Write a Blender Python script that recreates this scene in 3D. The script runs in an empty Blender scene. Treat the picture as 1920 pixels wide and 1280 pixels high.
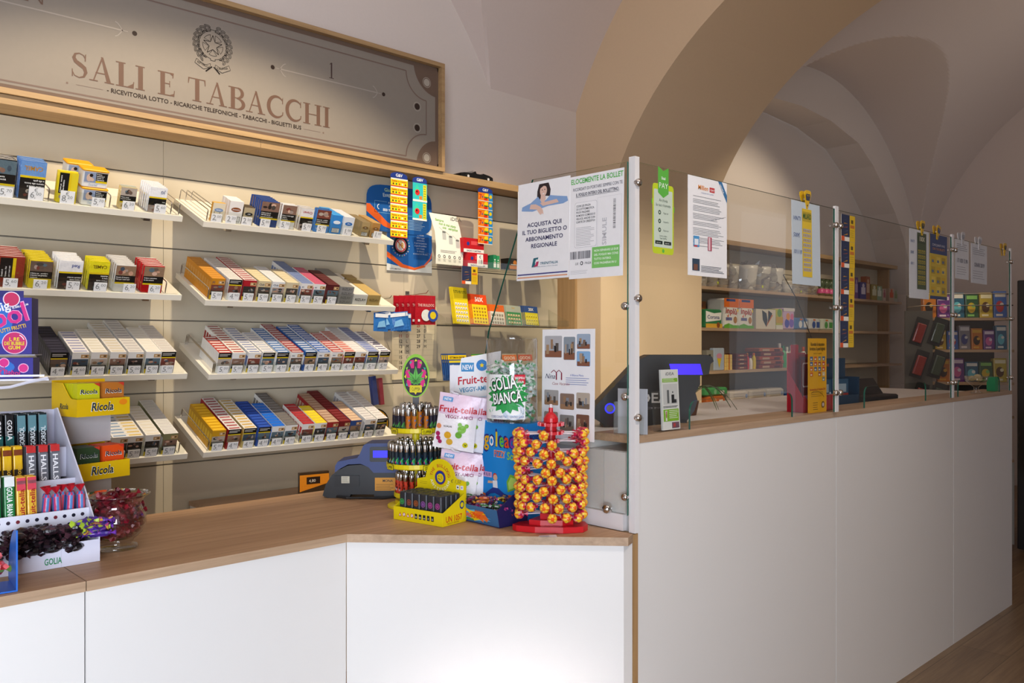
import bpy, math, random
from mathutils import Matrix, Vector
R = math.radians; PI = math.pi
SC = bpy.context.scene; COL = SC.collection
random.seed(7)

# ---------------- camera, world, lights, exposure ----------------
def make_camera():
    cd = bpy.data.cameras.new('camera'); cam = bpy.data.objects.new('camera', cd); COL.objects.link(cam)
    cd.sensor_width = 36; cd.lens = 36 * 1580 / 1920; cd.shift_y = 3 / 1920; cd.clip_start = .02
    cam.location = (0, 0, 1.4); cam.rotation_euler = (R(90), 0, math.atan2(.72538, .688349) - R(90))
    SC.camera = cam
make_camera()
vs = SC.view_settings; vs.view_transform = 'Standard'; vs.look = 'None'; vs.gamma = 1; vs.exposure = .12; vs.use_curve_mapping = False
SC.cycles.transparent_max_bounces = 24
w = bpy.data.worlds.new('world'); SC.world = w; w.use_nodes = True
w.node_tree.nodes['Background'].inputs[0].default_value = (.75, .85, 1, 1); w.node_tree.nodes['Background'].inputs[1].default_value = .6

def aim(o, tgt):
    d = Vector(tgt) - o.location; o.rotation_euler = d.to_track_quat('-Z', 'Y').to_euler()
def area(name, loc, tgt, sx, sy, power, col, spread=180):
    l = bpy.data.lights.new(name, 'AREA'); l.shape = 'RECTANGLE'; l.size = sx; l.size_y = sy; l.energy = power; l.color = col; l.spread = R(spread)
    o = bpy.data.objects.new(name, l); COL.objects.link(o); o.location = loc; aim(o, tgt); return o
def spot(name, loc, tgt, power, ang, col, rad=.03, blend=.5):
    l = bpy.data.lights.new(name, 'SPOT'); l.energy = power; l.color = col; l.spot_size = R(ang); l.spot_blend = blend; l.shadow_soft_size = rad
    o = bpy.data.objects.new(name, l); COL.objects.link(o); o.location = loc; aim(o, tgt); return o
WARM = (1, .84, .62); DAY = (.80, .88, 1)
area('window_daylight', (-1.3, -1.25, 1.15), (-.2, 2.5, .35), 1.7, 2.0, 84, DAY, 128)
area('door_daylight', (7.4, -1.3, 1.6), (7.2, 3, 1.4), 1.2, 2.0, 3, DAY)
area('low_sun_through_door', (-.35, -1.2, 1.0), (1.52, 1.62, .22), .3, .3, .8, (1, .97, .92), 14)
spot('ceiling_spot_left', (1.42, 2.0, 3.70), (1.35, 3.5, 1.22), 235, 46, WARM).scale = (2.2, 1, 1)
spot('ceiling_spot_right', (3.05, 2.0, 3.65), (3.12, 3.5, 1.2), 150, 38, WARM).scale = (1.5, 1, 1)
spot('shop_floor_spot', (1.7, -.5, 3.3), (2.5, 1.43, 1.0), 95, 62, (1, .88, .76), .08, .9)
area('left_bay_fill', (1.0, .6, 3.3), (1.2, 2.2, .8), .5, .5, 2.5, (1, .84, .66))  # added soft fill over the left bay, stands for no real fixture
area('far_vault_fill', (7.3, .7, 2.2), (7.3, .95, 4.0), .6, .6, 8, (1, .86, .74))  # added upward fill to brighten the far vault, no lamp belongs here
area('left_vault_fill', (.2, .6, 2.9), (.9, .9, 4.1), .8, .8, 29, (.95, .92, 1))  # added fill in place of daylight bounced onto the left vault
spot('pier_spot', (2.9, 1.3, 3.3), (4.5, 3.33, 1.0), 240, 40, (1, .93, .74), .05, .8)
spot('shelf_spot', (6.2, 1.5, 3.3), (6.0, 3.6, 1.4), 115, 80, WARM)

# ---------------- materials ----------------
def srgb(h):
    h = h.lstrip('#'); v = [int(h[i:i + 2], 16) / 255 for i in (0, 2, 4)]
    return tuple(c / 12.92 if c <= .04045 else ((c + .055) / 1.055) ** 2.4 for c in v)
def newmat(name):
    m = bpy.data.materials.new(name); m.use_nodes = True; nt = m.node_tree; nt.nodes.clear()
    out = nt.nodes.new('ShaderNodeOutputMaterial'); return m, nt, out
def pmat(name, rough=.5, metal=0, coat=0, alpha=1, base=None, bump=0, bscale=200, trans=0, emis=0, spec=.5, vary=.0):
    m, nt, out = newmat(name); b = nt.nodes.new('ShaderNodeBsdfPrincipled'); nt.links.new(b.outputs[0], out.inputs[0])
    b.inputs['Roughness'].default_value = rough; b.inputs['Metallic'].default_value = metal; b.inputs['Coat Weight'].default_value = coat
    b.inputs['Alpha'].default_value = alpha; b.inputs['Transmission Weight'].default_value = trans; b.inputs['Specular IOR Level'].default_value = spec
    n = nt.nodes.new('ShaderNodeTexNoise'); n.inputs['Scale'].default_value = bscale; tc = nt.nodes.new('ShaderNodeTexCoord'); nt.links.new(tc.outputs['Object'], n.inputs['Vector'])
    if base is None:
        a = nt.nodes.new('ShaderNodeAttribute'); a.attribute_name = 'Col'; src = a.outputs['Color']
    else:
        rgb = nt.nodes.new('ShaderNodeRGB'); rgb.outputs[0].default_value = (*srgb(base), 1); src = rgb.outputs[0]
    if vary:
        mr = nt.nodes.new('ShaderNodeMapRange'); mr.inputs['To Min'].default_value = 1 - vary; mr.inputs['To Max'].default_value = 1 + vary
        nt.links.new(n.outputs['Fac'], mr.inputs['Value']); mx = nt.nodes.new('ShaderNodeVectorMath'); mx.operation = 'SCALE'
        nt.links.new(src, mx.inputs[0]); nt.links.new(mr.outputs[0], mx.inputs['Scale']); src = mx.outputs[0]
    nt.links.new(src, b.inputs['Base Color'])
    if emis: nt.links.new(src, b.inputs['Emission Color']); b.inputs['Emission Strength'].default_value = emis
    if bump:
        bp = nt.nodes.new('ShaderNodeBump'); bp.inputs['Strength'].default_value = bump; bp.inputs['Distance'].default_value = .002
        nt.links.new(n.outputs['Fac'], bp.inputs['Height']); nt.links.new(bp.outputs[0], b.inputs['Normal'])
    return m
def glassmat(name, tint, gloss=1.0, rough=0.0):
    m, nt, out = newmat(name); t = nt.nodes.new('ShaderNodeBsdfTransparent'); g = nt.nodes.new('ShaderNodeBsdfGlossy')
    t.inputs[0].default_value = (*tint, 1); g.inputs['Roughness'].default_value = rough; g.inputs[0].default_value = (.9, .9, .9, 1)
    lw = nt.nodes.new('ShaderNodeLayerWeight'); lw.inputs[0].default_value = .5
    pw = nt.nodes.new('ShaderNodeMath'); pw.operation = 'POWER'; pw.inputs[1].default_value = 3.5; nt.links.new(lw.outputs['Facing'], pw.inputs[0])
    mu = nt.nodes.new('ShaderNodeMath'); mu.operation = 'MULTIPLY_ADD'; mu.inputs[1].default_value = .75 * gloss; mu.inputs[2].default_value = .04 * gloss; nt.links.new(pw.outputs[0], mu.inputs[0])
    mx = nt.nodes.new('ShaderNodeMixShader'); nt.links.new(mu.outputs[0], mx.inputs[0])
    nt.links.new(t.outputs[0], mx.inputs[1]); nt.links.new(g.outputs[0], mx.inputs[2]); nt.links.new(mx.outputs[0], out.inputs[0]); return m
def woodmat(name, c1, c2, axis=0, rough=.5, plank=0):
    m, nt, out = newmat(name); b = nt.nodes.new('ShaderNodeBsdfPrincipled'); nt.links.new(b.outputs[0], out.inputs[0])
    tc = nt.nodes.new('ShaderNodeTexCoord'); mp = nt.nodes.new('ShaderNodeMapping'); nt.links.new(tc.outputs['Object'], mp.inputs[0])
    s = [60, 60, 60]; s[axis] = 3.0; mp.inputs['Scale'].default_value = s
    n = nt.nodes.new('ShaderNodeTexNoise'); n.inputs['Scale'].default_value = 1; n.inputs['Detail'].default_value = 6; n.inputs['Roughness'].default_value = .65; nt.links.new(mp.outputs[0], n.inputs['Vector'])
    mp2 = nt.nodes.new('ShaderNodeMapping'); nt.links.new(tc.outputs['Object'], mp2.inputs[0]); s2 = [9, 9, 9]; s2[axis] = .8; mp2.inputs['Scale'].default_value = s2
    n2 = nt.nodes.new('ShaderNodeTexNoise'); n2.inputs['Scale'].default_value = 1; n2.inputs['Detail'].default_value = 3; nt.links.new(mp2.outputs[0], n2.inputs['Vector'])
    ad = nt.nodes.new('ShaderNodeMath'); ad.operation = 'MULTIPLY_ADD'; ad.inputs[1].default_value = .6; nt.links.new(n.outputs['Fac'], ad.inputs[0])
    m2 = nt.nodes.new('ShaderNodeMath'); m2.operation = 'MULTIPLY'; m2.inputs[1].default_value = .45; nt.links.new(n2.outputs['Fac'], m2.inputs[0]); nt.links.new(m2.outputs[0], ad.inputs[2])
    cr = nt.nodes.new('ShaderNodeValToRGB'); cr.color_ramp.elements[0].position = .38; cr.color_ramp.elements[1].position = .68
    cr.color_ramp.elements[0].color = (*srgb(c1), 1); cr.color_ramp.elements[1].color = (*srgb(c2), 1); nt.links.new(ad.outputs[0], cr.inputs[0])
    src = cr.outputs[0]
    if plank:
        br = nt.nodes.new('ShaderNodeTexBrick'); br.inputs['Scale'].default_value = 1; br.inputs['Brick Width'].default_value = 1.2; br.inputs['Row Height'].default_value = .2
        br.inputs['Mortar Size'].default_value = .002; br.inputs['Color1'].default_value = (.85, .85, .85, 1); br.inputs['Color2'].default_value = (1.1, 1.1, 1.1, 1); br.inputs['Mortar'].default_value = (.5, .5, .5, 1)
        nt.links.new(tc.outputs['Object'], br.inputs['Vector']); mm = nt.nodes.new('ShaderNodeMix'); mm.data_type = 'RGBA'; mm.blend_type = 'MULTIPLY'; mm.inputs[0].default_value = 1
        nt.links.new(src, mm.inputs[6]); nt.links.new(br.outputs['Color'], mm.inputs[7]); src = mm.outputs[2]
    nt.links.new(src, b.inputs['Base Color']); b.inputs['Roughness'].default_value = rough
    bp = nt.nodes.new('ShaderNodeBump'); bp.inputs['Strength'].default_value = .15; bp.inputs['Distance'].default_value = .001; nt.links.new(n.outputs['Fac'], bp.inputs['Height']); nt.links.new(bp.outputs[0], b.inputs['Normal'])
    return m
PAPER = pmat('printed_paper', .55, bscale=60, vary=.03)
CARD = pmat('glossy_card', .45, spec=.22, bscale=40, vary=.03)
FOIL = pmat('crinkled_film', .30, coat=.15, spec=.4, bump=.7, bscale=90, vary=.05)
PLAS = pmat('moulded_plastic', .35, bscale=30, vary=.02)
SATIN = pmat('dark_satin_plastic', .45, bump=.1, bscale=600, vary=.03)
STEEL = pmat('polished_steel', .18, metal=1, base='c9c6c2', bscale=50)
WHITE = pmat('white_laminate', .42, base='e9e7e4', bscale=4, vary=.008)
CREAM = pmat('cream_laminate', .5, base='c6bba4', bscale=4, vary=.01)
SHELFW = pmat('shelf_lacquer', .45, base='ece6d6', bscale=5, vary=.01)
PLASTER = pmat('wall_plaster', .9, base='dfd5cd', bump=.12, bscale=90, vary=.02)
VAULT = pmat('vault_plaster', .92, base='dccfc8', bump=.12, bscale=70, vary=.02)
ARCHC = pmat('arch_plaster', .9, base='dcc2a0', bump=.12, bscale=70, vary=.02)
ALU = pmat('white_aluminium', .35, base='e8e6e6', bscale=20)
DARK = pmat('dark_fabric', .8, base='26262a', bump=.2, bscale=120, vary=.2)
GLOW = pmat('lit_display', .3, emis=1.1)
CLEAR = glassmat('clear_acrylic', (.95, .96, .95), .8)
JARG = glassmat('blown_glass', (.93, .93, .93), 1.7)
PANE = glassmat('screen_glass', (.90, .90, .88), .6)
EDGE = pmat('green_glass_edge', .2, base='1f5a4a', bscale=40)
FILM = glassmat('crinkly_clear_film', (.9, .9, .88), 3.2, .10)
WOODX = woodmat('oak_worktop', 'a8825c', 'caa27a', 0)
WOODE = woodmat('oak_edge_band', 'a2866a', 'c4a688', 0)
WOODZ = woodmat('oak_upright', 'a07c52', 'bb9668', 2)
WOODL = woodmat('oak_ledge', '9c7c56', 'b99a6e', 0)
FLOORM = woodmat('timber_look_floor', '78604a', '9c8262', 0, .4, 1)

# ---------------- glyph cache ----------------
GL = {}
def glyphs():
    chars = [chr(i) for i in range(33, 127)] + ['€', 'à', 'ù', 'è', '®']
    obs = []
    for bold in (0, 1):
        for ch in chars:
            for s in (ch, '|' + ch + '|'):
                c = bpy.data.curves.new('t', 'FONT'); c.body = s; c.size = 1; c.resolution_u = 2
                if bold: c.offset = .018
                o = bpy.data.objects.new('t', c); COL.objects.link(o); obs.append((bold, ch, s, o))
    c = bpy.data.curves.new('t', 'FONT'); c.body = '||'; c.resolution_u = 2; o = bpy.data.objects.new('t', c); COL.objects.link(o); obs.append((0, None, '||', o))
    bpy.context.view_layer.update(); dg = bpy.context.evaluated_depsgraph_get()
    data = {}
    for bold, ch, s, o in obs:
        me = bpy.data.meshes.new_from_object(o.evaluated_get(dg)); vs_ = [v.co.copy() for v in me.vertices]; fs = [list(p.vertices) for p in me.polygons]
        data[(bold, ch, s)] = (vs_, fs); bpy.data.meshes.remove(me)
    def wid(vs_): xs = [v.x for v in vs_]; return max(xs) - min(xs)
    w0 = wid(data[(0, None, '||')][0])
    for bold, ch, s, o in obs:
        if ch and s == ch:
            full = data[(bold, ch, '|' + ch + '|')][0]; adv = wid(full) - w0 - (.036 if bold else 0)
            GL[(bold, ch)] = (data[(bold, ch, s)][0], data[(bold, ch, s)][1], adv)
        if s != '||' or ch is None: pass
    for _, _, _, o in obs:
        c = o.data; bpy.data.objects.remove(o); bpy.data.curves.remove(c)
glyphs()
def twidth(s, bold=0): return sum(.28 if c == ' ' else GL.get((bold, c), (0, 0, .5))[2] for c in s)

# serif capitals drawn as strokes (x, y in units of cap height)
def _stroke(pts, ws):
    out = []
    n = len(pts); L = []; Rr = []
    for i, (x, y) in enumerate(pts):
        a = pts[max(i - 1, 0)]; b = pts[min(i + 1, n - 1)]; dx, dy = b[0] - a[0], b[1] - a[1]; l = math.hypot(dx, dy) or 1
        nx, ny = -dy / l * ws[i] / 2, dx / l * ws[i] / 2; L.append((x + nx, y + ny)); Rr.append((x - nx, y - ny))
    for i in range(n - 1): out.append([L[i], Rr[i], Rr[i + 1], L[i + 1]])
    return out
def _r(x0, y0, x1, y1): return [[(x0, y0), (x1, y0), (x1, y1), (x0, y1)]]
def _arc(cx, cy, rx, ry, a0, a1, w0, w1, n=14):
    pts = []; ws = []
    for i in range(n + 1):
        t = i / n; a = R(a0 + (a1 - a0) * t); pts.append((cx + rx * math.cos(a), cy + ry * math.sin(a))); ws.append(w0 + (w1 - w0) * math.sin(PI * t))
    return _stroke(pts, ws)
TK, TN, SF = .18, .052, .045
SERIF = {
 'I': (.40, _r(.13, 0, .13 + TK, 1) + _r(.03, 0, .38, SF) + _r(.03, 1 - SF, .38, 1)),
 'L': (.72, _r(.13, 0, .13 + TK, 1) + _r(.03, 0, .66, SF) + _r(.03, 1 - SF, .38, 1) + [[(.62, 0), (.68, 0), (.70, .28), (.67, .28)]] + [[(.45, SF), (.66, SF), (.68, .2), (.66, .2)]]),
 'E': (.76, _r(.13, 0, .13 + TK, 1) + _r(.03, 0, .66, SF) + _r(.03, 1 - SF, .64, 1) + _r(.2, .49, .5, .49 + SF) + _r(.48, .38, .51, .64) + [[(.60, .78), (.64, .78), (.66, 1), (.62, 1)], [(.64, 0), (.68, 0), (.70, .26), (.67, .26)], [(.5, SF), (.66, SF), (.67, .16), (.65, .12)], [(.5, 1 - SF), (.62, .86), (.64, .86), (.64, 1 - SF)]]),
 'T': (.78, _r(.31, 0, .31 + TK, 1) + _r(.2, 0, .57, SF) + _r(.03, 1 - SF, .74, 1) + [[(.02, .74), (.05, .74), (.09, 1), (.03, 1)], [(.72, .74), (.75, .74), (.74, 1), (.68, 1)]]),
 'H': (1.0, _r(.13, 0, .13 + TK, 1) + _r(.70, 0, .70 + TK, 1) + _r(.03, 0, .38, SF) + _r(.03, 1 - SF, .38, 1) + _r(.60, 0, .95, SF) + _r(.60, 1 - SF, .95, 1) + _r(.2, .47, .8, .47 + SF)),
 'A': (.92, [[(.12, 0), (.165, 0), (.46, .90), (.43, 1)], [(.62, 0), (.78, 0), (.49, 1.02), (.41, 1.02)]] + _r(.0, 0, .30, SF) + _r(.54, 0, .88, SF) + _r(.22, .33, .62, .33 + SF)),
 'N': (.95, _r(.15, 0, .15 + TN, 1) + _r(.74, 0, .74 + TN, 1) + [[(.12, 1), (.28, 1), (.785, 0), (.72, 0)]] + _r(.05, 0, .30, SF) + _r(.02, 1 - SF, .2, 1) + _r(.64, 1 - SF, .89, 1)),
 'C': (.88, _arc(.50, .5, .38, .48, 42, 318, .04, .17, 26) + [[(.76, .68), (.80, .68), (.80, 1), (.76, .92)], [(.77, .30), (.82, .30), (.80, .14), (.76, .12)]]),
 'S': (.66, _stroke([(.52, .80), (.46, .93), (.32, .985), (.18, .93), (.13, .78), (.19, .64), (.34, .54), (.49, .43), (.54, .26), (.47, .08), (.31, .015), (.15, .07), (.08, .22)], [.03, .04, .045, .08, .12, .15, .17, .15, .12, .08, .045, .04, .03]) + [[(.50, .70), (.54, .70), (.55, 1), (.51, .96)], [(.06, .32), (.09, .32), (.10, .04), (.06, 0)]]),
 'B': (.80, _r(.13, 0, .13 + TK, 1) + _r(.03, 0, .4, SF) + _r(.03, 1 - SF, .4, 1) + _arc(.40, .75, .24, .23, 90, -90, .04, .15) + _arc(.40, .26, .29, .24, 90, -90, .04, .16) + _r(.2, .50, .42, .54)),
 '1': (.5, _r(.2, 0, .3, 1) + _r(.08, 0, .42, SF) + [[(.08, .86), (.2, .90), (.3, 1), (.2, .97)]]),
}

# ---------------- mesh builder ----------------
I4 = Matrix.Identity(4)
def T(x, y, z): return Matrix.Translation((x, y, z))
def RX(a): return Matrix.Rotation(R(a), 4, 'X')
def RY(a): return Matrix.Rotation(R(a), 4, 'Y')
def RZ(a): return Matrix.Rotation(R(a), 4, 'Z')
FR = Matrix(((1, 0, 0, 0), (0, 0, -1, 0), (0, 1, 0, 0), (0, 0, 0, 1)))      # drawing plane facing -y
def front(x=0, y=0, z=0): return T(x, y, z) @ FR
_cc = {}
def C3(c):
    if isinstance(c, str):
        if c not in _cc: _cc[c] = srgb(c)
        return _cc[c]
    return c
class MB:
    def __init__(s, M=None): s.v = []; s.f = []; s.c = []; s.k = []; s.M = M or I4.copy(); s.mi = 0; s.sm = []; s.smooth = False
    def face(s, pts, col):
        b = len(s.v); M = s.M
        for p in pts: s.v.append(M @ Vector(p))
        s.f.append(tuple(range(b, b + len(pts)))); s.c.append(C3(col)); s.k.append(s.mi); s.sm.append(s.smooth)
    def grid(s, P, col, close=False, colf=None):
        b = len(s.v); nu = len(P); nv = len(P[0]); M = s.M
        for row in P:
            for p in row: s.v.append(M @ Vector(p))
        for i in range(nu - 1):
            for j in range(nv if close else nv - 1):
                j2 = (j + 1) % nv
                s.f.append((b + i * nv + j, b + i * nv + j2, b + (i + 1) * nv + j2, b + (i + 1) * nv + j)); s.c.append(C3(colf(i, j) if colf else col)); s.k.append(s.mi); s.sm.append(s.smooth)
    def box(s, x0, y0, z0, x1, y1, z1, col='ffffff', **kc):
        b = len(s.v)
        for z in (z0, z1):
            for (x, y) in ((x0, y0), (x1, y0), (x1, y1), (x0, y1)): s.v.append(s.M @ Vector((x, y, z)))
        F = (('bot', (3, 2, 1, 0)), ('top', (4, 5, 6, 7)), ('front', (0, 1, 5, 4)), ('right', (1, 2, 6, 5)), ('back', (2, 3, 7, 6)), ('left', (3, 0, 4, 7)))
        for nm, q in F:
            s.f.append(tuple(b + i for i in q)); s.c.append(C3(kc.get(nm, col))); s.k.append(s.mi); s.sm.append(False)
    def bbox(s, x0, y0, z0, x1, y1, z1, r, col='ffffff', seg=2):
        # box with rounded vertical edges and a small top bevel
        pts = []
        for cx, cy, a0 in ((x1 - r, y1 - r, 0), (x0 + r, y1 - r, 90), (x0 + r, y0 + r, 180), (x1 - r, y0 + r, 270)):
            for i in range(seg + 1):
                a = R(a0 + 90 * i / seg); pts.append((cx + r * math.cos(a), cy + r * math.sin(a)))
        cx, cy = (x0 + x1) / 2, (y0 + y1) / 2; e = r * .4
        def ring(z, k): return [(cx + (x - cx) * k[0], cy + (y - cy) * k[1], z) for x, y in pts]
        ks = (1 - 2 * e / (x1 - x0), 1 - 2 * e / (y1 - y0))
        rows = [ring(z0, ks), ring(z0 + e, (1, 1)), ring(z1 - e, (1, 1)), ring(z1, ks)]
        s.grid(rows, col, True); s.face(rows[-1], col); s.face(rows[0][::-1], col)
    def prism(s, pts, z0, z1, col, side=None):
        n = len(pts); s.face([(x, y, z1) for x, y in pts], col); s.face([(x, y, z0) for x, y in pts][::-1], side or col)
        for i in range(n):
            a, b = pts[i], pts[(i + 1) % n]; s.face([(a[0], a[1], z0), (b[0], b[1], z0), (b[0], b[1], z1), (a[0], a[1], z1)], side or col)
    def lathe(s, prof, col, n=20, colf=None, cap=True):
        P = [[(r * math.cos(2 * PI * j / n), r * math.sin(2 * PI * j / n), z) for j in range(n)] for r, z in prof]
        s.grid(P, col, True, colf)
        if cap:
            if prof[0][0] > 1e-5: s.face(P[0][::-1], colf(0, 0) if colf else col)
            if prof[-1][0] > 1e-5: s.face(P[-1], colf(len(prof) - 2, 0) if colf else col)
    def tube(s, path, r, col, n=8, cap=True):
        P = []; path = [Vector(p) for p in path]
        ref = None
        for i, p in enumerate(path):
            d = (path[min(i + 1, len(path) - 1)] - path[max(i - 1, 0)]).normalized()
            if ref is None: ref = Vector((0, 0, 1)) if abs(d.z) < .9 else Vector((1, 0, 0))
            a = d.cross(ref).normalized(); b = d.cross(a).normalized(); ref = -(d.cross(a)) if False else ref
            rr = r[i] if isinstance(r, (list, tuple)) else r
            P.append([tuple(p + (a * math.cos(2 * PI * j / n) + b * math.sin(2 * PI * j / n)) * rr) for j in range(n)])
        s.grid(P, col, True)
        if cap: s.face(P[0][::-1], col); s.face(P[-1], col)
    def ball(s, c, r, col, n=10, m=6, sc=(1, 1, 1), colf=None, jit=0):
        P = []
        for i in range(m + 1):
            a = PI * i / m - PI / 2
            P.append([(c[0] + sc[0] * r * (1 + jit * random.uniform(-1, 1)) * max(math.cos(a), .02) * math.cos(2 * PI * j / n), c[1] + sc[1] * r * (1 + jit * random.uniform(-1, 1)) * max(math.cos(a), .02) * math.sin(2 * PI * j / n), c[2] + sc[2] * r * math.sin(a)) for j in range(n)])
        s.grid(P, col, True, colf)
    # flat printing in the local xy plane
    def rect(s, x, y, w, h, col, z=.0004): s.face([(x, y, z), (x + w, y, z), (x + w, y + h, z), (x, y + h, z)], col)
    def rrect(s, x, y, w, h, r, col, z=.0004, seg=3):
        pts = []
        for cx, cy, a0 in ((x + w - r, y + h - r, 0), (x + r, y + h - r, 90), (x + r, y + r, 180), (x + w - r, y + r, 270)):
            for i in range(seg + 1): a = R(a0 + 90 * i / seg); pts.append((cx + r * math.cos(a), cy + r * math.sin(a), z))
        s.face(pts, col)
    def disc(s, x, y, r, col, z=.0005, n=16, ry=None): s.face([(x + r * math.cos(2 * PI * i / n), y + (ry or r) * math.sin(2 * PI * i / n), z) for i in range(n)], col)
    def ring(s, x, y, r0, r1, col, z=.0006, n=20, a0=0, a1=360, ky=1):
        for i in range(n):
            a, b = R(a0 + (a1 - a0) * i / n), R(a0 + (a1 - a0) * (i + 1) / n)
            s.face([(x + r0 * math.cos(a), y + ky * r0 * math.sin(a), z), (x + r1 * math.cos(a), y + ky * r1 * math.sin(a), z), (x + r1 * math.cos(b), y + ky * r1 * math.sin(b), z), (x + r0 * math.cos(b), y + ky * r0 * math.sin(b), z)], col)
    def pl(s, pts, col, z=.0005): s.face([(x, y, z) for x, y in pts], col)
    def line(s, x0, y0, x1, y1, w_, col, z=.0006):
        l = math.hypot(x1 - x0, y1 - y0) or 1; nx, ny = -(y1 - y0) / l * w_ / 2, (x1 - x0) / l * w_ / 2
        s.face([(x0 + nx, y0 + ny, z), (x0 - nx, y0 - ny, z), (x1 - nx, y1 - ny, z), (x1 + nx, y1 + ny, z)], col)
    def star(s, x, y, r, r2, col, z=.0006, n=5, rot=90):
        s.face([(x + (r if i % 2 == 0 else r2) * math.cos(R(rot + 180 * i / n)), y + (r if i % 2 == 0 else r2) * math.sin(R(rot + 180 * i / n)), z) for i in range(2 * n)], col)
    def text(s, t, x, y, h, col, w=None, al='l', bold=0, sh=0, z=.0008, rot=0, maxw=None):
        # h is the capital height; w fits the line to a width
        k = h / .69; tw = twidth(t, bold) * k; kx = k
        if w: kx = k * w / tw; tw = w
        elif maxw and tw > maxw: kx = k * maxw / tw; tw = maxw
        ca, sa = math.cos(R(rot)), math.sin(R(rot))
        cx = {'l': 0, 'c': -tw / 2, 'r': -tw}[al]
        for ch in t:
            if ch == ' ': cx += .28 * kx; continue
            g = GL.get((bold, ch))
            if not g: cx += .5 * kx; continue
            b = len(s.v)
            for v in g[0]:
                px = cx + v.x * kx + v.y * k * sh; py = v.y * k
                s.v.append(s.M @ Vector((x + px * ca - py * sa, y + px * sa + py * ca, z)))
            for f in g[1]: s.f.append(tuple(b + i for i in f)); s.c.append(C3(col)); s.k.append(s.mi); s.sm.append(False)
            cx += g[2] * kx
    def serif(s, t, x, y, h, col, w, z=.0008):
        tw = sum(.45 if c == ' ' else SERIF[c][0] for c in t); kx = w / tw; cx = 0
        for i, ch in enumerate(t):
            if ch == ' ': cx += .45; continue
            a, qs = SERIF[ch]
            for j, q in enumerate(qs): s.face([(x + (cx + px) * kx, y + py * h, z + j * 2e-6) for px, py in q], col)
            cx += a
    def lines(s, x, y, w_, n, gap, th, col, z=.0007, jag=.25):
        for i in range(n): s.rect(x, y - i * gap, w_ * (1 - random.random() * jag), th, col, z)
    def build(s, name, mats, parent=None, link=True):
        me = bpy.data.meshes.new(name); me.from_pydata([tuple(v) for v in s.v], [], s.f)
        if not isinstance(mats, (list, tuple)): mats = [mats]
        for m in mats: me.materials.append(m)
        me.polygons.foreach_set('material_index', s.k); me.polygons.foreach_set('use_smooth', s.sm)
        at = me.color_attributes.new('Col', 'FLOAT_COLOR', 'CORNER'); buf = []
        for f, c in zip(s.f, s.c): buf.extend((c[0], c[1], c[2], 1.0) * len(f))
        at.data.foreach_set('color', buf); me.update()
        o = bpy.data.objects.new(name, me)
        if link: COL.objects.link(o)
        if parent: o.parent = parent
        return o
def tag(o, label, cat, group=None, kind=None):
    o['label'] = label; o['category'] = cat
    if group: o['group'] = group
    if kind: o['kind'] = kind
    return o
def thing(name, label, cat, M=None, group=None):
    o = bpy.data.objects.new(name, None); COL.objects.link(o); o.empty_display_size = .03
    if M is not None: o.matrix_world = M
    return tag(o, label, cat, group)
def dup(root, M, label=None, group=None):
    def cp(o, par):
        c = o.copy(); COL.objects.link(c); c.parent = par
        for ch in list(o.children): cp(ch, c)
        return c
    r = cp(root, None); r.matrix_world = M
    if label: r['label'] = label
    if group: r['group'] = group
    return r
def struct(o): o['kind'] = 'structure'; return o

# ================= THE SETTING =================
b = MB(); b.box(-3.2, -1.6, -.05, 9.9, 3.9, 0); struct(b.build('floor', FLOORM))
b = MB(); b.box(-3.2, 3.53, 0, 4.4, 3.63, 4.6); struct(b.build('wall_back', PLASTER))
b = MB(); b.box(-3.1, -1.5, 0, -3.0, 3.53, 4.6); struct(b.build('wall_left', PLASTER))
b = MB(); b.box(9.3, -1.5, 0, 9.4, 3.8, 4.6); struct(b.build('wall_right', VAULT))
# front wall behind the viewer, with a shop window opening and a door opening
b = MB()
for x0, x1, z0, z1 in ((-3.1, -2.2, 0, 4.6), (-2.2, .2, 0, .3), (-2.2, .2, 2.4, 4.6), (.2, 6.7, 0, 4.6), (6.7, 8.1, 2.7, 4.6), (8.1, 9.4, 0, 4.6)): b.box(x0, -1.45, z0, x1, -1.35, z1)
struct(b.build('wall_front', PLASTER))
def ell(v, c, a, s, bb):
    u = (v - c) / a; return s + bb * math.sqrt(max(0, 1 - u * u))
def vault(b, x0, x1, y0, y1, fa, fb, nx=280, ny=220):
    P = [[(x0 + (x1 - x0) * i / nx, y0 + (y1 - y0) * j / ny, max(fa(x0 + (x1 - x0) * i / nx), fb(y0 + (y1 - y0) * j / ny))) for j in range(ny + 1)] for i in range(nx + 1)]
    b.grid(P, 'ffffff')
b = MB()
vault(b, -3.0, 3.95, -1.35, 3.55, lambda x: ell(x, 1.0, 2.4, 1.9, 2.2) if x > -1.4 else 1.9, lambda y: ell(y, 1.2, 2.5, 2.0, 2.3))
vault(b, 4.9, 9.32, -1.35, 3.42, lambda x: ell(x, 6.9, 2.35, 1.43, 2.30), lambda y: ell(y, 1.2, 2.35, 1.6, 2.55))
struct(b.build('ceiling', VAULT))
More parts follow.
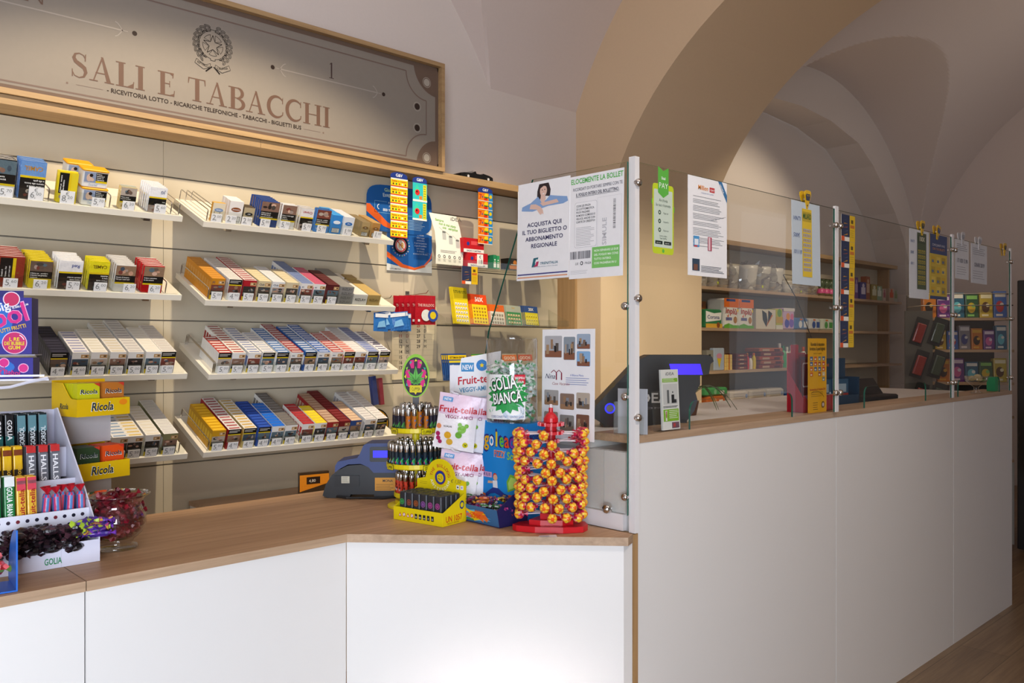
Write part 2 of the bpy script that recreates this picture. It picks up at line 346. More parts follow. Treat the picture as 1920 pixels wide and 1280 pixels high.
# transverse arch on its pier
def arch_z(y): return ell(y, 1.2, 2.13, 1.80, 1.77)
ys = [-.93 + (3.33 + .93) * (1 - math.cos(PI * i / 56)) / 2 for i in range(57)]
b = MB(); X0, X1 = 3.9, 4.97; TOPZ = 4.6
pr = [(y, arch_z(y)) for y in ys]; pr[0] = (-.93, 1.8); pr[-1] = (3.33, 1.8)
for (ya, za), (yb, zb) in zip(pr[:-1], pr[1:]):
    b.face([(X0, ya, za), (X0, yb, zb), (X0, yb, TOPZ), (X0, ya, TOPZ)], 'ffffff'); b.face([(X1, yb, zb), (X1, ya, za), (X1, ya, TOPZ), (X1, yb, TOPZ)], 'ffffff')
    b.face([(X0, ya, za), (X1, ya, za), (X1, yb, zb), (X0, yb, zb)], 'ffffff')
for y0, y1 in ((3.33, 3.63), (-1.35, -.93)): b.box(X0, y0, 0, X1, y1, 1.8); b.box(X0, y0, 1.8, X1, y1, TOPZ)
struct(b.build('wall_arch', ARCHC))
# wall of the far bay with its arched niche
prof = [(0, 3.37), (.54, 3.34), (1.08, 3.235), (1.4, 3.07), (1.65, 2.88), (1.9, 2.68), (2.1, 2.45), (2.25, 2.2), (2.35, 1.9)]
nx = [(6.55 - dx, z) for dx, z in prof[::-1]] + [(6.55 + dx, z) for dx, z in prof[1:]]
nx = [(x, z) for x, z in nx if x > 4.3]
b = MB(); YF, YB = 3.42, 3.74
for (xa, za), (xb, zb) in zip(nx[:-1], nx[1:]):
    b.face([(xa, YF, za), (xb, YF, zb), (xb, YF, TOPZ), (xa, YF, TOPZ)], 'ffffff'); b.face([(xa, YF, za), (xa, YB, za), (xb, YB, zb), (xb, YF, zb)], 'ffffff')
xl = nx[0][0]; xr = nx[-1][0]; zr = nx[-1][1]
b.box(xr, YF, 0, 9.32, YF + .4, zr); b.box(xr, YF, zr, 9.32, YF + .02, TOPZ)
struct(b.build('wall_niche', PLASTER))
b = MB(); b.box(xl - .1, YB + .003, 0, xr + .2, YB + .08, 3.7); struct(b.build('wall_niche_back', PLASTER))

# ================= BACK WALL FITTINGS =================
def slat_panel(x0, x1, ys_, z0, z1, gr, label, mat=CREAM):
    b = MB(); zs = [z0] + [g for g in gr if z0 < g < z1] + [z1]
    for i in range(len(zs) - 1):
        a = zs[i] + (.0028 if i else 0); c = zs[i + 1] - (.0028 if i < len(zs) - 2 else 0)
        b.box(x0 + .0008, ys_, a, x1 - .0008, ys_ + .028, c)
    b.mi = 1; b.box(x0, ys_ + .012, z0, x1, ys_ + .0285, z1, '7c7364')
    return tag(b.build('slatwall_panel', [mat, PAPER]), label, 'wall panel')
GR = [.30, .60, .90, 1.196, 1.493, 1.79, 2.085]
slat_panel(-.4, 1.345, 3.5, .1, 2.23, GR, 'cream slatted wall panel behind the left group of tobacco shelves')
slat_panel(1.345, 2.56, 3.5, .1, 2.23, GR, 'cream slatted wall panel behind the middle group of tobacco shelves')
slat_panel(2.56, 3.70, 3.5, .1, 2.23, GR, 'cream slatted wall panel behind the scratch card shelves')
b = MB(); b.box(3.70, 3.36, .1, 3.722, 3.529, 2.235); tag(b.build('wooden_end_panel', WOODZ), 'upright oak board closing the right end of the slatted wall', 'board')
for x0, x1, lab in ((-.4, 1.70, 'oak cornice board under the left half of the framed sign'), (1.7015, 3.75, 'oak cornice board carrying the toy car, right of the joint')):
    b = MB(); b.box(x0, 3.353, 2.235, x1, 3.529, 2.268); tag(b.build('wooden_ledge', WOODL), lab, 'ledge')

# ---- the sign ----
sg = thing('shop_sign', 'long framed cream sign lettered SALI E TABACCHI above the shelves', 'sign', T(0, 3.37, 2.2695))
SX0, SX1, SH = -.75, 2.70, .548
b = MB()
for q in ((SX0, -.03, 0, SX1, .06, .02), (SX0, -.03, SH - .02, SX1, .06, SH), (SX0, -.03, .02, SX0 + .02, .06, SH - .02), (SX1 - .02, -.03, .02, SX1, .06, SH - .02)): b.box(*q)
b.build('frame', WOODL, sg)
b = MB(); b.box(SX0 + .02, 0, .02, SX1 - .02, .05, SH - .02, '8a8278'); b.M = front(0, 0, 0)
BR, LB, DK = '6c5a4e', '75635a', '362a25'
b.rect(SX0 + .02, .02, SX1 - SX0 - .04, .02, BR); b.rect(SX0 + .02, SH - .04, SX1 - SX0 - .04, .02, BR); b.rect(SX1 - .04, .02, .02, SH - .04, BR)
# corner quarter discs with rivets
for cz, rr_, a0, rz_ in ((.526, .150, 180, .440), (.022, .132, 90, .062)):
    cx = SX1 - .026; b.pl([(cx, cz)] + [(cx + rr_ * math.cos(R(a0 + 90 * i / 12)), cz + rr_ * math.sin(R(a0 + 90 * i / 12))) for i in range(13)], BR, .0006)
    b.disc(2.606, rz_, .019, 'a8a094', .0010); b.ring(2.606, rz_, .023, .026, 'a0968a', .0011)
# inner outline with scooped corners
th = .006; xb, za, zb, sc_ = 2.603, .052, .472, .125
b.rect(SX0 + .04, zb - th / 2, xb - sc_ - SX0 - .04, th, LB, .0007); b.rect(SX0 + .04, za - th / 2, xb - sc_ - SX0 - .04, th, LB, .0007); b.rect(xb - th / 2, za + sc_, th, zb - za - 2 * sc_, LB, .0007)
b.ring(xb, zb, sc_ - th / 2, sc_ + th / 2, LB, .0012, 14, 180, 270); b.ring(xb, za, sc_ - th / 2, sc_ + th / 2, LB, .0012, 14, 90, 180)
for cz in (.202, .308): b.disc(2.546, cz, .016, DK, .0009); b.ring(2.546, cz, .020, .023, 'a8a094', .0009)
b.serif('SALI E TABACCHI', .955, .113, .093, '664f43', 1.095)
b.text('- RICEVITORIA LOTTO - RICARICHE TELEFONICHE - TABACCHI - BIGLIETTI BUS', 1.083, .081, .0165, '2c201a', w=.82, bold=1)
b.line(.975, .086, 1.07, .086, .0015, LB); b.disc(.945, .086, .004, LB); b.line(1.915, .086, 2.0, .086, .0015, LB); b.disc(2.015, .086, .004, LB)
b.serif('1', 2.04, .342, .072, '4a3a36', .035); b.serif('N', .79, .350, .080, '6a5346', .09)
def arrow(x0, x1, z):
    W = 'a39a90'; b.line(x0, z, x1, z, .005, W)
    for x, sgn in ((x0, 1), (x1, -1)):
        for k in (1, -1):
            pts = [(x + sgn * .03 * t, z + k * .028 * math.sin(t * 1.7)) for t in (0, .3, .6, .9)]
            for (p0, p1) in zip(pts[:-1], pts[1:]): b.line(*p0, *p1, .0035, W)
        b.line(x - sgn * .02, z, x, z, .003, W)
arrow(1.80, 2.31, .328); b.disc(1.765, .328, .0095, DK); b.disc(2.345, .328, .0095, DK)
arrow(.30, 1.14, .328); b.disc(1.185, .328, .0095, DK)
# emblem: cogwheel, star, olive and oak branches, ribbon
ex, ez, K = 0, 0, '1b1512'; b.M = front(1.497, 0, .357) @ Matrix.Diagonal((.88, .88, 1, 1))
def ew(x, z): return (ex + x, ez + z)
for i in range(20):
    a = R(18 * i); a2 = R(18 * i + 9); r0, r1 = .064, .071
    b.ring(ex, ez, r1 if i % 2 else r0, (r1 if i % 2 else r0) + .0022, K, .0008, 2, 18 * i - 9, 18 * i + 9)
    c0, s0 = math.cos(R(18 * i - 9)), math.sin(R(18 * i - 9)); b.line(ex + r0 * c0, ez + r0 * s0, ex + (r1 + .002) * c0, ez + (r1 + .002) * s0, .002, K)
st = [(ex + (.047 if i % 2 == 0 else .019) * math.cos(R(90 + 36 * i)), ez + (.047 if i % 2 == 0 else .019) * math.sin(R(90 + 36 * i))) for i in range(10)]
for i in range(10): b.line(*st[i], *st[(i + 1) % 10], .0028, K, .0009)
for i in range(5):
    a0 = 90 + 36 + 72 * i
    b.ring(ex, ez, .048, .0498, K, .0008, 6, a0 - 23, a0 + 23)
    for sg_ in (-1, 1):
        a = R(a0 + sg_ * 23); a2 = R(a0 + sg_ * 6); b.line(ex + .049 * math.cos(a), ez + .049 * math.sin(a), ex + .024 * math.cos(a2), ez + .024 * math.sin(a2), .0016, K)
random.seed(3)
for side in (-1, 1):
    for i in range(9):
        a = 90 + side * (-1) * (-1) * (18 + i * 15.5) if side < 0 else 90 - (18 + i * 15.5)
        if side < 0: a = 90 + 18 + i * 15.5
        for kk in (-1, 1):
            rr = .080 + kk * .009; cx, cz = ex + rr * math.cos(R(a)), ez + rr * math.sin(R(a)); ta = a + (90 if side > 0 else -90) + kk * 25 * (1 if side > 0 else -1)
            L = .015 if side < 0 else .011; Wd = .0052 if side < 0 else .0065; ca, sa = math.cos(R(ta)), math.sin(R(ta))
            pts = [(cx + L * math.cos(2 * PI * j / 12) * ca - Wd * math.sin(2 * PI * j / 12) * sa, cz + L * math.cos(2 * PI * j / 12) * sa + Wd * math.sin(2 * PI * j / 12) * ca) for j in range(12)]
            for j in range(12): b.line(*pts[j], *pts[(j + 1) % 12], .0019, K, .0010)
            b.line(cx - L * .7 * ca, cz - L * .7 * sa, cx + L * .7 * ca, cz + L * .7 * sa, .0022, K, .0010)
for s_ in (-1, 1):
    q = [(s_ * .012, -.088), (s_ * .04, -.100), (s_ * .078, -.078), (s_ * .086, -.098), (s_ * .045, -.120), (s_ * .012, -.106)]
    q = [ew(*p) for p in q]; b.pl(q if s_ > 0 else q[::-1], '8a8278', .0011)
    for j in range(6): b.line(*q[j], *q[(j + 1) % 6], .002, K, .0012)
    b.line(ex + s_ * .004, ez - .1, ex + s_ * .034, ez - .128, .006, K, .0010)
b.text('REPVBBLICA', ex - .076, ez - .097, .0105, K, w=.062, bold=1, rot=-14, z=.0013); b.text('ITALIANA', ex + .018, ez - .111, .0105, K, w=.058, bold=1, rot=14, z=.0013)
b.build('sign_face', CARD, sg)
random.seed(11)

# ---- toy car on the ledge ----
car = thing('toy_car', 'small black open-top toy car parked on the oak cornice', 'toy', T(2.845, 3.43, 2.269))
b = MB(T(0, .045, 0) @ RX(90)); b.smooth = False
prof_ = [(0, .010), (.004, .026), (.03, .031), (.085, .034), (.105, .046), (.112, .034), (.15, .032), (.16, .040), (.205, .034), (.228, .026), (.230, .010), (.19, .008), (.04, .008)]
b.prism(prof_, -.0, .085, '0c0d10'); b.M = I4; b.box(.085, -.03, .034, .16, .035, .036, '3a3230'); b.build('body', PLAS, car)
b = MB(); b.face([(.083, -.032, .035), (.083, .037, .035), (.100, .034, .051), (.100, -.029, .051)], '99a0a5'); b.build('windscreen', STEEL, car)
for x in (.048, .19):
    for y in (-.042, .040):
        b = MB(T(x, y + .008, .0125) @ RX(90)); b.lathe([(.0122, 0), (.0122, .012)], '151515', 14); b.M = T(x, y - .0045, .0125) @ FR; b.disc(0, 0, .0075, 'cfcfcf', .001); b.build('wheel', PLAS, car)

# ================= TOBACCO SHELVES =================
TILT = 23.5
def shelf_frame(x, z, y=3.2): return T(x, y, z) @ RX(TILT)
WT, BK, YW = 'f1efea', '1a1816', 'e3c51c'
DIV = {}
def tobacco_shelf(x0, x1, z, label, dividers, rails, lip=True, full_rails=None):
    t = thing('tobacco_shelf', label, 'shelf', shelf_frame(x0, z)); W_ = x1 - x0
    b = MB(); b.box(0, 0, -.022, W_, .312, 0); b.build('board', SHELFW, t)
    if lip:
        b = MB(); b.box(.012, .0065, .0004, W_ - .012, .0085, .046, 'dfe8e4'); b.build('front_lip', CLEAR, t)
    for dx in dividers:
        b = MB(); b.box(dx - x0 - .0007, .011, .0006, dx - x0 + .0007, .30, .032, 'ffffff'); b.build('divider', CLEAR, t)
    for rx in rails:
        b = MB(); r = .0022; X_ = rx - x0; b.tube([(X_, .012, .001), (X_, .012, .040), (X_, .016, .045), (X_, .292, .045), (X_, .296, .040), (X_, .296, .001)], r, 'ffffff', 6); b.build('side_rail', STEEL, t)
    for bx in (.12, W_ - .12):
        b = MB(); b.box(bx - .012, .03, -.040, bx + .012, .09, -.0225); b.build('bracket', STEEL, t)
    return t
def nums(tag_, big, small, euro=False):
    w_, h_ = (.043, .034) if not euro else (.046, .046)
    b = MB(); b.box(0, 0, 0, w_, .0012, h_, 'f3f3f1'); b.M = front(0, 0, 0); zz = .004
    b.text(big, .004, zz + .005, .021, '8b8b88', bold=0); b.text(',', .0175, zz + .004, .016, '8b8b88'); b.text(small, .0225, zz + .015, .010, '8b8b88', bold=0, w=.017)
    if euro: b.text('€', .016, .030, .013, '8b8b88')
    return b
TAGM = {}
def price_tag(X, shelf, price, label, euro=False, yoff=.0022):
    key = (price, euro); x0, z = shelf
    if key not in TAGM:
        o = nums(None, price.split(',')[0], price.split(',')[1], euro).build('price_tag', PAPER, link=False); TAGM[key] = o.data
    o = bpy.data.objects.new('price_tag', TAGM[key]); COL.objects.link(o)
    o.matrix_world = shelf_frame(x0, z) @ T(X - x0 - .0215, yoff, .0008); tag(o, label, 'price tag', 'shelf price tags')
PIC = ['6d5a4e', '45525e', '8a6a5a', '39332f', 'a9958a', '5c6f78', '7d4338', 'b7aa9c', '4c4640', '93765c']
def picture(b, x, y, w_, h_, seed, z=.0005):
    r = random.Random(seed); bg = r.choice(PIC); b.rect(x, y, w_, h_, bg, z)
    for i in range(5):
        cx = x + w_ * r.uniform(.2, .8); cy = y + h_ * r.uniform(.25, .75); rx = w_ * r.uniform(.07, .18); ry = h_ * r.uniform(.1, .24)
        b.disc(cx, cy, rx, r.choice(PIC + ['c79a80', 'd8b39c', '2b2523']), z + .0001 * (i + 1), 9, ry)
def pack_mesh(top, frontc, brand, seed, inv=0, w_=.0545, d=.0225, h=.086, topband=None, brandcol=None, side=None, stripe=None, stamp=True):
    b = MB(); b.box(0, 0, 0, w_, d, h, side or frontc, top=top, back=frontc); r = random.Random(seed)
    b.M = front(0, 0, 0); hh = h
    if inv == 0:      # brand band at the top, picture, black text
        b.rect(.0005, hh * .70, w_ - .001, hh * .30, frontc, .0003)
        if stamp: b.rect(w_ * .52, hh * .74, w_ * .46, hh * .16, 'c9a06c', .0005); b.disc(w_ * .66, hh * .82, w_ * .06, 'ead9bd', .0006, 8); b.rect(w_ * .78, hh * .79, w_ * .12, hh * .07, '5a4632', .0006)
        if brand: b.text(brand, w_ * .06, hh * .78, .008, brandcol or '33415c', maxw=w_ * .42, bold=1)
        picture(b, .001, hh * .42, w_ - .002, hh * .28, seed); b.rect(.001, 0, w_ - .002, hh * .42, BK, .0004); b.rect(w_ * .06, hh * .36, w_ * .85, .0022, 'b9b5ad', .0006); b.rect(w_ * .06, hh * .31, w_ * .7, .0022, 'b9b5ad', .0006); b.rect(.001, 0, w_ * .12, hh * .2, YW, .0005)
    else:             # black text at the top, yellow line, picture
        b.rect(.0005, hh * .74, w_ - .001, hh * .26, BK, .0003); b.rect(w_ * .08, hh * .90, w_ * .8, .0028, 'c9c5bd', .0006); b.rect(w_ * .08, hh * .83, w_ * .62, .0028, 'c9c5bd', .0006)
        b.rect(.0005, hh * .70, w_ - .001, hh * .05, YW, .0005); picture(b, .001, hh * .34, w_ - .002, hh * .36, seed); b.rect(.001, 0, w_ - .002, hh * .34, frontc, .0004)
    # lid top print
    b.M = T(0, 0, h); b.rect(w_ * .1, d * .30, w_ * .8, d * .38, stripe or top, .0003)
    b.M = Matrix(((0, 0, -1, 0), (-1, 0, 0, d), (0, 1, 0, 0), (0, 0, 0, 1)))   # left side plane
    b.rect(.003, h * .3, d - .006, h * .5, stripe or frontc, .0003)
    return b.build('cigarette_pack', CARD, link=False).data
PACKS = []     # (distance, matrix, mesh, label, group)
def column(X, shelf, n, mesh, what, where, w_=.0545, y0=.0115, pitch=.0236, dz=.0012, lift=None):
    x0, z = shelf; F_ = shelf_frame(x0, z)
    for i in range(n):
        M = F_ @ T(X - x0 - w_ / 2, y0 + i * pitch, dz + (lift(i) if lift else 0)); d_ = (M.translation - Vector((0, 0, 1.4))).length
        lab = f'{what}, front pack' if i == 0 else f'{what}, behind the front pack'
        PACKS.append((d_ - (2 if i == 0 else 0), M, mesh, lab, f'{what} queue' if i else 'front cigarette packs on the shelves'))
RN = {'R1': 'the top right shelf', 'R2': 'the second right shelf', 'R3': 'the third right shelf', 'R4': 'the bottom right shelf', 'L1': 'the top left shelf', 'L2': 'the second left shelf', 'L3': 'the third left shelf', 'L4': 'the bottom left shelf'}
SHP = {'R1': (1.385, 1.873), 'R2': (1.392, 1.567), 'R3': (1.406, 1.277), 'R4': (1.385, .974), 'L1': (.40, 1.884), 'L2': (.40, 1.583), 'L3': (.40, 1.283), 'L4': (.40, .976)}
ORD = ['first', 'second', 'third', 'fourth', 'fifth', 'sixth', 'seventh', 'eighth', 'ninth', 'tenth', 'eleventh', 'twelfth', 'thirteenth', 'last']
COLS = {
 'R3': ([1.463, 1.521, 1.588, 1.650, 1.713, 1.778, 1.843, 1.907, 1.973, 2.035, 2.092, 2.157, 2.222],
        [('b8433a', WT, '', 1, 7, 'f1efea', '5,00'), ('e9e3da', WT, '', 0, 12, 'a33a30', '5,00'), ('eceae6', WT, '', 0, 11, '6f7fae', '5,00'), ('eceae6', WT, '', 1, 9, 'a8b2c6', '5,00'), ('5d86bf', WT, 'Twenty', 1, 11, 'e9e9ec', '4,50'), ('a3302e', WT, 'ms', 0, 13, 'd9d2ce', '4,70'), ('4f78b4', '2c5aa5', '', 1, 12, 'e9e9ec', '4,70'), ('2f62b5', WT, 'ms', 0, 13, 'dfe3ea', '4,70'), ('b5403a', WT, 'ms', 0, 9, 'e5dedb', '4,70'), ('d9b9b0', WT, 'Twenty', 1, 10, 'c25a4f', '4,50'), ('dcdad8', WT, '', 0, 12, 'c4c2c4', '5,50'), ('9aa3c4', WT, '', 1, 12, '6c7cae', '5,50'), ('e2e0e4', WT, '', 1, 10, '463b63', '5,50')]),
 'R4': ([1.439, 1.503, 1.568, 1.632, 1.692, 1.752, 1.830, 1.891, 1.950, 2.009, 2.068, 2.143, 2.206],
        [('d9a51e', 'cf9a20', '', 0, 10, 'f0c437', '5,00'), ('e6e2de', 'a8232a', 'LA', 1, 12, '9c2f33', '4,90'), ('e8e4da', 'dcc27a', '', 1, 11, 'c8a13c', '4,90'), ('2848a0', '3a5fb5', '2000', 1, 10, '3b62c4', '4,30'), ('1f66cf', WT, '', 0, 9, '2a7ae0', '4,50'), ('6f6a66', WT, '', 0, 13, '85807b', '4,50'), ('a3232b', WT, '', 0, 8, 'c0474b', '4,50'), ('e8cb1b', WT, '', 0, 7, 'f0dc40', '4,50'), ('b08f78', 'a02c2c', '', 0, 12, 'c9ab92', '4,30'), ('6e1f22', '7a2226', '', 0, 13, '84353a', '4,30'), ('c9a98c', '34508c', '', 0, 8, 'd8be9e', '4,30'), ('dad8d6', WT, '', 0, 12, 'b6b2b4', '4,90'), ('e0dedc', WT, '', 1, 12, 'bebaba', '4,90')]),
 'R2': ([1.436, 1.507, 1.568, 1.632, 1.694, 1.757, 1.825, 1.886, 1.953],
        [('c98a34', 'd08a20', 'JG', 0, 11, 'd79a45', '5,00'), ('dedcd8', WT, 'SAX', 1, 11, 'c9c6c2', '4,90'), ('d8cfc9', 'b3232c', '', 0, 12, 'a83840', '5,00'), ('d9c9a0', 'd9c9a0', 'Club', 0, 7, 'e8dcb8', '5,00'), ('e6e6e2', 'e9e9e6', 'Club', 0, 8, 'cfd6de', '5,00'), ('d9cba8', 'd9cba8', '', 0, 7, 'e5d8b4', '5,20'), ('6d7fae', WT, 'ac', 0, 12, '7e90bc', '5,00'), ('c2506e', WT, 'ac', 0, 9, 'cc6680', '5,00'), ('5c2b2c', '5a2326', '', 0, 8, '6d3a3a', '5,50')]),
 'L3': ([.868, .936, .998, 1.062, 1.124, 1.187, 1.243],
        [('2b2a38', BK, '', 1, 10, '3c3b4c', '4,40'), ('e2e0e2', WT, '', 0, 8, '8f93b8', '4,60'), ('e6e3da', WT, '', 0, 9, 'd4cfc0', '4,60'), ('dad6d0', WT, '', 0, 12, 'c9bfa8', '5,00'), ('d6d3ce', WT, '', 0, 13, 'b9b4b4', '5,00'), ('e8e5dc', WT, '', 0, 10, 'e0dcd0', '5,00'), ('dcd8d2', WT, '', 1, 11, 'c6c0ba', '5,00')]),
 'L4': ([1.010, 1.068, 1.122, 1.185, 1.250],
        [('d5dbe4', WT, '', 0, 8, '7f95b8', '5,50'), ('e9eaec', WT, '', 0, 10, '8aa5c4', '5,50'), ('efeadf', WT, '', 0, 9, 'd9bd66', '5,50'), ('efece4', WT, '', 0, 10, 'e2dccb', '5,50'), ('e6e5e2', '8f8c62', '', 0, 12, 'd3d2cf', '5,50')]),
}
CNAME = {}
def cname(h):
    r_, g_, b_ = (int(h[i:i + 2], 16) for i in (0, 2, 4)); mx, mn = max(r_, g_, b_), min(r_, g_, b_); d_ = mx - mn
    if d_ < 26: return 'white' if mx > 205 else 'light grey' if mx > 165 else 'grey' if mx > 85 else 'black'
    if mx == b_: return 'lilac' if r_ > g_ + 8 and mx > 150 else 'blue' if mx > 110 else 'dark blue'
    if mx == r_:
        if g_ > .75 * r_: return 'yellow' if b_ < .4 * r_ else 'cream'
        if g_ > .6 * r_: return 'gold' if b_ < .5 * r_ else 'tan'
        if mx < 125: return 'burgundy'
        return 'pink' if b_ > .6 * r_ and g_ < .7 * r_ else 'red'
    return 'green'
for key, (xs, ds) in COLS.items():
    sh = SHP[key]; used_ = {}
    for i, (X, (top, fc, br, inv, n, stripe, price)) in enumerate(zip(xs, ds)):
        n = min(n, 13 if key != 'L4' else 12)
        me = pack_mesh(top, fc, br, i * 13 + ord(key[0]) + ord(key[1]), inv, stripe=stripe, side=(fc if fc not in (BK,) else '22222c'))
        nm = f'{cname(top)} {cname(stripe)}-striped cigarette pack, {ORD[i]} row on {RN[key]}'
        column(X, sh, n, me, nm, RN[key])
        price_tag(X - .002, sh, price, f'white price tag {price} at the {ORD[i]} pack row on {RN[key]}')
for key, x1, rails in (('R1', 2.285, [1.40, 1.425, 1.448]), ('R2', 2.295, [1.404]), ('R3', 2.31, [1.424, 1.43]), ('R4', 2.30, [1.405, 1.80]), ('L1', 1.304, [.84, 1.04, 1.26, 1.29]), ('L2', 1.300, [1.24]), ('L3', 1.322, []), ('L4', 1.323, [1.29])):
    xs = COLS[key][0] if key in COLS else []
    divs = [(a + c) / 2 for a, c in zip(xs[:-1], xs[1:])] if xs else []
    tobacco_shelf(SHP[key][0], x1, SHP[key][1], 'white sloping tobacco shelf, ' + {'1': 'top', '2': 'second from top', '3': 'third from top', '4': 'lowest'}[key[1]] + (' of the left group' if key[0] == 'L' else ' of the middle group'), divs, rails)
# the nearest 300 packs are individuals, the farthest ones are one mass
PACKS.sort(key=lambda p: p[0])
for d_, M, me, lab, grp in PACKS[:300]:
    o = bpy.data.objects.new('cigarette_pack', me); COL.objects.link(o); o.matrix_world = M; tag(o, lab, 'cigarette pack', grp)
rest = MB()
for d_, M, me, lab, grp in PACKS[300:]:
    col = me.color_attributes['Col'].data; li = 0; base = len(rest.v); vv = [M @ v.co for v in me.vertices]; rest.v.extend(vv)
    for p in me.polygons:
        rest.f.append(tuple(base + i for i in p.vertices)); c = col[p.loop_start].color; rest.c.append((c[0], c[1], c[2])); rest.k.append(0); rest.sm.append(False)
o = rest.build('cigarette_packs', CARD); tag(o, 'mass of cigarette packs queued at the back of the sloping shelves', 'cigarette packs', kind='stuff')

# ---- pouches, tins and papers ----
def pouch(w_, h, d, col, seed, mode, words=(), brand='', bcol='222222', name='tobacco_pouch', low=None, top='e8e6e2'):
    b = MB(); n = 6
    P = []
    for j in range(7):
        z = h * j / 6; k = math.sin(PI * min(max(j / 6, .0), 1)) ; dd = d * (.35 + .65 * k)
        P.append([(0, d / 2 - dd * .2, z), (w_ * .15, d / 2 - dd / 2, z), (w_ * .85, d / 2 - dd / 2, z), (w_, d / 2 - dd * .2, z), (w_, d / 2 + dd * .2, z), (w_ * .85, d / 2 + dd / 2, z), (w_ * .15, d / 2 + dd / 2, z), (0, d / 2 + dd * .2, z)])
    b.grid(P, col, True); b.face(P[-1], top); b.face(P[0][::-1], col)
    b.M = front(0, -.0006, 0)
    if mode == 0:   # picture top, black text, yellow line, brand below
        picture(b, w_ * .02, h * .60, w_ * .96, h * .38, seed); b.rect(w_ * .02, h * .34, w_ * .96, h * .27, BK, .0007); b.rect(w_ * .02, h * .29, w_ * .96, h * .06, YW, .0008)
        for i, t in enumerate(words): b.text(t, w_ * .06, h * (.52 - .075 * i), h * .045, 'f2f0ea', bold=1, maxw=w_ * .88, z=.0011)
        b.rect(w_ * .02, 0, w_ * .96, h * .29, low or col, .0007)
        if brand: b.text(brand, w_ * .1, h * .1, h * .10, bcol, bold=1, maxw=w_ * .8, z=.0011)
    elif mode == 1:  # brand top, yellow line, upside-down text, picture
        b.rect(w_ * .02, h * .62, w_ * .96, h * .37, low or col, .0007); b.text(brand, w_ * .85, h * .87, h * .11, bcol, bold=1, maxw=w_ * .7, z=.0011, rot=180)
        b.rect(w_ * .02, h * .56, w_ * .96, h * .06, YW, .0008); b.rect(w_ * .02, h * .28, w_ * .96, h * .28, BK, .0007)
        for i, t in enumerate(words): b.text(t, w_ * .94, h * (.32 + .08 * i) + h * .04, h * .045, 'f2f0ea', bold=1, maxw=w_ * .88, z=.0011, rot=180)
        picture(b, w_ * .02, .0, w_ * .96, h * .28, seed)
    elif mode == 2:  # sideways
        b.rect(w_ * .02, 0, w_ * .96, h * .98, low or col, .0006); b.rect(w_ * .08, h * .3, w_ * .46, h * .66, BK, .0008); b.rect(w_ * .54, h * .3, w_ * .12, h * .66, YW, .0009)
        for i, t in enumerate(words): b.text(t, w_ * (.20 + .13 * i), h * .34, h * .045, 'f2f0ea', bold=1, maxw=h * .58, z=.0012, rot=90)
        picture(b, w_ * .08, h * .03, w_ * .5, h * .26, seed)
        if brand: b.text(brand, w_ * .80, h * .45, h * .07, bcol, bold=1, maxw=h * .5, rot=90, z=.0011)
    return b.build(name, FOIL if name == 'tobacco_pouch' else CARD, link=False).data
def rowof(me, X, key, n, w_, label, where_i, y0=.012, pitch=.017, cat='tobacco pouch', name='tobacco_pouch', jx=.0015, dz=.0015):
    x0, z = SHP[key]; F_ = shelf_frame(x0, z)
    for i in range(n):
        o = bpy.data.objects.new(name, me); COL.objects.link(o)
        o.matrix_world = F_ @ T(X - x0 - w_ / 2 + (random.uniform(-jx, jx) if i else 0) - .0004 * i, y0 + i * pitch, dz)
        tag(o, label + (', foremost' if i == 0 else ', behind the foremost'), cat, label + ' row' if i else None)
p = 'on ' + RN['L2']
W1 = ('Smetti di', 'fumare - Vivi', 'per i tuoi cari'); W2 = ('Il fumo può uccidere', 'il bimbo nel grembo', 'materno'); W3 = ('Il fumo causa', 'attacchi cardiaci'); W4 = ('Il fumo causa', 'ictus e', 'disabilità'); W5 = ('Smetti di fumare -', 'Vivi per i tuoi cari'); W6 = ('Il fumo ostruisce', 'le tue arterie')
rowof(pouch(.080, .106, .016, '9c3a2e', 1, 2, W1, 'R', '8a6a34', low='8e3524', top='e0c4c0'), .722, 'L2', 7, .080, 'red tobacco pouch with sideways warning ' + p, 0)
rowof(pouch(.072, .098, .016, 'e0c21a', 2, 0, W2, low='e8cf20', top='e8d84a'), .812, 'L2', 7, .072, 'yellow tobacco pouch with hospital photo ' + p, 1)
rowof(pouch(.078, .104, .016, 'f2f0ee', 3, 1, W3, 'Red', '27408c', low='f2f0ee'), .905, 'L2', 6, .078, 'white tobacco pouch with blue script ' + p, 2)
rowof(pouch(.068, .108, .016, 'e6d818', 4, 1, W4, 'CAMEL', '6b4f12', low='e9dc22', top='e8d84a'), .998, 'L2', 4, .068, 'bright yellow tobacco pouch turned upside down ' + p, 3)
rowof(pouch(.072, .100, .016, 'd8d4cc', 5, 0, W5, low='dedad2'), 1.088, 'L2', 7, .072, 'grey and white tobacco pouch with family photo ' + p, 4)
rowof(pouch(.076, .104, .016, 'c4161c', 6, 0, W6, low='c4161c'), 1.188, 'L2', 6, .076, 'red-bottomed tobacco pouch with artery warning ' + p, 5)
for X, pr_, i in ((.722, '5,60', 0), (.812, '6,20', 1), (.915, '5,70', 2), (1.005, '6,00', 3), (1.105, '6,20', 4), (1.195, '6,20', 5)): price_tag(X, SHP['L2'], pr_, f'small white price tag {pr_} before the {ORD[i]} pouch row on {RN["L2"]}')
p = 'on ' + RN['L1']
rowof(pouch(.092, .125, .016, '1c1b1e', 7, 0, ('Il fumo aumenta', 'il rischio di cecità'), 'la paz', '2f7fc0', low='e8e6e2'), .690, 'L1', 4, .092, 'black tobacco pouch with white splash ' + p, 0)
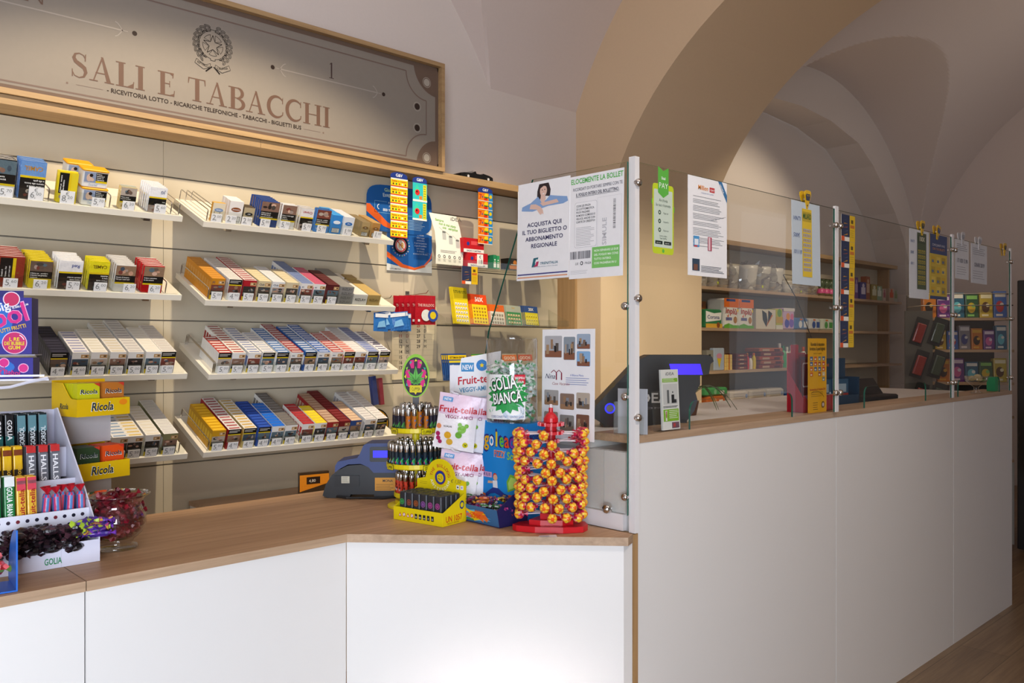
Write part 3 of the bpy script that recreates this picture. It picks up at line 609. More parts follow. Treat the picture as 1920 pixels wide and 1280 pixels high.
rowof(pouch(.080, .130, .016, '5a86c4', 8, 1, ('Il fumo causa il', 'cancro alla bocca', 'e alla gola'), 'CAMEL', 'c28a20', low='6e98cf', top='8fb0d8'), .786, 'L1', 4, .080, 'light blue tobacco pouch turned upside down ' + p, 1)
rowof(pouch(.066, .110, .030, 'e4c81a', 9, 2, ('Il fumo può nuocere', 'al tuo bambino'), '', low='e6cf2a', name='tobacco_box', top='e8d84a'), .895, 'L1', 1, .066, 'yellow tobacco box with baby photo ' + p, 2, name='tobacco_box', cat='tobacco box')
def tub(seed):
    b = MB(); w_, h, d = .090, .064, .062; b.bbox(.002, .002, 0, w_ - .002, d - .002, h - .008, .006, 'efece4'); b.bbox(0, 0, h - .0079, w_, d, h, .007, 'e8a417')
    b.M = front(0, .0015, 0); b.rect(.008, .018, .038, .036, '8e9bb5'); b.disc(.024, .034, .009, 'd8b9a4', .0007, 12, .014); b.disc(.030, .043, .006, '2a201c', .0008); b.disc(.034, .028, .006, 'd8b9a4', .0008)
    b.rect(.046, .018, .038, .036, BK, .0005); b.rect(.046, .018, .038, .007, YW, .0007)
    for i, t in enumerate(('Il fumo', 'aumenta il', 'rischio di', 'impotenza')): b.text(t, .048, .047 - i * .0065, .0042, 'f2f0ea', bold=1, maxw=.034)
    b.text('Chesterfield', .022, .006, .008, '7d96bd', maxw=.03, sh=.2)
    return b.build('tobacco_tub', CARD, link=False).data
tm = tub(1); F_ = shelf_frame(*SHP['L1'])
for i, (x, y, z_, lab) in enumerate(((.942, .012, .001, 'white tobacco tub with orange lid, lower one of the stack on the top left shelf'), (.938, .014, .0662, 'white tobacco tub with orange lid, on top of the other tub'), (.905, .085, .0662, 'white tobacco tub with orange lid half hidden behind the stacked tubs'), (.905, .083, .001, 'white tobacco tub at the bottom behind the front stack on the top left shelf'))):
    o = bpy.data.objects.new('tobacco_tub', tm); COL.objects.link(o); o.matrix_world = F_ @ T(x - .40, y, z_); tag(o, lab, 'tobacco tub', 'orange-lidded tobacco tubs')
rowof(pouch(.058, .082, .016, 'dcbf7a', 12, 0, W3, 'BLO', 'b0822a', low='e2c98e', top='6fb5d8'), 1.100, 'L1', 2, .058, 'small tan and blue tobacco pouch ' + p, 4)
rowof(pouch(.066, .095, .016, 'efeeee', 13, 1, ('Il fumo causa', 'ictus'), 'JG', '3b4a7a', low='f2f2f2'), 1.205, 'L1', 6, .066, 'white tobacco pouch with large blue letters ' + p, 5)
for X, pr_, i, e in ((.708, '5,70', 0, 0), (.797, '6,00', 1, 1), (.895, '8,20', 2, 1), (.998, '5,70', 3, 0), (1.102, '6,20', 4, 0), (1.216, '5,60', 5, 0)): price_tag(X, SHP['L1'], pr_, f'small white price tag {pr_} for the {ORD[i]} item on {RN["L1"]}', bool(e))
p = 'on ' + RN['R1']
def cigbox(w_, h, d, col, fr, txt, tcol, name='cigarillo_box', dark=1):
    b = MB(); b.box(0, 0, 0, w_, d, h, col, front=fr); b.M = front(0, 0, 0)
    b.disc(w_ * .5, h * .62, w_ * .36, tcol, .0005, 14, h * .10); b.text(txt, w_ * .5, h * .59, h * .075, 'ffffff' if dark else '8a5a20', al='c', maxw=w_ * .6, sh=.25)
    b.rect(w_ * .12, h * .05, w_ * .76, h * .26, '1c1a18', .0006); b.rect(w_ * .15, h * .07, w_ * .7, h * .22, 'e9e6e0', .0007); b.lines(w_ * .19, h * .25, w_ * .6, 4, h * .05, .0012, '555555', .0009)
    return b.build(name, CARD, link=False).data
rowof(cigbox(.050, .075, .016, 'e0a338', 'e9dcc0', 'lampo', '7d96bd'), 1.442, 'R1', 1, .050, 'orange-edged cigarillo box ' + p, 0, cat='cigarillo box', name='cigarillo_box')
rowof(cigbox(.056, .090, .018, 'efe9e2', 'f1ece6', 'toscano', '8a4a1e'), 1.512, 'R1', 4, .056, 'white cigarillo box with brown oval ' + p, 1, pitch=.019, cat='cigarillo box', name='cigarillo_box')
rowof(cigbox(.046, .070, .016, '4a3f30', 'b9a987', 'club', '2a2a2a'), 1.568, 'R1', 3, .046, 'dark-edged cigarillo box with white warning ' + p, 2, cat='cigarillo box', name='cigarillo_box')
rowof(pouch(.082, .106, .016, '2b4a8c', 21, 0, ('Il fumo causa il', '90% dei casi di', 'tumore ai polmoni'), low='28457f', top='3a5590'), 1.655, 'R1', 6, .082, 'dark blue tobacco pouch bulging upwards ' + p, 3)
rowof(pouch(.066, .102, .016, 'f0eeea', 22, 0, ('Il fumo ti danneggia', 'i denti e', 'le gengive'), 'blu', '2f5fa8', low='efeae2'), 1.742, 'R1', 2, .066, 'white tobacco pouch with red mouth photo ' + p, 4)
rowof(pouch(.062, .096, .016, 'c9c4be', 23, 1, ('Il fumo causa', 'attacchi'), 'Craven', 'b02a2a', low='efeae6'), 1.826, 'R1', 3, .062, 'grey and white tobacco pouch with red script ' + p, 5)
rowof(pouch(.070, .100, .016, '3f7fc8', 24, 0, W2, 'Winst', 'e8e8e8', low='4f8fd4', top='303030'), 1.905, 'R1', 2, .070, 'light blue tobacco pouch with hospital photo ' + p, 6)
rowof(cigbox(.050, .082, .020, '3f9be0', '3a8fdc', 'Cartine', 'e8f2fa'), 1.975, 'R1', 6, .050, 'sky blue packet of rolling filters ' + p, 7, pitch=.021, cat='filter packet', name='filter_packet')
rowof(cigbox(.052, .080, .020, 'd8dce2', 'e6eaee', 'Slim', '2f6fb8'), 2.035, 'R1', 6, .052, 'white and blue packet of rolling filters ' + p, 8, pitch=.021, cat='filter packet', name='filter_packet')
rowof(cigbox(.042, .066, .020, '8a7a5a', 'b39a6a', 'bio', '7a5a2a'), 2.125, 'R1', 6, .042, 'brown packet of natural filters ' + p, 9, pitch=.021, cat='filter packet', name='filter_packet')
rowof(cigbox(.042, .068, .020, 'b8935a', 'b8874a', 'bio', '8a5a20'), 2.180, 'R1', 6, .042, 'amber packet of natural filters ' + p, 10, pitch=.021, cat='filter packet', name='filter_packet')
for X, pr_, i in ((1.434, '2,00', 0), (1.494, '2,20', 1), (1.560, '2,50', 2), (1.640, '5,80', 3), (1.728, '5,70', 4), (1.83, '5,70', 5), (1.902, '5,70', 6), (2.03, '1,00', 7), (2.19, '1,00', 8)): price_tag(X, SHP['R1'], pr_, f'small white price tag {pr_} for the {ORD[i]} row on {RN["R1"]}')
# rolling-paper boxes on the second shelf
def rizla(w_, h, d, col, tcol, rows=1, name='rolling_paper_box'):
    b = MB(); b.box(0, 0, 0, w_, d, h, col); b.M = front(0, 0, 0)
    for i in range(rows): b.text('RIZLA+', w_ / 2, h * ((i + .5) / rows) - .006, .011, tcol, w=w_ * .78, al='c', bold=1)
    return b.build(name, CARD, link=False)
for X, w_, h, d, col, tcol, rows, y, z_, lab in ((1.990, .068, .080, .24, '8c8a86', '5f5d5a', 4, .012, .001, 'long grey box of rolling papers on the second right shelf'), (2.066, .072, .048, .20, 'dcd8d0', '3c3a36', 1, .012, .001, 'long white box of rolling papers on the second right shelf'), (2.142, .066, .048, .20, 'b59a5e', '6b5424', 1, .012, .001, 'long tan box of rolling papers at the end of the second right shelf'), (2.07, .060, .055, .06, 'e6e2da', '5a564e', 1, .215, .001, 'white upright box of rolling papers behind the long ones'), (2.142, .056, .055, .05, 'a98f5a', '6b5424', 1, .215, .001, 'tan upright box of rolling papers behind the long ones')):
    o = rizla(w_, h, d, col, tcol, rows); COL.objects.link(o); o.matrix_world = shelf_frame(*SHP['R2']) @ T(X - SHP['R2'][0], y, z_); tag(o, lab, 'rolling paper box', 'rolling paper boxes')

# ================= COUNTERS =================
ZL, ZH = .89, 1.148
def worktop(poly, label):
    b = MB(); n = len(poly); z0 = ZL - .022
    b.face([(x, y, ZL) for x, y in poly], 'ffffff'); b.face([(x, y, z0) for x, y in poly][::-1], 'ffffff'); b.mi = 1
    for i in range(n):
        a, c = poly[i], poly[(i + 1) % n]; b.face([(*a, z0), (*c, z0), (*c, ZL), (*a, ZL)], 'ffffff')
    return tag(b.build('worktop', [WOODX, WOODE]), label, 'worktop')
worktop([(-1.2, 1.937), (.580, 1.937), (.580, 2.565), (-1.2, 2.565)], 'oak worktop of the low counter, section left of the joint')
worktop([(.582, 1.937), (1.230, 1.937), (1.742, 1.393), (1.784, 1.410), (1.784, 2.565), (.582, 2.565)], 'angled oak worktop of the low counter carrying the sweets displays')
def cab(pts, z0, z1, label, mat=WHITE, depth=None):
    t = thing('counter_cabinet', label, 'counter', T(pts[0][0], pts[0][1], 0)); o = T(-pts[0][0], -pts[0][1], 0)
    (xa, ya), (xb, yb) = pts; L = math.hypot(xb - xa, yb - ya); ux, uy = (xb - xa) / L, (yb - ya) / L; nx_, ny_ = -uy, ux
    b = MB(o @ Matrix(((ux, nx_, 0, xa), (uy, ny_, 0, ya), (0, 0, 1, 0), (0, 0, 0, 1))))
    b.box(.0015, 0, z0, L - .0015, .018, z1); b.build('front_panel', mat, t)
    b2 = MB(b.M); b2.box(.004, .0185, z0 + .02, L - .004, .05, z1 - .001); b2.build('carcass', mat, t); return t
cab(((-1.2, 1.945), (.581, 1.945)), .01, ZL - .023, 'white panelled low counter cabinet at the far left')
cab(((.5812, 1.945), (1.2335, 1.945)), .01, ZL - .023, 'white panelled low counter cabinet below the glass bowl')
cab(((1.2335, 1.9465), (1.742, 1.406)), .01, ZL - .023, 'white angled cabinet front below the lollipop stand')
b = MB(); b.box(1.745, 1.412, .01, 1.783, 1.425, ZL - .023, 'e9e7e4'); tag(b.build('filler_strip', WHITE), 'narrow white filler strip between angled cabinet and oak end', 'trim strip')
b = MB(); b.box(1.7865, 1.412, .01, 1.8075, 2.2, .888); tag(b.build('wooden_end_panel', WOODZ), 'oak end panel standing where low and high counters meet', 'board')
for x0, x1, lab in ((1.8095, 3.003, 'tall white counter cabinet under the first glass screen'), (3.0045, 4.188, 'tall white counter cabinet under the second glass screen'), (4.1895, 5.05, 'tall white counter cabinet at the far right end')):
    t = thing('counter_cabinet', lab, 'counter', T(x0, 1.43, 0)); W_ = x1 - x0
    b = MB(); b.box(.0022, 0, .0, W_ - .0022, .018, ZH - .0215); b.build('front_panel', WHITE, t)
    b = MB(); b.box(.003, .0185, .02, W_ - .003, .70, ZH - .045); b.build('carcass', WHITE, t)
    b = MB(); b.box(.0, .15, ZH - .0445, W_, .72, ZH - .014); b.build('desk_top', WHITE, t)
for x0, x1, lab in ((1.812, 2.990, 'oak ledge board on the tall counter, first from the left'), (2.992, 4.165, 'oak ledge board on the tall counter, middle one'), (4.167, 5.04, 'oak ledge board on the tall counter, right end one')):
    b = MB(); b.box(x0, 1.428, ZH - .021, x1, 1.576, ZH); tag(b.build('counter_ledge', WOODE), lab, 'ledge')
# white side frame of the tall counter above the low worktop
t = thing('counter_side_frame', 'white side frame and grey panel closing the tall counter above the worktop', 'counter panel', T(1.7905, 1.43, ZL))
b = MB(); b.box(0, .02, .0005, .016, .62, .045); b.build('bottom_rail', ALU, t)
b = MB(); b.box(.012, .098, .0455, .0185, .62, ZH - ZL - .046, 'd8d8d4'); b.box(.012, .02, .0455, .0185, .0965, ZH - ZL - .046, 'dfe0de'); b.build('side_panel', PLAS, t)

# ---- glass screen ----
post = thing('screen_post', 'white aluminium corner post between the two glass screen wings', 'post', T(1.7995, 1.418, ZL + .0005))
b = MB(); b.box(-.0095, -.0095, 0, .0095, .011, 1.892 - ZL + .008); b.build('profile', ALU, post)
def stud(x, y, z, par, rot=0, org=(0, 0, 0)):
    b = MB(T(x - org[0], y - org[1], z - org[2]) @ RZ(rot) @ RX(90)); b.smooth = True; b.lathe([(.011, -.004), (.011, .004), (.009, .009), (.004, .0115), (.0, .012)], 'ffffff', 14); b.build('clamp', STEEL, par)
for z, r_ in ((1.83, 0), (1.52, 0), (1.20, 0)): stud(1.800, 1.4075, z, post, 0, (1.7995, 1.418, ZL + .0005))
for z in (1.50, 1.255, .985): stud(1.789, 1.44, z, post, -90, (1.7995, 1.418, ZL + .0005))
for x, lab in ((2.982, 'white aluminium post between first and second glass panes'), (4.145, 'white aluminium post between second and third glass panes'), (4.985, 'white aluminium post at the far right end of the screen')):
    t = thing('screen_post', lab, 'post', T(x, 1.42, ZH + .0005)); w_ = .012 if x < 4.9 else .007
    b = MB(); b.box(-w_, -.004, 0, -.001, .006, .752); b.box(.001, -.004, 0, w_, .006, .752); b.box(-.001, -.002, 0, .001, .004, .752); b.build('profile', ALU, t)
    for z in (.68, .38, .07):
        for sx in ((-1, 1) if x < 4.9 else (-1,)): stud(sx * (w_ + .006), -.006, z, t)
def pane(x0, x1, y, z0, z1, notch, label):
    t = thing('glass_screen', label, 'glass pane', T(x0, y, z0)); W_ = x1 - x0; H_ = z1 - z0
    if notch:
        a, c, hh = notch[0] - x0, notch[1] - x0, notch[2] - z0; r = .03
        arc = lambda cx, cz, a0, a1: [(cx + r * math.cos(R(a0 + (a1 - a0) * i / 6)), cz + r * math.sin(R(a0 + (a1 - a0) * i / 6))) for i in range(7)]
        cut = [(a, 0)] + arc(a + r, hh - r, 180, 90) + arc(c - r, hh - r, 90, 0) + [(c, 0)]
        pts = [(0, 0)] + cut + [(W_, 0), (W_, H_), (0, H_)]
    else: pts = [(0, 0), (W_, 0), (W_, H_), (0, H_)]; cut = []
    b = MB(Matrix(((1, 0, 0, 0), (0, 0, -1, .003), (0, 1, 0, 0), (0, 0, 0, 1)))); b.face([(p[0], p[1], 0) for p in pts], 'ffffff'); b.build('glass', PANE, t)
    e = MB(); n = len(pts)
    for i in range(n):
        p, q = pts[i], pts[(i + 1) % n]
        if p[1] == 0 and q[1] == 0: continue
        e.face([(p[0], 0, p[1]), (q[0], 0, q[1]), (q[0], .006, q[1]), (p[0], .006, p[1])], 'ffffff')
    e.build('polished_edge', EDGE, t); return t
pane(1.811, 2.968, 1.4185, ZH + .001, 1.890, (2.06, 2.66, 1.232), 'first glass pane of the long screen with a pass-through slot')
pane(2.996, 4.131, 1.4185, ZH + .001, 1.888, (3.22, 3.83, 1.232), 'second glass pane of the long screen with a pass-through slot')
pane(4.159, 4.976, 1.4185, ZH + .001, 1.886, (4.22, 4.81, 1.228), 'third glass pane of the long screen, farthest right')
# side wing with a slanted rear edge
t = thing('glass_screen', 'side wing glass pane with slanted rear edge standing on the worktop', 'glass pane', T(1.7865, 1.43, ZL + .046))
pts = [(0.0, 0), (.66, 0), (.56, .50), (.362, 1.890 - ZL - .046), (0.0, 1.888 - ZL - .046)]
b = MB(); b.face([(0, y, z) for y, z in pts], 'ffffff'); b.build('glass', PANE, t)
e = MB()
for i in range(1, 5):
    p, q = pts[i], pts[(i + 1) % 5]; e.face([(-.003, p[0], p[1]), (-.003, q[0], q[1]), (.003, q[0], q[1]), (.003, p[0], p[1])], 'ffffff')
e.build('polished_edge', EDGE, t)
for y in (1.497, 1.95):
    b = MB(T(-.006, y - 1.43, .010) @ RY(-90)); b.smooth = True; b.lathe([(.013, -.006), (.013, .004), (.010, .010), (.0, .014)], 'ffffff', 14); b.build('clamp', STEEL, t)

# ---- sheets taped to the screens ----
def sheetmesh(w_, h, draw, bend=0, col='f4f4f6', tilt=0, cuts=None, back=True):
    b = MB(); b.M = FR; n = 8
    f = lambda u: bend * math.sin(PI * u)
    b.M = I4; P = [[(w_ * u / n, -.0012 - 0 * u, h * v) for u in range(n + 1)] for v in (0, 1)]
    b.box(0, -.0012, 0, w_, -.0002, h, col); b.M = front(0, -.0012, 0); draw(b, w_, h)
    if bend:
        for v in b.v: v.y -= bend * (1 - v.z / h)
    return b
def sheet(name, x, y, z, w_, h, draw, label, cat, yaw=0, bend=0, col='f4f4f6', roll=0, group=None, mat=None):
    b = sheetmesh(w_, h, draw, bend, col); o = b.build(name, mat or PAPER); o.matrix_world = T(x, y, z) @ RZ(yaw) @ RY(roll); return tag(o, label, cat, group)
def d_train(b, w_, h):
    NV = '2b2358'
    for i, t in enumerate(('ACQUISTA QUI', 'IL TUO BIGLIETTO O', 'ABBONAMENTO', 'REGIONALE')): b.text(t, w_ * .53, h * (.545 - .073 * i), h * .041, NV, al='c', bold=1, w=w_ * (.66, .86, .72, .50)[i])
    # woman leaning over the edge: hair, face, sweater, arms, pointing hand
    HR, SK, SWT = '2a1d22', 'e3bfae', '86a8d6'
    b.pl([(w_ * .42, h * .97), (w_ * .60, h * .97), (w_ * .64, h * .90), (w_ * .63, h * .83), (w_ * .56, h * .84), (w_ * .46, h * .84), (w_ * .42, h * .78), (w_ * .39, h * .73), (w_ * .38, h * .80), (w_ * .385, h * .90)], HR, .0005)
    b.pl([(w_ * .08, h * .72), (w_ * .09, h * .76), (w_ * .26, h * .79), (w_ * .40, h * .845), (w_ * .47, h * .78), (w_ * .56, h * .80), (w_ * .63, h * .84), (w_ * .78, h * .82), (w_ * .95, h * .80), (w_ * .97, h * .755), (w_ * .88, h * .735), (w_ * .60, h * .735), (w_ * .30, h * .70)], SWT, .0006)
    b.pl([(w_ * .455, h * .86), (w_ * .54, h * .86), (w_ * .55, h * .81), (w_ * .50, h * .75), (w_ * .45, h * .80)], SK, .0007)
    b.disc(w_ * .505, h * .895, w_ * .068, SK, .0009, 18, h * .058); b.pl([(w_ * .44, h * .96), (w_ * .57, h * .965), (w_ * .565, h * .935), (w_ * .51, h * .945), (w_ * .45, h * .925)], HR, .0010)
    b.disc(w_ * .482, h * .905, w_ * .009, '3a2a2a', .0011, 8); b.disc(w_ * .530, h * .907, w_ * .009, '3a2a2a', .0011, 8); b.pl([(w_ * .48, h * .868), (w_ * .535, h * .870), (w_ * .51, h * .858)], 'f2eeee', .0011); b.line(w_ * .505, h * .895, w_ * .510, h * .882, .0012, 'c99a88', .0011)
    b.pl([(w_ * .26, h * .775), (w_ * .36, h * .77), (w_ * .46, h * .735), (w_ * .50, h * .70), (w_ * .515, h * .655), (w_ * .49, h * .668), (w_ * .455, h * .655), (w_ * .42, h * .68), (w_ * .38, h * .715), (w_ * .24, h * .73)], SK, .0009)
    b.pl([(w_ * .44, h * .775), (w_ * .76, h * .79), (w_ * .80, h * .755), (w_ * .5, h * .742)], SK, .0008)
    b.pl([(w_ * .30, h * .13), (w_ * .335, h * .22), (w_ * .43, h * .225), (w_ * .42, h * .205), (w_ * .385, h * .20), (w_ * .36, h * .13)], '1e6b7a', .0006); b.pl([(w_ * .33, h * .13), (w_ * .42, h * .135), (w_ * .44, h * .185), (w_ * .385, h * .18), (w_ * .38, h * .155)], 'c2305e', .0007); b.pl([(w_ * .365, h * .17), (w_ * .385, h * .17), (w_ * .405, h * .205), (w_ * .385, h * .205)], 'f4f4f6', .0008)
    b.text('TRENITALIA', w_ * .46, h * .15, h * .024, '2f6a80', w=w_ * .34, sh=.25, bold=1); b.text('GRUPPO FERROVIE DELLO STATO ITALIANE', w_ * .30, h * .125, h * .009, '3a6a80', w=w_ * .50)
    b.rect(w_ * .02, h * .052, w_ * .96, h * .013, '3c3f86', .0005); b.rect(w_ * .02, h * .022, w_ * .96, h * .013, 'e2a07a', .0005)
o = sheet('taped_poster', 1.782, 1.848, 1.588, .214, .292, d_train, 'white poster of a dark-haired woman pointing down, taped to the side glass', 'poster', yaw=-90, bend=.008)
def d_lis(b, w_, h):
    G, K, NV = '5cba52', '33333c', '2f2b45'
    b.text('ELOCEMENTE LA BOLLET', w_ * .02, h * .925, h * .048, G, w=w_ * .97, bold=1); b.rect(0, h * .975, w_, h * .025, 'f4f4f6', .001)
    b.text('RICORDATI DI PORTARE SEMPRE CON TE', w_ * .06, h * .855, h * .030, NV, w=w_ * .92); b.text('IL FOGLIO INTERO DEL BOLLETTINO.', w_ * .12, h * .80, h * .030, NV, w=w_ * .80, bold=1); b.rect(w_ * .12, h * .79, w_ * .80, .0009, NV, .001)
    b.rrect(w_ * .10, h * .30, w_ * .42, h * .44, .006, 'c9c9cf', .0004); b.rrect(w_ * .105, h * .303, w_ * .41, h * .434, .006, 'f6f6f8', .0005)
    for i, t in enumerate(('CON LIS PAGA', 'DI LOTTOMATICA', 'PUOI PAGARE', 'IN MODO COMODO E', 'VELOCE, ANCHE CON', 'CARTE DI CREDITO!')): b.text(t, w_ * .13, h * (.695 - .031 * i), h * .019, K, maxw=w_ * .36, bold=1)
    b.lines(w_ * .13, h * .49, w_ * .36, 12, h * .0155, .0010, '9a9aa2')
    b.rect(w_ * .53, h * .27, w_ * .44, h * .49, 'dcdce0', .0004); b.rect(w_ * .535, h * .273, w_ * .43, h * .484, 'f3f3f5', .0005)
    b.text('SIMULE', w_ * .70, h * .30, h * .05, 'c4c4ca', w=h * .26, rot=90, bold=1)
    for i in range(26): b.rect(w_ * .82, h * (.45 + .0108 * i), w_ * .045, h * (.003 + .004 * random.random()), '3a3a40', .0008)
    for i in range(30): b.rect(w_ * (.02 + .0132 * i), h * .19, w_ * (.003 + .006 * random.random()), h * .075, '4a4550', .0008)
    b.text('LIS', w_ * .12, h * .135, h * .022, K, sh=.3); b.disc(w_ * .245, h * .147, w_ * .028, K); b.disc(w_ * .245, h * .147, w_ * .016, 'f4f4f6', .0007); b.text('PAGA', w_ * .30, h * .135, h * .022, K, sh=.3)
    b.rect(w_ * .44, h * .09, w_ * .50, h * .20, '7fc96a', .0007)
    for i, t in enumerate(('NON SEPARARE LE DUE', 'DEL FOGLIO MA CONS', 'TUTTO INTERO.', 'COSÌ PAGHERAI IN U')): b.text(t.replace('Ì', 'I'), w_ * .48, h * (.245 - .04 * i), h * .020, 'f4fff0', maxw=w_ * .44, bold=1, z=.0011)
    b.lines(w_ * .03, h * .075, w_ * .4, 3, h * .014, .0006, 'a5a5ac')
sheet('taped_poster', 1.782, 1.634, 1.582, .196, .291, d_lis, 'white and green bill-payment poster taped beside the corner post', 'poster', yaw=-90, bend=.006)
def d_sisal(b, w_, h):
    Y, G, K = 'c3d62e', '5fb648', '2e4a38'
    b.rrect(.004, 0, w_ - .008, h * .80, .010, Y, .0003); b.rrect(.010, h * .075, w_ - .020, h * .66, .003, 'ccdacb', .0005); b.disc(w_ * .5, h * .037, .0055, G, .0005)
    b.rect(0, h * .56, .0045, h * .06, G, .0002); b.rect(w_ - .0045, h * .50, .0045, h * .06, G, .0002)
    b.pl([(w_ * .27, h), (w_ * .5, h * .955), (w_ * .73, h), (w_ * .73, h * .70), (w_ * .5, h * .645), (w_ * .27, h * .70)], G, .0008)
    b.text('Sisal', w_ * .5, h * .855, h * .032, 'f2fbf0', al='c', maxw=w_ * .36, bold=1, z=.0012); b.text('PAY', w_ * .5, h * .755, h * .062, 'f2fbf0', al='c', w=w_ * .40, z=.0012)
    b.text('Archivia', w_ * .5, h * .60, h * .034, K, al='c', maxw=w_ * .5); b.text('la tua ricevuta', w_ * .5, h * .545, h * .034, K, al='c', maxw=w_ * .76)
    for i, t in enumerate(('Paga qui', 'Inquadra', 'Ricevuta')):
        zc = h * (.475 - .10 * i); b.disc(w_ * .34, zc, .0065, K, .0006, 8); b.disc(w_ * .34, zc, .003, 'ccdacb', .0008, 6); b.text(t, w_ * .50, zc - .003, h * .020, K, maxw=w_ * .28)
    b.text('Scarica subito', w_ * .5, h * .20, h * .018, K, al='c', maxw=w_ * .4); b.text("l'app SisalPay", w_ * .5, h * .172, h * .018, K, al='c', maxw=w_ * .4)
    for x in (.15, .53): b.rrect(w_ * x, h * .11, w_ * .32, h * .04, .002, '20302a', .0007); b.text('app store', w_ * (x + .05), h * .122, h * .014, 'e8f0e8', maxw=w_ * .2, z=.0011)
b = MB(); b.M = front(0, 0, 0); d_sisal(b, .106, .243); o = b.build('window_sticker', PLAS); o.matrix_world = T(1.873, 1.4165, 1.648); tag(o, 'lime green phone-shaped payment sticker on the first glass pane', 'sticker')
def d_million(b, w_, h):
    b.text('Million', w_ * .50, h * .875, h * .045, 'e08a1e', al='r', w=w_ * .26, bold=1, sh=.1); b.rect(w_ * .54, h * .868, w_ * .13, h * .05, 'c8363a'); b.text('DAY', w_ * .555, h * .88, h * .02, 'ffffff', w=w_ * .10, bold=1, z=.0012)
    b.text('IL MILIONE TUTTI I GIORNI', w_ * .32, h * .84, h * .011, '5a7ab0', w=w_ * .32)
    b.pl([(w_ * .76, h), (w_ * .86, h), (w_, h * .87), (w_, h * .79)], '3a76a8', .0006); b.text('NOVITA', w_ * .80, h * .965, h * .020, 'ffffff', rot=-52, maxw=h * .13, bold=1, z=.001)
    zz = .80
    for n in (1, 3, 4, 4, 3, 5, 4, 1):
        b.lines(w_ * .12, h * zz, w_ * .80, n, h * .0155, .0012, '73737a'); zz -= .0155 * n + .018
    b.line(w_ * .55, h * .575, w_ * .96, h * .64, .0008, '444450', .001)
    b.rect(w_ * .13, h * .29, w_ * .14, h * .11, '4f9ad0', .0012); b.rect(w_ * .15, h * .31, w_ * .10, h * .06, 'e8f0f8', .0013); b.rect(w_ * .14, h * .29, w_ * .08, h * .015, 'd04040', .0014)
    b.rect(w_ * .49, h * .265, w_ * .10, h * .14, 'b0405a', .0012); b.rect(w_ * .505, h * .27, w_ * .05, h * .13, 'e6c8d0', .0013)
    b.rect(w_ * .10, h * .05, w_ * .18, h * .12, '33475c', .0012); b.rect(w_ * .13, h * .055, w_ * .10, h * .06, '7a5040', .0013); b.lines(w_ * .32, h * .10, w_ * .6, 5, h * .014, .0016, '505058')
sheet('taped_letter', 2.043, 1.4160, 1.597, .204, .290, d_million, 'white typed letter with orange heading taped to the first glass pane', 'letter')
def d_scratch(cols, title, tcol, grid=(4, 6)):
    def f(b, w_, h):
        b.rect(w_ * .03, h * .02, w_ * .94, h * .96, cols[0], .0003); b.rect(w_ * .08, h * .80, w_ * .84, h * .14, cols[1], .0005); b.text(title, w_ / 2, h * .84, h * .075, tcol, al='c', maxw=w_ * .8, bold=1, z=.0010)
        gx, gy = grid
        for i in range(gx):
            for j in range(gy): b.rect(w_ * (.12 + .78 * i / gx), h * (.10 + .62 * j / gy), w_ * .58 / gx, h * .42 / gy, cols[2], .0006); b.rect(w_ * (.14 + .78 * i / gx), h * (.11 + .62 * j / gy), w_ * .30 / gx, h * .2 / gy, cols[3], .0008)
    return f
def d_blue(b, w_, h):
    for i, t in enumerate(('VINTI', '500€', '10/11/18')): b.text(t, w_ * .04, h * (.66 - .20 * i) + .03, h * .05, '35508c', maxw=w_ * .28, sh=.2, bold=0)
    b.M = b.M @ T(w_ * .34, h * .08, .0008); d_scratch(('e0c034', 'b8a030', '8fa6c8', 'b8862a'), 'MILIARD', '2d6a3a', (5, 9))(b, w_ * .36, h * .86)
sheet('taped_sheet', 2.638, 1.4130, 1.600, .200, .284, d_blue, 'pale blue sheet holding a yellow winning scratch ticket on the first pane', 'sheet', bend=.004, col='c5d2dc')
def d_win2(b, w_, h):
    for i, t in enumerate(('VINTI', '500€', '10/11')): b.text(t, w_ * .04, h * (.70 - .16 * i) + .03, h * .04, '35508c', maxw=w_ * .26, sh=.2)
    b.M = b.M @ T(w_ * .36, h * .12, .0008); d_scratch(('4d5a3a', '3f4c33', 'b3a034', '5d6c3c'), '100X', 'e8e4c8', (4, 7))(b, w_ * .50, h * .86)
sheet('taped_sheet', 3.636, 1.4150, 1.590, .212, .292, d_win2, 'white sheet with a dark green winning ticket on the second pane', 'sheet', col='dfe3e8')
def d_win3(b, w_, h):
    b.rect(0, h * .70, w_, h * .30, '3c4a78', .0003); b.text('COME QUANTO VINCI', w_ / 2, h * .82, h * .035, 'e8e8f0', al='c', maxw=w_ * .86); b.text('CON I TUOI BIGLIETTI', w_ / 2, h * .76, h * .035, 'e8a050', al='c', maxw=w_ * .86)
    for i in range(3):
        for j in range(4): b.rect(w_ * (.08 + .3 * i), h * (.08 + .155 * j), w_ * .22, h * .11, ('d8b020', 'e8cc50', 'b89a20')[(i + j) % 3], .0006); b.rect(w_ * (.10 + .3 * i), h * (.10 + .155 * j), w_ * .12, h * .04, '6a7a8a', .0008)
    b.rect(0, 0, w_, h * .05, '3c4a78', .0005)
sheet('taped_sheet', 3.858, 1.4150, 1.594, .202, .286, d_win3, 'blue and yellow lottery sheet at the right of the second pane', 'sheet', col='d8bc3c')
def d_txt(t1):
    def f(b, w_, h):
        b.lines(w_ * .1, h * .88, w_ * .8, 4, h * .05, .0025, '9a9aa5'); b.text(t1, w_ / 2, h * .42, h * .10, '7a7a86', al='c', maxw=w_ * .8, bold=1); b.lines(w_ * .1, h * .30, w_ * .8, 4, h * .06, .002, 'a0a0aa')
    return f
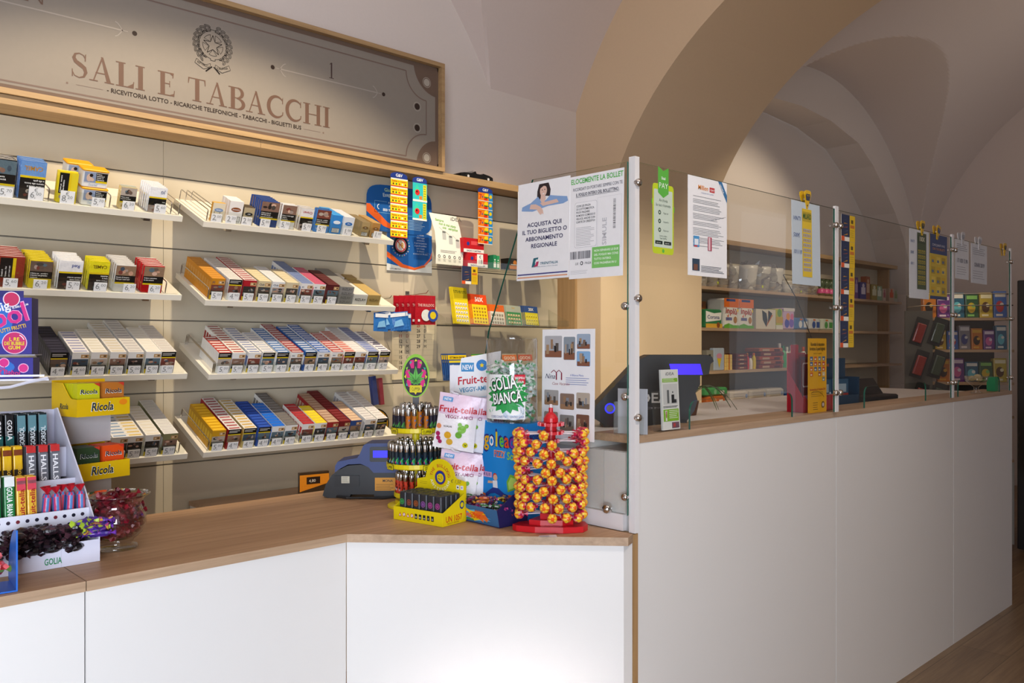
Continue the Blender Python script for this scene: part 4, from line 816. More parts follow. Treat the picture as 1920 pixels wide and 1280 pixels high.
sheet('taped_sheet', 4.165, 1.4150, 1.700, .176, .182, d_txt('171 820 12 90'), 'white typed sheet at the left of the third pane', 'sheet', col='e4e6ea')
sheet('taped_sheet', 4.372, 1.4150, 1.690, .226, .190, d_txt('ORARI 2019'), 'white typed sheet at the middle of the third pane', 'sheet', col='dfe2e8')
# strip of five tickets
t = thing('ticket_strip', 'hanging strip of five dark blue and yellow tickets on the second pane', 'ticket strip', T(3.010, 1.4155, 1.384))
def d_tick(b, w_, h):
    b.rect(0, 0, w_ * .60, h, '2c3350', .0003); b.rect(w_ * .60, 0, w_ * .40, h, 'd8b21e', .0003)
    r = random.Random(5)
    for i in range(5): b.pl([(w_ * r.uniform(.05, .2), h * (.2 + .15 * i)), (w_ * r.uniform(.3, .5), h * (.25 + .14 * i)), (w_ * r.uniform(.2, .5), h * (.3 + .13 * i))], ('b8862a', '56617c', 'c4633a')[i % 3], .0005)
    b.rect(0, 0, w_ * .22, h * .18, 'd4562a', .0006); b.rect(w_ * .22, 0, w_ * .36, h * .16, 'e8e4dc', .0006); b.rect(w_ * .70, h * .70, w_ * .16, h * .14, '5a4a1a', .0006); b.rect(w_ * .64, h * .52, w_ * .30, h * .12, 'c0702a', .0006); b.lines(w_ * .64, h * .42, w_ * .30, 4, h * .08, .0012, '8f7a1e')
for i in range(5):
    b = sheetmesh(.112, .0975, d_tick, 0, 'f0ead8'); o = b.build('ticket', CARD, t); o.location = (-.003 * (4 - i) ** 1.3 * .6, -.001, i * .0985)
# clips on the top edge of the glass
def clip(x, y, z, col, dark, label, tilt=0, s=1):
    t = thing('bulldog_clip', label, 'clip', T(x, y, z) @ RY(tilt) @ Matrix.Scale(s * .86, 4))
    for sy, nm in ((-1, 'front_jaw'), (1, 'rear_jaw')):
        b = MB(T(0, -.0035, -.045) @ RX(4) @ FR if sy < 0 else T(0, .0085, -.045) @ RX(-4) @ FR)
        pts = [(-.007, 0), (.007, 0), (.015, .030), (.026, .056), (.024, .068), (.014, .074), (-.014, .074), (-.024, .068), (-.026, .056), (-.015, .030)]
        b.prism(pts, -.002, .002, col)
        if sy < 0: b.pl([(-.013, .034), (.013, .034), (.019, .052), (.015, .060), (-.015, .060), (-.019, .052)], dark, .003); b.rect(-.008, .050, .004, .006, col, .0035); b.rect(.004, .050, .004, .006, col, .0035); b.disc(0, .014, .004, dark, .003)
        b.build(nm, PLAS, t)
    b = MB(T(-.012, 0, -.006) @ RY(90)); b.lathe([(.004, 0), (.004, .024)], col, 10); b.build('hinge', STEEL, t)
clip(2.745, 1.4155, 1.902, 'e0b412', '3a3a4a', 'yellow plastic clip gripping the pale blue sheet on the first pane')
clip(3.765, 1.4155, 1.900, 'e0b412', '3a3a30', 'yellow plastic clip above the dark green ticket on the second pane')
clip(3.945, 1.4155, 1.896, 'dcae14', '3c4a78', 'leaning yellow plastic clip above the blue lottery sheet', 14)
clip(4.25, 1.4155, 1.894, 'd8d8da', 'a8a8ae', 'white plastic clip on the left sheet of the third pane')
clip(4.48, 1.4155, 1.892, 'dcdcde', 'b0b0b6', 'white plastic clip on the middle sheet of the third pane', 8)
clip(4.86, 1.4155, 1.892, 'e0b412', '3a3a30', 'yellow plastic clip at the far right end of the glass screen')

# ---- machine and stands on the tall counter ----
CY = -43.5     # yaw of things that squarely face the customer at the corner
def fmach():
    t = thing('ticket_machine', 'black sculpted vending terminal with violet-blue display behind the corner glass', 'terminal', T(2.188, 1.662, ZH - .0135) @ RZ(-43))
    b = MB(T(0, .055, 0) @ RX(90))
    out = [(-.185, .028), (-.155, .010), (-.155, 0), (.108, 0), (.108, .02), (.132, .052), (.142, .085), (.135, .110), (.150, .135), (.150, .162), (.178, .168), (.183, .200), (.193, .208), (.188, .222), (.175, .228), (-.010, .228), (-.040, .215), (-.178, .070), (-.187, .045)]
    b.prism(out, 0, .11, '1f1f22'); b.build('housing', SATIN, t)
    b = MB(T(0, -.0555, 0) @ FR); b.text('IDEA', -.055, .078, .030, 'd4d4d8', w=.105, bold=1); b.text('ROMA', -.052, .058, .006, '9a9aa0', w=.11); b.disc(.053, .105, .003, 'd4d4d8'); b.build('lettering', PLAS, t)
    b = MB(T(0, -.0555, 0) @ FR); b.pl([(.052, .200), (.052 + .098, .200), (.158, .166), (.060, .166)], '3a22ff', .001); b.build('display', GLOW, t)
    b = MB(T(-.135, -.0555, .060) @ FR); b.ring(0, 0, .012, .017, '2a30ff', .001, 12); b.build('round_button', GLOW, t); b = MB(T(-.135, -.0555, .060) @ FR); b.disc(0, 0, .011, '8a8a8e', .002); b.build('button_cap', STEEL, t)
fmach()
t = thing('flyer_stand', 'clear stand of vending flyers leaning against the first glass pane', 'flyer stand', T(1.935, 1.452, ZH + .001))
b = MB(T(0, 0, .0) @ RX(-4)); b.box(0, .003, 0, .125, .005, .115, 'ffffff'); b.box(-.0, -.012, 0, .125, .005, .002, 'ffffff'); b.build('holder', CLEAR, t)
def d_fly(b, w_, h):
    b.text('iDEA', w_ / 2, h * .905, h * .05, '5a5a5e', al='c', w=w_ * .5); b.rect(w_ * .06, h * .79, w_ * .88, h * .065, '8cc23c', .0005); b.lines(w_ * .1, h * .84, w_ * .8, 3, h * .018, .0012, 'e6f4d4', .0007)
    b.rect(w_ * .08, h * .42, w_ * .84, h * .34, 'd4d6d6', .0004); b.rect(w_ * .30, h * .44, w_ * .12, h * .22, '6a6e70', .0006); b.rect(w_ * .55, h * .44, w_ * .16, h * .14, '2c3034', .0007); b.disc(w_ * .63, h * .62, w_ * .03, '2c3034', .0007); b.rect(w_ * .70, h * .44, w_ * .14, h * .06, '3a3e42', .0007)
    b.lines(w_ * .06, h * .385, w_ * .88, 2, h * .018, .0016, '4a4a4a'); b.rect(w_ * .06, h * .14, w_ * .88, h * .20, '8cc23c', .0005); b.pl([(w_ * .16, h * .15), (w_ * .26, h * .15), (w_ * .24, h * .24), (w_ * .27, h * .32), (w_ * .15, h * .32), (w_ * .18, h * .24)], 'e8ece4', .0008); b.rect(w_ * .19, h * .20, w_ * .04, h * .11, 'b0303a', .001)
    b.lines(w_ * .38, h * .31, w_ * .52, 5, h * .03, .0016, 'f0fae6', .0008); b.rect(w_ * .52, h * .02, w_ * .42, h * .10, '7a5a6a', .0006); b.rect(w_ * .60, h * .04, w_ * .12, h * .06, 'c04a4a', .0008)
for k in range(3):
    bm = sheetmesh(.083, .172, d_fly, 0, 'eceeec'); o = bm.build('flyer', CARD); o.matrix_world = T(1.957, 1.4455 - .0025 * k, ZH + .004) @ RX(-3); tag(o, 'white and green vending flyer' + (', foremost in the clear stand' if k == 2 else ' behind the foremost one in the clear stand'), 'flyer', 'vending flyers')
t = thing('card_holder', 'pair of grey clear acrylic card pockets standing left of the corner post', 'card holder', T(1.83, 1.50, ZH + .001) @ RZ(-70))
b = MB(); b.box(0, 0, 0, .085, .003, .125, 'b8bcc6'); b.build('back_plate', PLAS, t); b = MB(); b.box(0, -.035, 0, .085, -.032, .05, 'ffffff'); b.box(0, -.035, 0, .003, 0, .09, 'ffffff'); b.build('pocket', CLEAR, t)
# red charity leaflet holder and yellow poster
t = thing('leaflet_holder', 'red cardboard leaflet holder with white round emblem on the tall counter', 'leaflet holder', T(2.850, 1.478, ZH + .001) @ RZ(2))
b = MB(); b.box(0, .06, 0, .14, .064, .215, '9c1420'); b.box(.028, .0605, .215, .085, .0635, .245, '9c1420'); b.build('back_card', CARD, t)
b = MB(Matrix(((0, 0, 1, 0), (1, 0, 0, 0), (0, 1, 0, 0), (0, 0, 0, 1)))); MW = b.M; b.prism([(0, 0), (.06, 0), (.06, .15), (0, .05)], 0, .003, '8e1020'); b.build('side_wing', CARD, t); b = MB(MW); b.prism([(0, 0), (.06, 0), (.06, .15), (0, .05)], .137, .14, '8e1020'); b.build('side_wing', CARD, t)
b = MB(); b.box(.003, -.001, 0, .137, .002, .062, 'b8404e'); b.M = front(0, -.0015, 0); b.pl([(.003, .062), (.06, .062), (.137, .02), (.137, 0), (.09, 0)], 'a07aa8', .0005); b.ring(.075, .038, .012, .015, 'f0e8ec', .0008); b.star(.075, .038, .010, .004, 'f0e8ec', .0009); b.build('front_card', CARD, t)
for k, (c_, h_) in enumerate((('6a1a2c', .19), ('5a2a4a', .20), ('7a1424', .21))):
    b = MB(); b.box(.012 + .02 * k, .014 + .014 * k, .002, .09 + .018 * k, .016 + .014 * k, h_, c_); b.M = front(.02 + .02 * k, .0138 + .014 * k, .09); b.rrect(0, 0, .05, .09, .008, 'cfc4c8', .0004); b.rrect(.005, .005, .04, .08, .006, c_, .0006); o = b.build('leaflet', CARD); o.matrix_world = T(2.850, 1.478, ZH + .001) @ RZ(2); tag(o, ('short dark red', 'purple', 'tall crimson')[k] + ' leaflet standing in the red cardboard holder', 'leaflet', 'leaflets in the red holder')
def d_ric(b, w_, h):
    K = '4a3a12'; b.text('Ricordati di riscuotere', w_ / 2, h * .90, h * .045, K, al='c', w=w_ * .74, bold=1); b.text('le vincite di questi biglietti', w_ / 2, h * .84, h * .045, K, al='c', w=w_ * .84, bold=1); b.text('validi fino al 31 maggio 2019', w_ / 2, h * .79, h * .014, K, al='c')
    r = random.Random(2)
    for i in range(4):
        for j in range((4, 3, 4, 5)[i]): b.rect(w_ * (.10 + .22 * i), h * (.70 - .07 * j), w_ * .15, h * .055, r.choice(['d86a2a', '7a8a8a', 'c84a3a', '5a8a5a', 'd8c8a8', 'a85a3a', '4a6a9a']), .0006); b.rect(w_ * (.12 + .22 * i), h * (.71 - .07 * j), w_ * .08, h * .02, 'e8e0c8', .0008)
    b.text('Hai tempo fino al 31 dicembre 2018', w_ / 2, h * .30, h * .028, 'b0402a', al='c', w=w_ * .84, bold=1); b.lines(w_ * .15, h * .27, w_ * .7, 3, h * .025, .001, K); b.ring(w_ * .4, h * -.08, w_ * .70, w_ * .71, K, .0007, 20, 50, 110, ); b.lines(w_ * .25, h * .13, w_ * .3, 4, h * .03, .0014, K); b.disc(w_ * .80, h * .10, w_ * .09, '7a5a2a', .0006); b.disc(w_ * .80, h * .10, w_ * .05, 'd8c8c8', .0008)
sheet('counter_poster', 2.835, 1.4545, ZH + .001, .140, .268, d_ric, 'bright yellow ticket reminder poster standing right of the red holder', 'poster', yaw=0, col='e9ae14')
b = MB(); b.smooth = True
random.seed(4)
b.smooth = False; b.lathe([(.035, 0), (.045, .05), (.047, .052)], '5a3a2a', 14); pot = b.build('plant_pot', SATIN); pot.matrix_world = T(2.62, 1.82, ZH - .0135)
t = thing('potted_plant', 'small plant with long arching leaves behind the first glass pane', 'plant', T(2.62, 1.82, ZH - .0135)); pot.parent = t; pot.matrix_world = T(2.62, 1.82, ZH - .0135)
for i in range(11):
    a = R(random.uniform(0, 360)); L = random.uniform(.10, .20); b = MB(T(0, 0, .05) @ RZ(math.degrees(a))); P = []
    for k in range(9):
        u = k / 8; x = L * u; z = .07 * math.sin(PI * min(u * 1.0, 1) * .9) - .05 * u * u; w_ = .009 * math.sin(PI * (.12 + .88 * u)) + .0008; P.append([(x, -w_, z + .003), (x, 0, z), (x, w_, z + .003)])
    b.smooth = True; b.grid(P, '3f5a30'); b.build('leaf', PLAS, t)
# things behind the second and third panes
t = thing('snack_display', 'dark blue cardboard display with two red packets behind the second pane', 'display box', T(3.30, 1.66, ZH - .0135) @ RZ(-10))
b = MB(); b.box(0, .07, 0, .30, .075, .20, '22405a'); b.M = front(0, .07, 0); b.text('mentine', .10, .165, .018, 'b8603a', bold=1); b.M = I4; b.box(0, 0, 0, .30, .004, .045, '22405a'); b.box(0, 0, 0, .004, .07, .12, '22405a'); b.box(.296, 0, 0, .30, .07, .12, '22405a'); b.build('tray', CARD, t)
for k in range(2):
    b = MB(); b.box(0, 0, 0, .09, .03, .11, '2f5878'); b.M = front(0, 0, 0); b.rect(.0, .0, .09, .05, 'a8352c'); b.rect(.015, .055, .06, .035, '9ab0c0'); o = b.build('snack_packet', CARD); o.matrix_world = T(3.30, 1.66, ZH - .0135) @ RZ(-10) @ T(.04 + .12 * k, .02, .002); tag(o, ('left', 'right')[k] + ' red and blue snack packet in the dark blue display', 'snack packet', 'snack packets in the display')
t = thing('card_terminal', 'black payment keyboard and screen slumped behind the second glass pane', 'terminal', T(3.86, 1.68, ZH - .0135) @ RZ(-5))
b = MB(); b.bbox(-.22, -.05, 0, .18, .09, .028, .015, '17171a'); b.build('base', SATIN, t); b = MB(T(.05, .03, .0285) @ RX(-35)); b.box(-.13, 0, 0, .13, .012, .085, '1b1b1f'); b.build('screen', SATIN, t)
b = MB(); b.tube([(3.55, 1.70, ZH + .02), (3.52, 1.76, 1.35), (3.60, 1.9, 1.60), (3.66, 2.0, 1.72)], .0022, '1a1a1a', 6); tag(b.build('hanging_cable', SATIN), 'thin black cable hanging behind the second glass pane', 'cable')
t = thing('blue_folder', 'slim blue folder standing just behind the second pane', 'folder', T(3.185, 1.585, ZH - .0135)); b = MB(); b.box(0, 0, 0, .012, .10, .16, '2c4a66'); b.build('cover', CARD, t); b = MB(); b.box(.0125, .002, .004, .02, .098, .155, 'd8d8d4'); b.build('pages', PAPER, t)
for k in range(3):
    b = MB(); b.bbox(0, 0, 0, .035, .05, .055, .006, 'b02c30'); b.M = T(0, 0, .0555); b.rect(.008, .012, .018, .024, 'e8e0e0', .0005); o = b.build('red_tin', PLAS); o.matrix_world = T(3.015 + .040 * k, 1.470 + .004 * k, ZH + .001); tag(o, 'small red plastic tin, ' + ('left', 'middle', 'right')[k] + ' of three behind the second pane', 'tin', 'small red tins')
# cup dish and green box behind the third pane
b = MB(); b.smooth = True; b.lathe([(.0, .0), (.03, .0), (.012, .012), (.012, .03), (.05, .06), (.055, .085), (.053, .085), (.046, .06), (.0, .035)], 'ffffff', 20, cap=False); o = b.build('glass_dish', JARG); o.matrix_world = T(4.62, 1.47, ZH + .001); tag(o, 'stemmed glass dish standing behind the third glass pane', 'dish')
for k in range(7):
    b = MB(); b.ball((0, 0, 0), .016, 'd8c890', 8, 5, (1.2, 1, .6), None, .1); o = b.build('wrapped_sweet', FOIL); o.matrix_world = T(4.62 + .022 * math.cos(k * 2.1), 1.47 + .02 * math.sin(k * 2.1), ZH + .070 + .008 * (k // 3)); tag(o, 'cream wrapped sweet in the stemmed glass dish', 'sweet', 'sweets in the stemmed dish')
b = MB(); b.box(0, 0, 0, .05, .04, .075, '2f8a5a', front='3aa56c'); o = b.build('green_box', CARD); o.matrix_world = T(4.84, 1.45, ZH + .001); tag(o, 'small green carton at the right end of the counter ledge', 'carton')

# ================= THINGS ON THE LOW COUNTER =================
random.seed(21)
Z0 = ZL + .0008
def wrap(b, r, start=0):   # bend printed work around a vertical cylinder of radius r (local x becomes arc length, +y outward of -y side)
    for i in range(start, len(b.v)):
        v = b.v[i]; a = v.x / r; rr = r - v.y; b.v[i] = Vector((rr * math.sin(a), -rr * math.cos(a), v.z))
# ---- glass bowl of red sweets ----
bowl = thing('glass_bowl', 'flared clear glass bowl on a foot full of red sweets', 'bowl', T(.729, 2.195, Z0))
b = MB(); b.smooth = True
b.lathe([(.0, .0), (.046, .0), (.050, .004), (.046, .010), (.036, .014), (.040, .022), (.060, .040), (.069, .062), (.068, .082), (.058, .104), (.056, .112), (.064, .124), (.078, .134), (.077, .1355), (.062, .1255), (.0535, .113), (.055, .103), (.065, .082), (.066, .062), (.057, .042), (.036, .026), (.0, .022)], 'ffffff', 40, cap=False); b.build('bowl', JARG, bowl)
def sweet(seed, c1, c2, r=.0125, sc=(1.25, .95, .85), name='wrapped_sweet'):
    rnd = random.Random(seed); b = MB()
    b.ball((0, 0, 0), r, c1, 8, 5, sc, lambda i, j: c1 if (i + j * 2 + seed) % 4 else c2, .12)
    for s_ in (-1, 1):
        x = s_ * r * sc[0] * .9; pts = [(x, 0, 0)] + [(x + s_ * r * .9, r * .8 * math.cos(k * 1.26), r * .6 * math.sin(k * 1.26) + rnd.uniform(-.1, .1) * r) for k in range(6)]
        for k in range(1, 6): b.face([pts[0], pts[k], pts[k + 1]], c2 if k % 2 else c1)
    return b.build(name, FOIL, link=False).data
def pile(meshes, n, cx, cy, z0, rad, hgt, labels, cat, group, name='wrapped_sweet', sq=None, flat=0):
    k = 0
    for i in range(n):
        u = (i + .5) / n; z = z0 + hgt * u; rr = rad(u)
        if sq:
            x, y = random.uniform(-sq[0], sq[0]), random.uniform(-sq[1], sq[1])
        else:
            a = i * 2.39996; q = math.sqrt(random.uniform(.25, 1)); x, y = rr * q * math.cos(a), rr * q * math.sin(a)
        o = bpy.data.objects.new(name, meshes[i % len(meshes)]); COL.objects.link(o)
        o.matrix_world = T(cx, cy, 0) @ (sq[2] if sq else I4) @ T(x, y, z) @ RZ(random.uniform(0, 360)) @ RX(random.uniform(-40, 40) * (1 - flat)) @ RY(random.uniform(-40, 40) * (1 - flat))
        tag(o, labels[i % len(labels)], cat, group)
rs = [sweet(i, c1, c2) for i, (c1, c2) in enumerate((('6a0c1a', '8c1828'), ('520914', '7a1424'), ('8a1a2c', '5a0a16'), ('74101f', 'b06068')))]
pile(rs, 130, .729, 2.195, Z0 + .036, lambda u: (.030, .040, .046, .050, .052, .050, .046, .040, .038, .036)[int(u * 9.99)], .092, ['dark red wrapped sweet piled inside the flared glass bowl'], 'sweet', 'red sweets in the glass bowl')

# ---- stepped white display of candy sticks ----
GX, GY = .375, 2.094
gd = thing('candy_display', 'stepped white cardboard display of candy sticks left of the glass bowl', 'candy display', T(GX, GY, Z0)); GW = .283
WC = 'dcdcec'
YZ = Matrix(((0, 0, 1, 0), (1, 0, 0, 0), (0, 1, 0, 0), (0, 0, 0, 1)))
sidepts = [(0, 0), (.36, 0), (.36, .335), (.33, .34), (.12, .17), (0, .06)]
for x0_, lab in ((0, 'l'), (GW - .003, 'r')):
    b = MB(YZ); b.prism(sidepts, x0_, x0_ + .003, WC); b.build('side_panel', CARD, gd)
b = MB(); b.box(.003, 0, 0, GW - .003, .003, .052, WC); b.M = front(0, 0, 0); b.text('GOLIA', .165, .010, .014, '2f8a5a', w=.036, bold=1); b.line(.20, .001, .20, .052, .0006, 'bcbccc'); b.build('front_panel', CARD, gd)
b = MB(); b.box(.003, .070, .062, GW - .003, .073, .116, 'e6e6f2'); b.M = front(0, .070, 0)
for i in range(14):
    for j in range(2): b.disc(.012 + i * .0195 + j * .0098, .102 - j * .020, .0042, ('1f2030', '3a3040', '7a2a34', '2a2438')[(i + j) % 4])
b.build('perforated_panel', CARD, gd)
b = MB(); b.box(.003, .175, .10, GW - .003, .178, .175, 'e0e0ee'); b.build('middle_panel', CARD, gd)
b = MB(); b.box(.003, .25, .17, GW - .003, .253, .245, 'e0e0ee'); b.build('upper_panel', CARD, gd)
b = MB(); b.box(.003, .355, 0, GW - .003, .358, .335, 'd0d0e0'); b.build('back_panel', CARD, gd)
def stick(w_, d, h, base, bands, txt, tcol, tw=.0, txtw=None, name='candy_stick', top=None):
    b = MB(); b.bbox(0, 0, 0, w_, d, h, .0025, base); b.M = front(0, -.0004, 0)
    for (z0, z1, c) in bands: b.rect(.0006, h * z0, w_ - .0012, h * (z1 - z0), c, .0003)
    LT = txtw or h * .7; z_ = h * .08 if not tw else h * tw
    if txt[0] in 'GH': b.text(txt, w_ * .24, z_ + LT, w_ * .52, tcol, w=LT, rot=-90, bold=1, z=.001)
    else: b.text(txt, w_ * .78, z_, w_ * .52, tcol, w=LT, rot=90, bold=1, z=.001)
    return b.build(name, FOIL, link=False).data
def put(me, name, M, label, cat, group): o = bpy.data.objects.new(name, me); COL.objects.link(o); o.matrix_world = M; return tag(o, label, cat, group)
GB = T(GX, GY, Z0)
kinds = {
 'blk': (stick(.0195, .018, .098, '14161a', [(0, .45, '1f5a58')], 'GOLIA', 'e8e8e8', .35, .05), 'black and teal liquorice candy stick', 'black candy sticks in the top row'),
 'vig': (stick(.0195, .018, .098, '1c2a30', [(.55, .95, '5f8a94'), (0, .5, '20242a')], 'VIGORSOL', 'd8e0e4', .05, .06), 'dark teal mint gum stick', 'teal gum sticks in the top row'),
 'yel': (stick(.0195, .018, .100, 'e2b41a', [(0, .45, '2a2018'), (.78, .92, '7a3a1a')], 'goniose', 'e8b830', .05, .05), 'yellow and black filled candy stick', 'yellow candy sticks in the middle row'),
 'hal': (stick(.0215, .020, .098, '5e5f68', [(.83, 1, 'c23030'), (.1, .8, '6e7078')], 'HALLS', 'f2f2f4', .12, .064), 'grey menthol candy stick with red top', 'grey menthol sticks'),
 'gol': (stick(.0215, .020, .115, '1f7a3e', [(.80, 1, 'e8ecea'), (.0, .1, 'c9d8e0')], 'GOLIA BIANCA', 'f4f8f4', .10, .080), 'green and white mint candy stick', 'green mint sticks in the front row'),
 'fru': (stick(.0195, .018, .112, 'e8b83a', [(.72, .98, 'd8485a'), (.85, .92, 'f0a0b0')], 'Fruit-tella', 'a81a24', .05, .078), 'yellow and pink fruit candy stick', 'fruit candy sticks in the front row'),
}
def rowk(k, xs, y, z, depth, lab2, lean=8):
    me, lab, grp = kinds[k]
    for i, x in enumerate(xs):
        for j in range(depth):
            put(me, 'candy_stick', GB @ T(x, y + .021 * j, z + .012 * j * 0) @ RX(-lean), f'{lab}, {ORD[i]} in the {lab2}' + (', foremost' if j == 0 else ', behind the foremost'), 'candy stick', grp)
for nm, y, z in (('lower_shelf', .074, .086), ('middle_shelf', .180, .158), ('upper_shelf', .256, .232)):
    b = MB(); b.box(.004, y, z, GW - .004, y + (.10 if nm == 'lower_shelf' else .068 if nm == 'middle_shelf' else .098), z + .0025, 'c9c9da'); b.build(nm, CARD, gd)
rowk('gol', [.052, .078, .106], .082, .0895, 2, 'front row', 6)
rowk('fru', [.131, .153], .082, .0895, 2, 'front row', 6)
rowk('yel', [.080, .103, .126, .149], .187, .1615, 2, 'middle row', 6)
rowk('hal', [.176, .2025, .229], .187, .1615, 2, 'middle row', 6)
rowk('blk', [.100, .124, .148], .264, .2355, 3, 'top row', 6)
rowk('vig', [.174, .198, .222], .264, .2355, 3, 'top row', 6)
def wrapstick(seed):
    b = MB(); b.smooth = True; b.lathe([(.0075, 0), (.0095, .008), (.0095, .055), (.007, .062)], 'b02a5a', 10, lambda i, j: ('3a6ab0', 'c23a6a', '5a8ac8', 'd8506a')[(i * 3 + j + seed) % 4]); b.smooth = False
    for z, s_ in ((.060, 1), (.002, -1)):
        pts = [(.011 * math.cos(k * .9) * (1 + .3 * (k % 2)), .008 * math.sin(k * .9), z + s_ * .018) for k in range(7)]
        for k in range(7): b.face([(0, 0, z), pts[k], pts[(k + 1) % 7]], 'c81e2c' if k % 2 else 'a01422')
    return b.build('wrapped_lollipop', FOIL, link=False).data
wm = [wrapstick(0), wrapstick(1)]
for i in range(7): put(wm[i % 2], 'wrapped_lollipop', GB @ T(.190 + .013 * i, .090 + .022 * (i % 2), .0925) @ RY(random.uniform(-6, 6)), f'red, pink and blue twist-wrapped sweet roll, {ORD[i]} in the front compartment', 'wrapped sweet', 'wrapped rolls in the front compartment')
lq = [sweet(i, c1, c2, .013, (1.5, 1, .7), 'liquorice_sweet') for i, (c1, c2) in enumerate((('1c1418', '3a2228'), ('241a20', '4a2a34'), ('120e12', '2c1c22')))]
for i in range(64):
    put(lq[i % 3], 'liquorice_sweet', GB @ T(random.uniform(.10, .235), random.uniform(-.012, .055), random.uniform(.040, .088) - (0)) @ RZ(random.uniform(-60, 60)) @ RX(random.uniform(-30, 30)), 'dark wrapped liquorice sweet heaped in the front tray', 'sweet', 'dark sweets in the front tray')
pu = [sweet(i, c1, c2, .014, (1.5, 1, .6), 'purple_sweet') for i, (c1, c2) in enumerate((('3a2080', '7a40b0'), ('4a2a90', 'b0c83a'), ('c04a8a', 'e0b03a')))]
for i in range(14): put(pu[i % 3], 'purple_sweet', GB @ T(random.uniform(.245, .290), random.uniform(-.015, .03), random.uniform(.062, .098)) @ RZ(random.uniform(-60, 60)) @ RX(random.uniform(-30, 30)), 'shiny purple and yellow wrapped sweet spilling over the tray corner', 'sweet', 'purple sweets at the tray corner')
# ---- blue scoop bin at the picture's left edge ----
t = thing('blue_bin', 'bright blue plastic bin with rounded side, cut by the left edge', 'bin', T(.400, 1.988, Z0) @ RZ(-6))
arcp = [(0, 0), (.12, 0)] + [(.12 - .12 * (1 - math.cos(R(a))) if a else .12, .125 * math.sin(R(a))) for a in range(0, 91, 10)] + [(0, .125)]
for x0_ in (-.17, .055):
    b = MB(YZ @ T(-.03, 0, x0_)); b.prism(arcp, 0, .003, '1f6ad0'); b.build('side_panel', PLAS, t)
b = MB(); b.box(-.167, -.030, 0, .055, .06, .003, '1f6ad0'); b.build('base', PLAS, t); b = MB(); b.box(-.167, -.030, .003, .055, -.027, .030, 'ffffff'); b.build('front_lip', CLEAR, t)
g2 = [sweet(5, 'b0202c', 'd86a70', .012), sweet(6, '8a1622', '6a8a3a', .012)]
for i in range(16): put(g2[i % 2], 'red_sweet', T(.400, 1.988, Z0) @ RZ(-6) @ T(random.uniform(-.10, .040), random.uniform(-.010, .04), .014 + .004 * i) @ RZ(random.uniform(0, 360)), 'bright red wrapped sweet inside the blue bin', 'sweet', 'red sweets in the blue bin')

# ---- two-tier yellow herb-candy display ----
rd = thing('herb_candy_display', 'two-tier yellow cardboard display of herb-candy boxes behind the candy sticks', 'candy display', T(.763, 2.395, Z0) @ RZ(14))
RY_ = 'e0b80e'
def tray(zb, par, nm):
    b = MB(); b.box(-.075, 0, zb, .075, .0025, zb + .046, RY_); b.M = front(-.075, 0, zb); b.text('Ricola', .036, .013, .024, 'f6f4e6', w=.066, bold=1, sh=.15, z=.0006); b.text('Ricola', .0375, .0145, .021, '22303a', w=.063, bold=1, sh=.15, z=.0012)
    if nm == 'upper_tray': b.disc(.130, .034, .012, 'e88a1a', .0006, 14, .008)
    b.M = I4; b.box(-.075, .0026, zb, .075, .12, zb + .0025, RY_); b.box(-.075, .118, zb + .0026, .075, .12, zb + .094, RY_)
    b.M = YZ; pts = [(.0026, zb + .0026), (.1178, zb + .0026), (.1178, zb + .090), (.07, zb + .088), (.045, zb + .060), (.03, zb + .048), (.0026, zb + .046)]
    b.prism(pts, -.075, -.0725, RY_); b.prism(pts[:2] + [(.1178, zb + .05), (.0026, zb + .046)], .0725, .075, RY_)
    b.M = Matrix(((0, 0, -1, -.0752), (-1, 0, 0, .10), (0, 1, 0, zb), (0, 0, 0, 1))); b.text('Ricola', .020, .020, .014, '22303a', w=.040, bold=1, sh=.15); b.build(nm, CARD, par)
tray(.315, rd, 'upper_tray'); tray(.145, rd, 'lower_tray')
b = MB(); b.box(-.058, .06, 0, .058, .115, .143, 'b8b4ae'); b.build('lower_column', CARD, rd); b = MB(); b.box(-.072, .085, .236, .072, .116, .312, 'b9b6b8'); b.build('upper_column', CARD, rd)
def rbox(col, sub, scol, w_=.062, h=.084, d=.02):
    b = MB(); b.box(0, 0, 0, w_, d, h, col); b.M = front(0, 0, 0); b.text('Ricola', w_ * .10, h * .66, .0125, 'f6f6f0', w=w_ * .8, bold=1, sh=.15, z=.0005); b.text('Ricola', w_ * .115, h * .675, .0112, '22303a', w=w_ * .77, bold=1, sh=.15, z=.001)
    b.text(sub, w_ * .1, h * .42, .0075, scol, maxw=w_ * .84); b.rect(w_ * .25, h * .10, w_ * .5, h * .16, 'ece4d0', .0006); b.lines(w_ * .28, h * .21, w_ * .44, 2, h * .06, .0012, '6a5a3a', .0009); b.pl([(w_ * .72, h), (w_, h), (w_, h * .88)], 'c83a2a', .0008)
    return b.build('herb_candy_box', CARD, link=False).data
RM = T(.763, 2.395, Z0) @ RZ(14)
for k, (col, sub, sc_, x, zb, n, lab) in enumerate((('c9c81a', 'Melissa Limoncella', '6a9a1a', -.066, .318, 3, 'lime yellow'), ('b8702a', 'Herb-Caramel', 'f4ead8', .004, .318, 4, 'caramel brown'), ('33492e', 'Menta di montagna', 'b8c8a0', -.066, .148, 3, 'dark green'), ('e0501a', 'AranciaMenta', 'f6e0c8', .004, .148, 3, 'bright orange'))):
    me = rbox(col, sub, sc_)
    for j in range(n): put(me, 'herb_candy_box', RM @ T(x - (.006 * j if k == 1 else 0), .014 + .0235 * j, zb), f'{lab} herb-candy box' + (', foremost' if j == 0 else ', behind the foremost') + ' in the yellow display', 'candy box', f'{lab} herb-candy boxes')

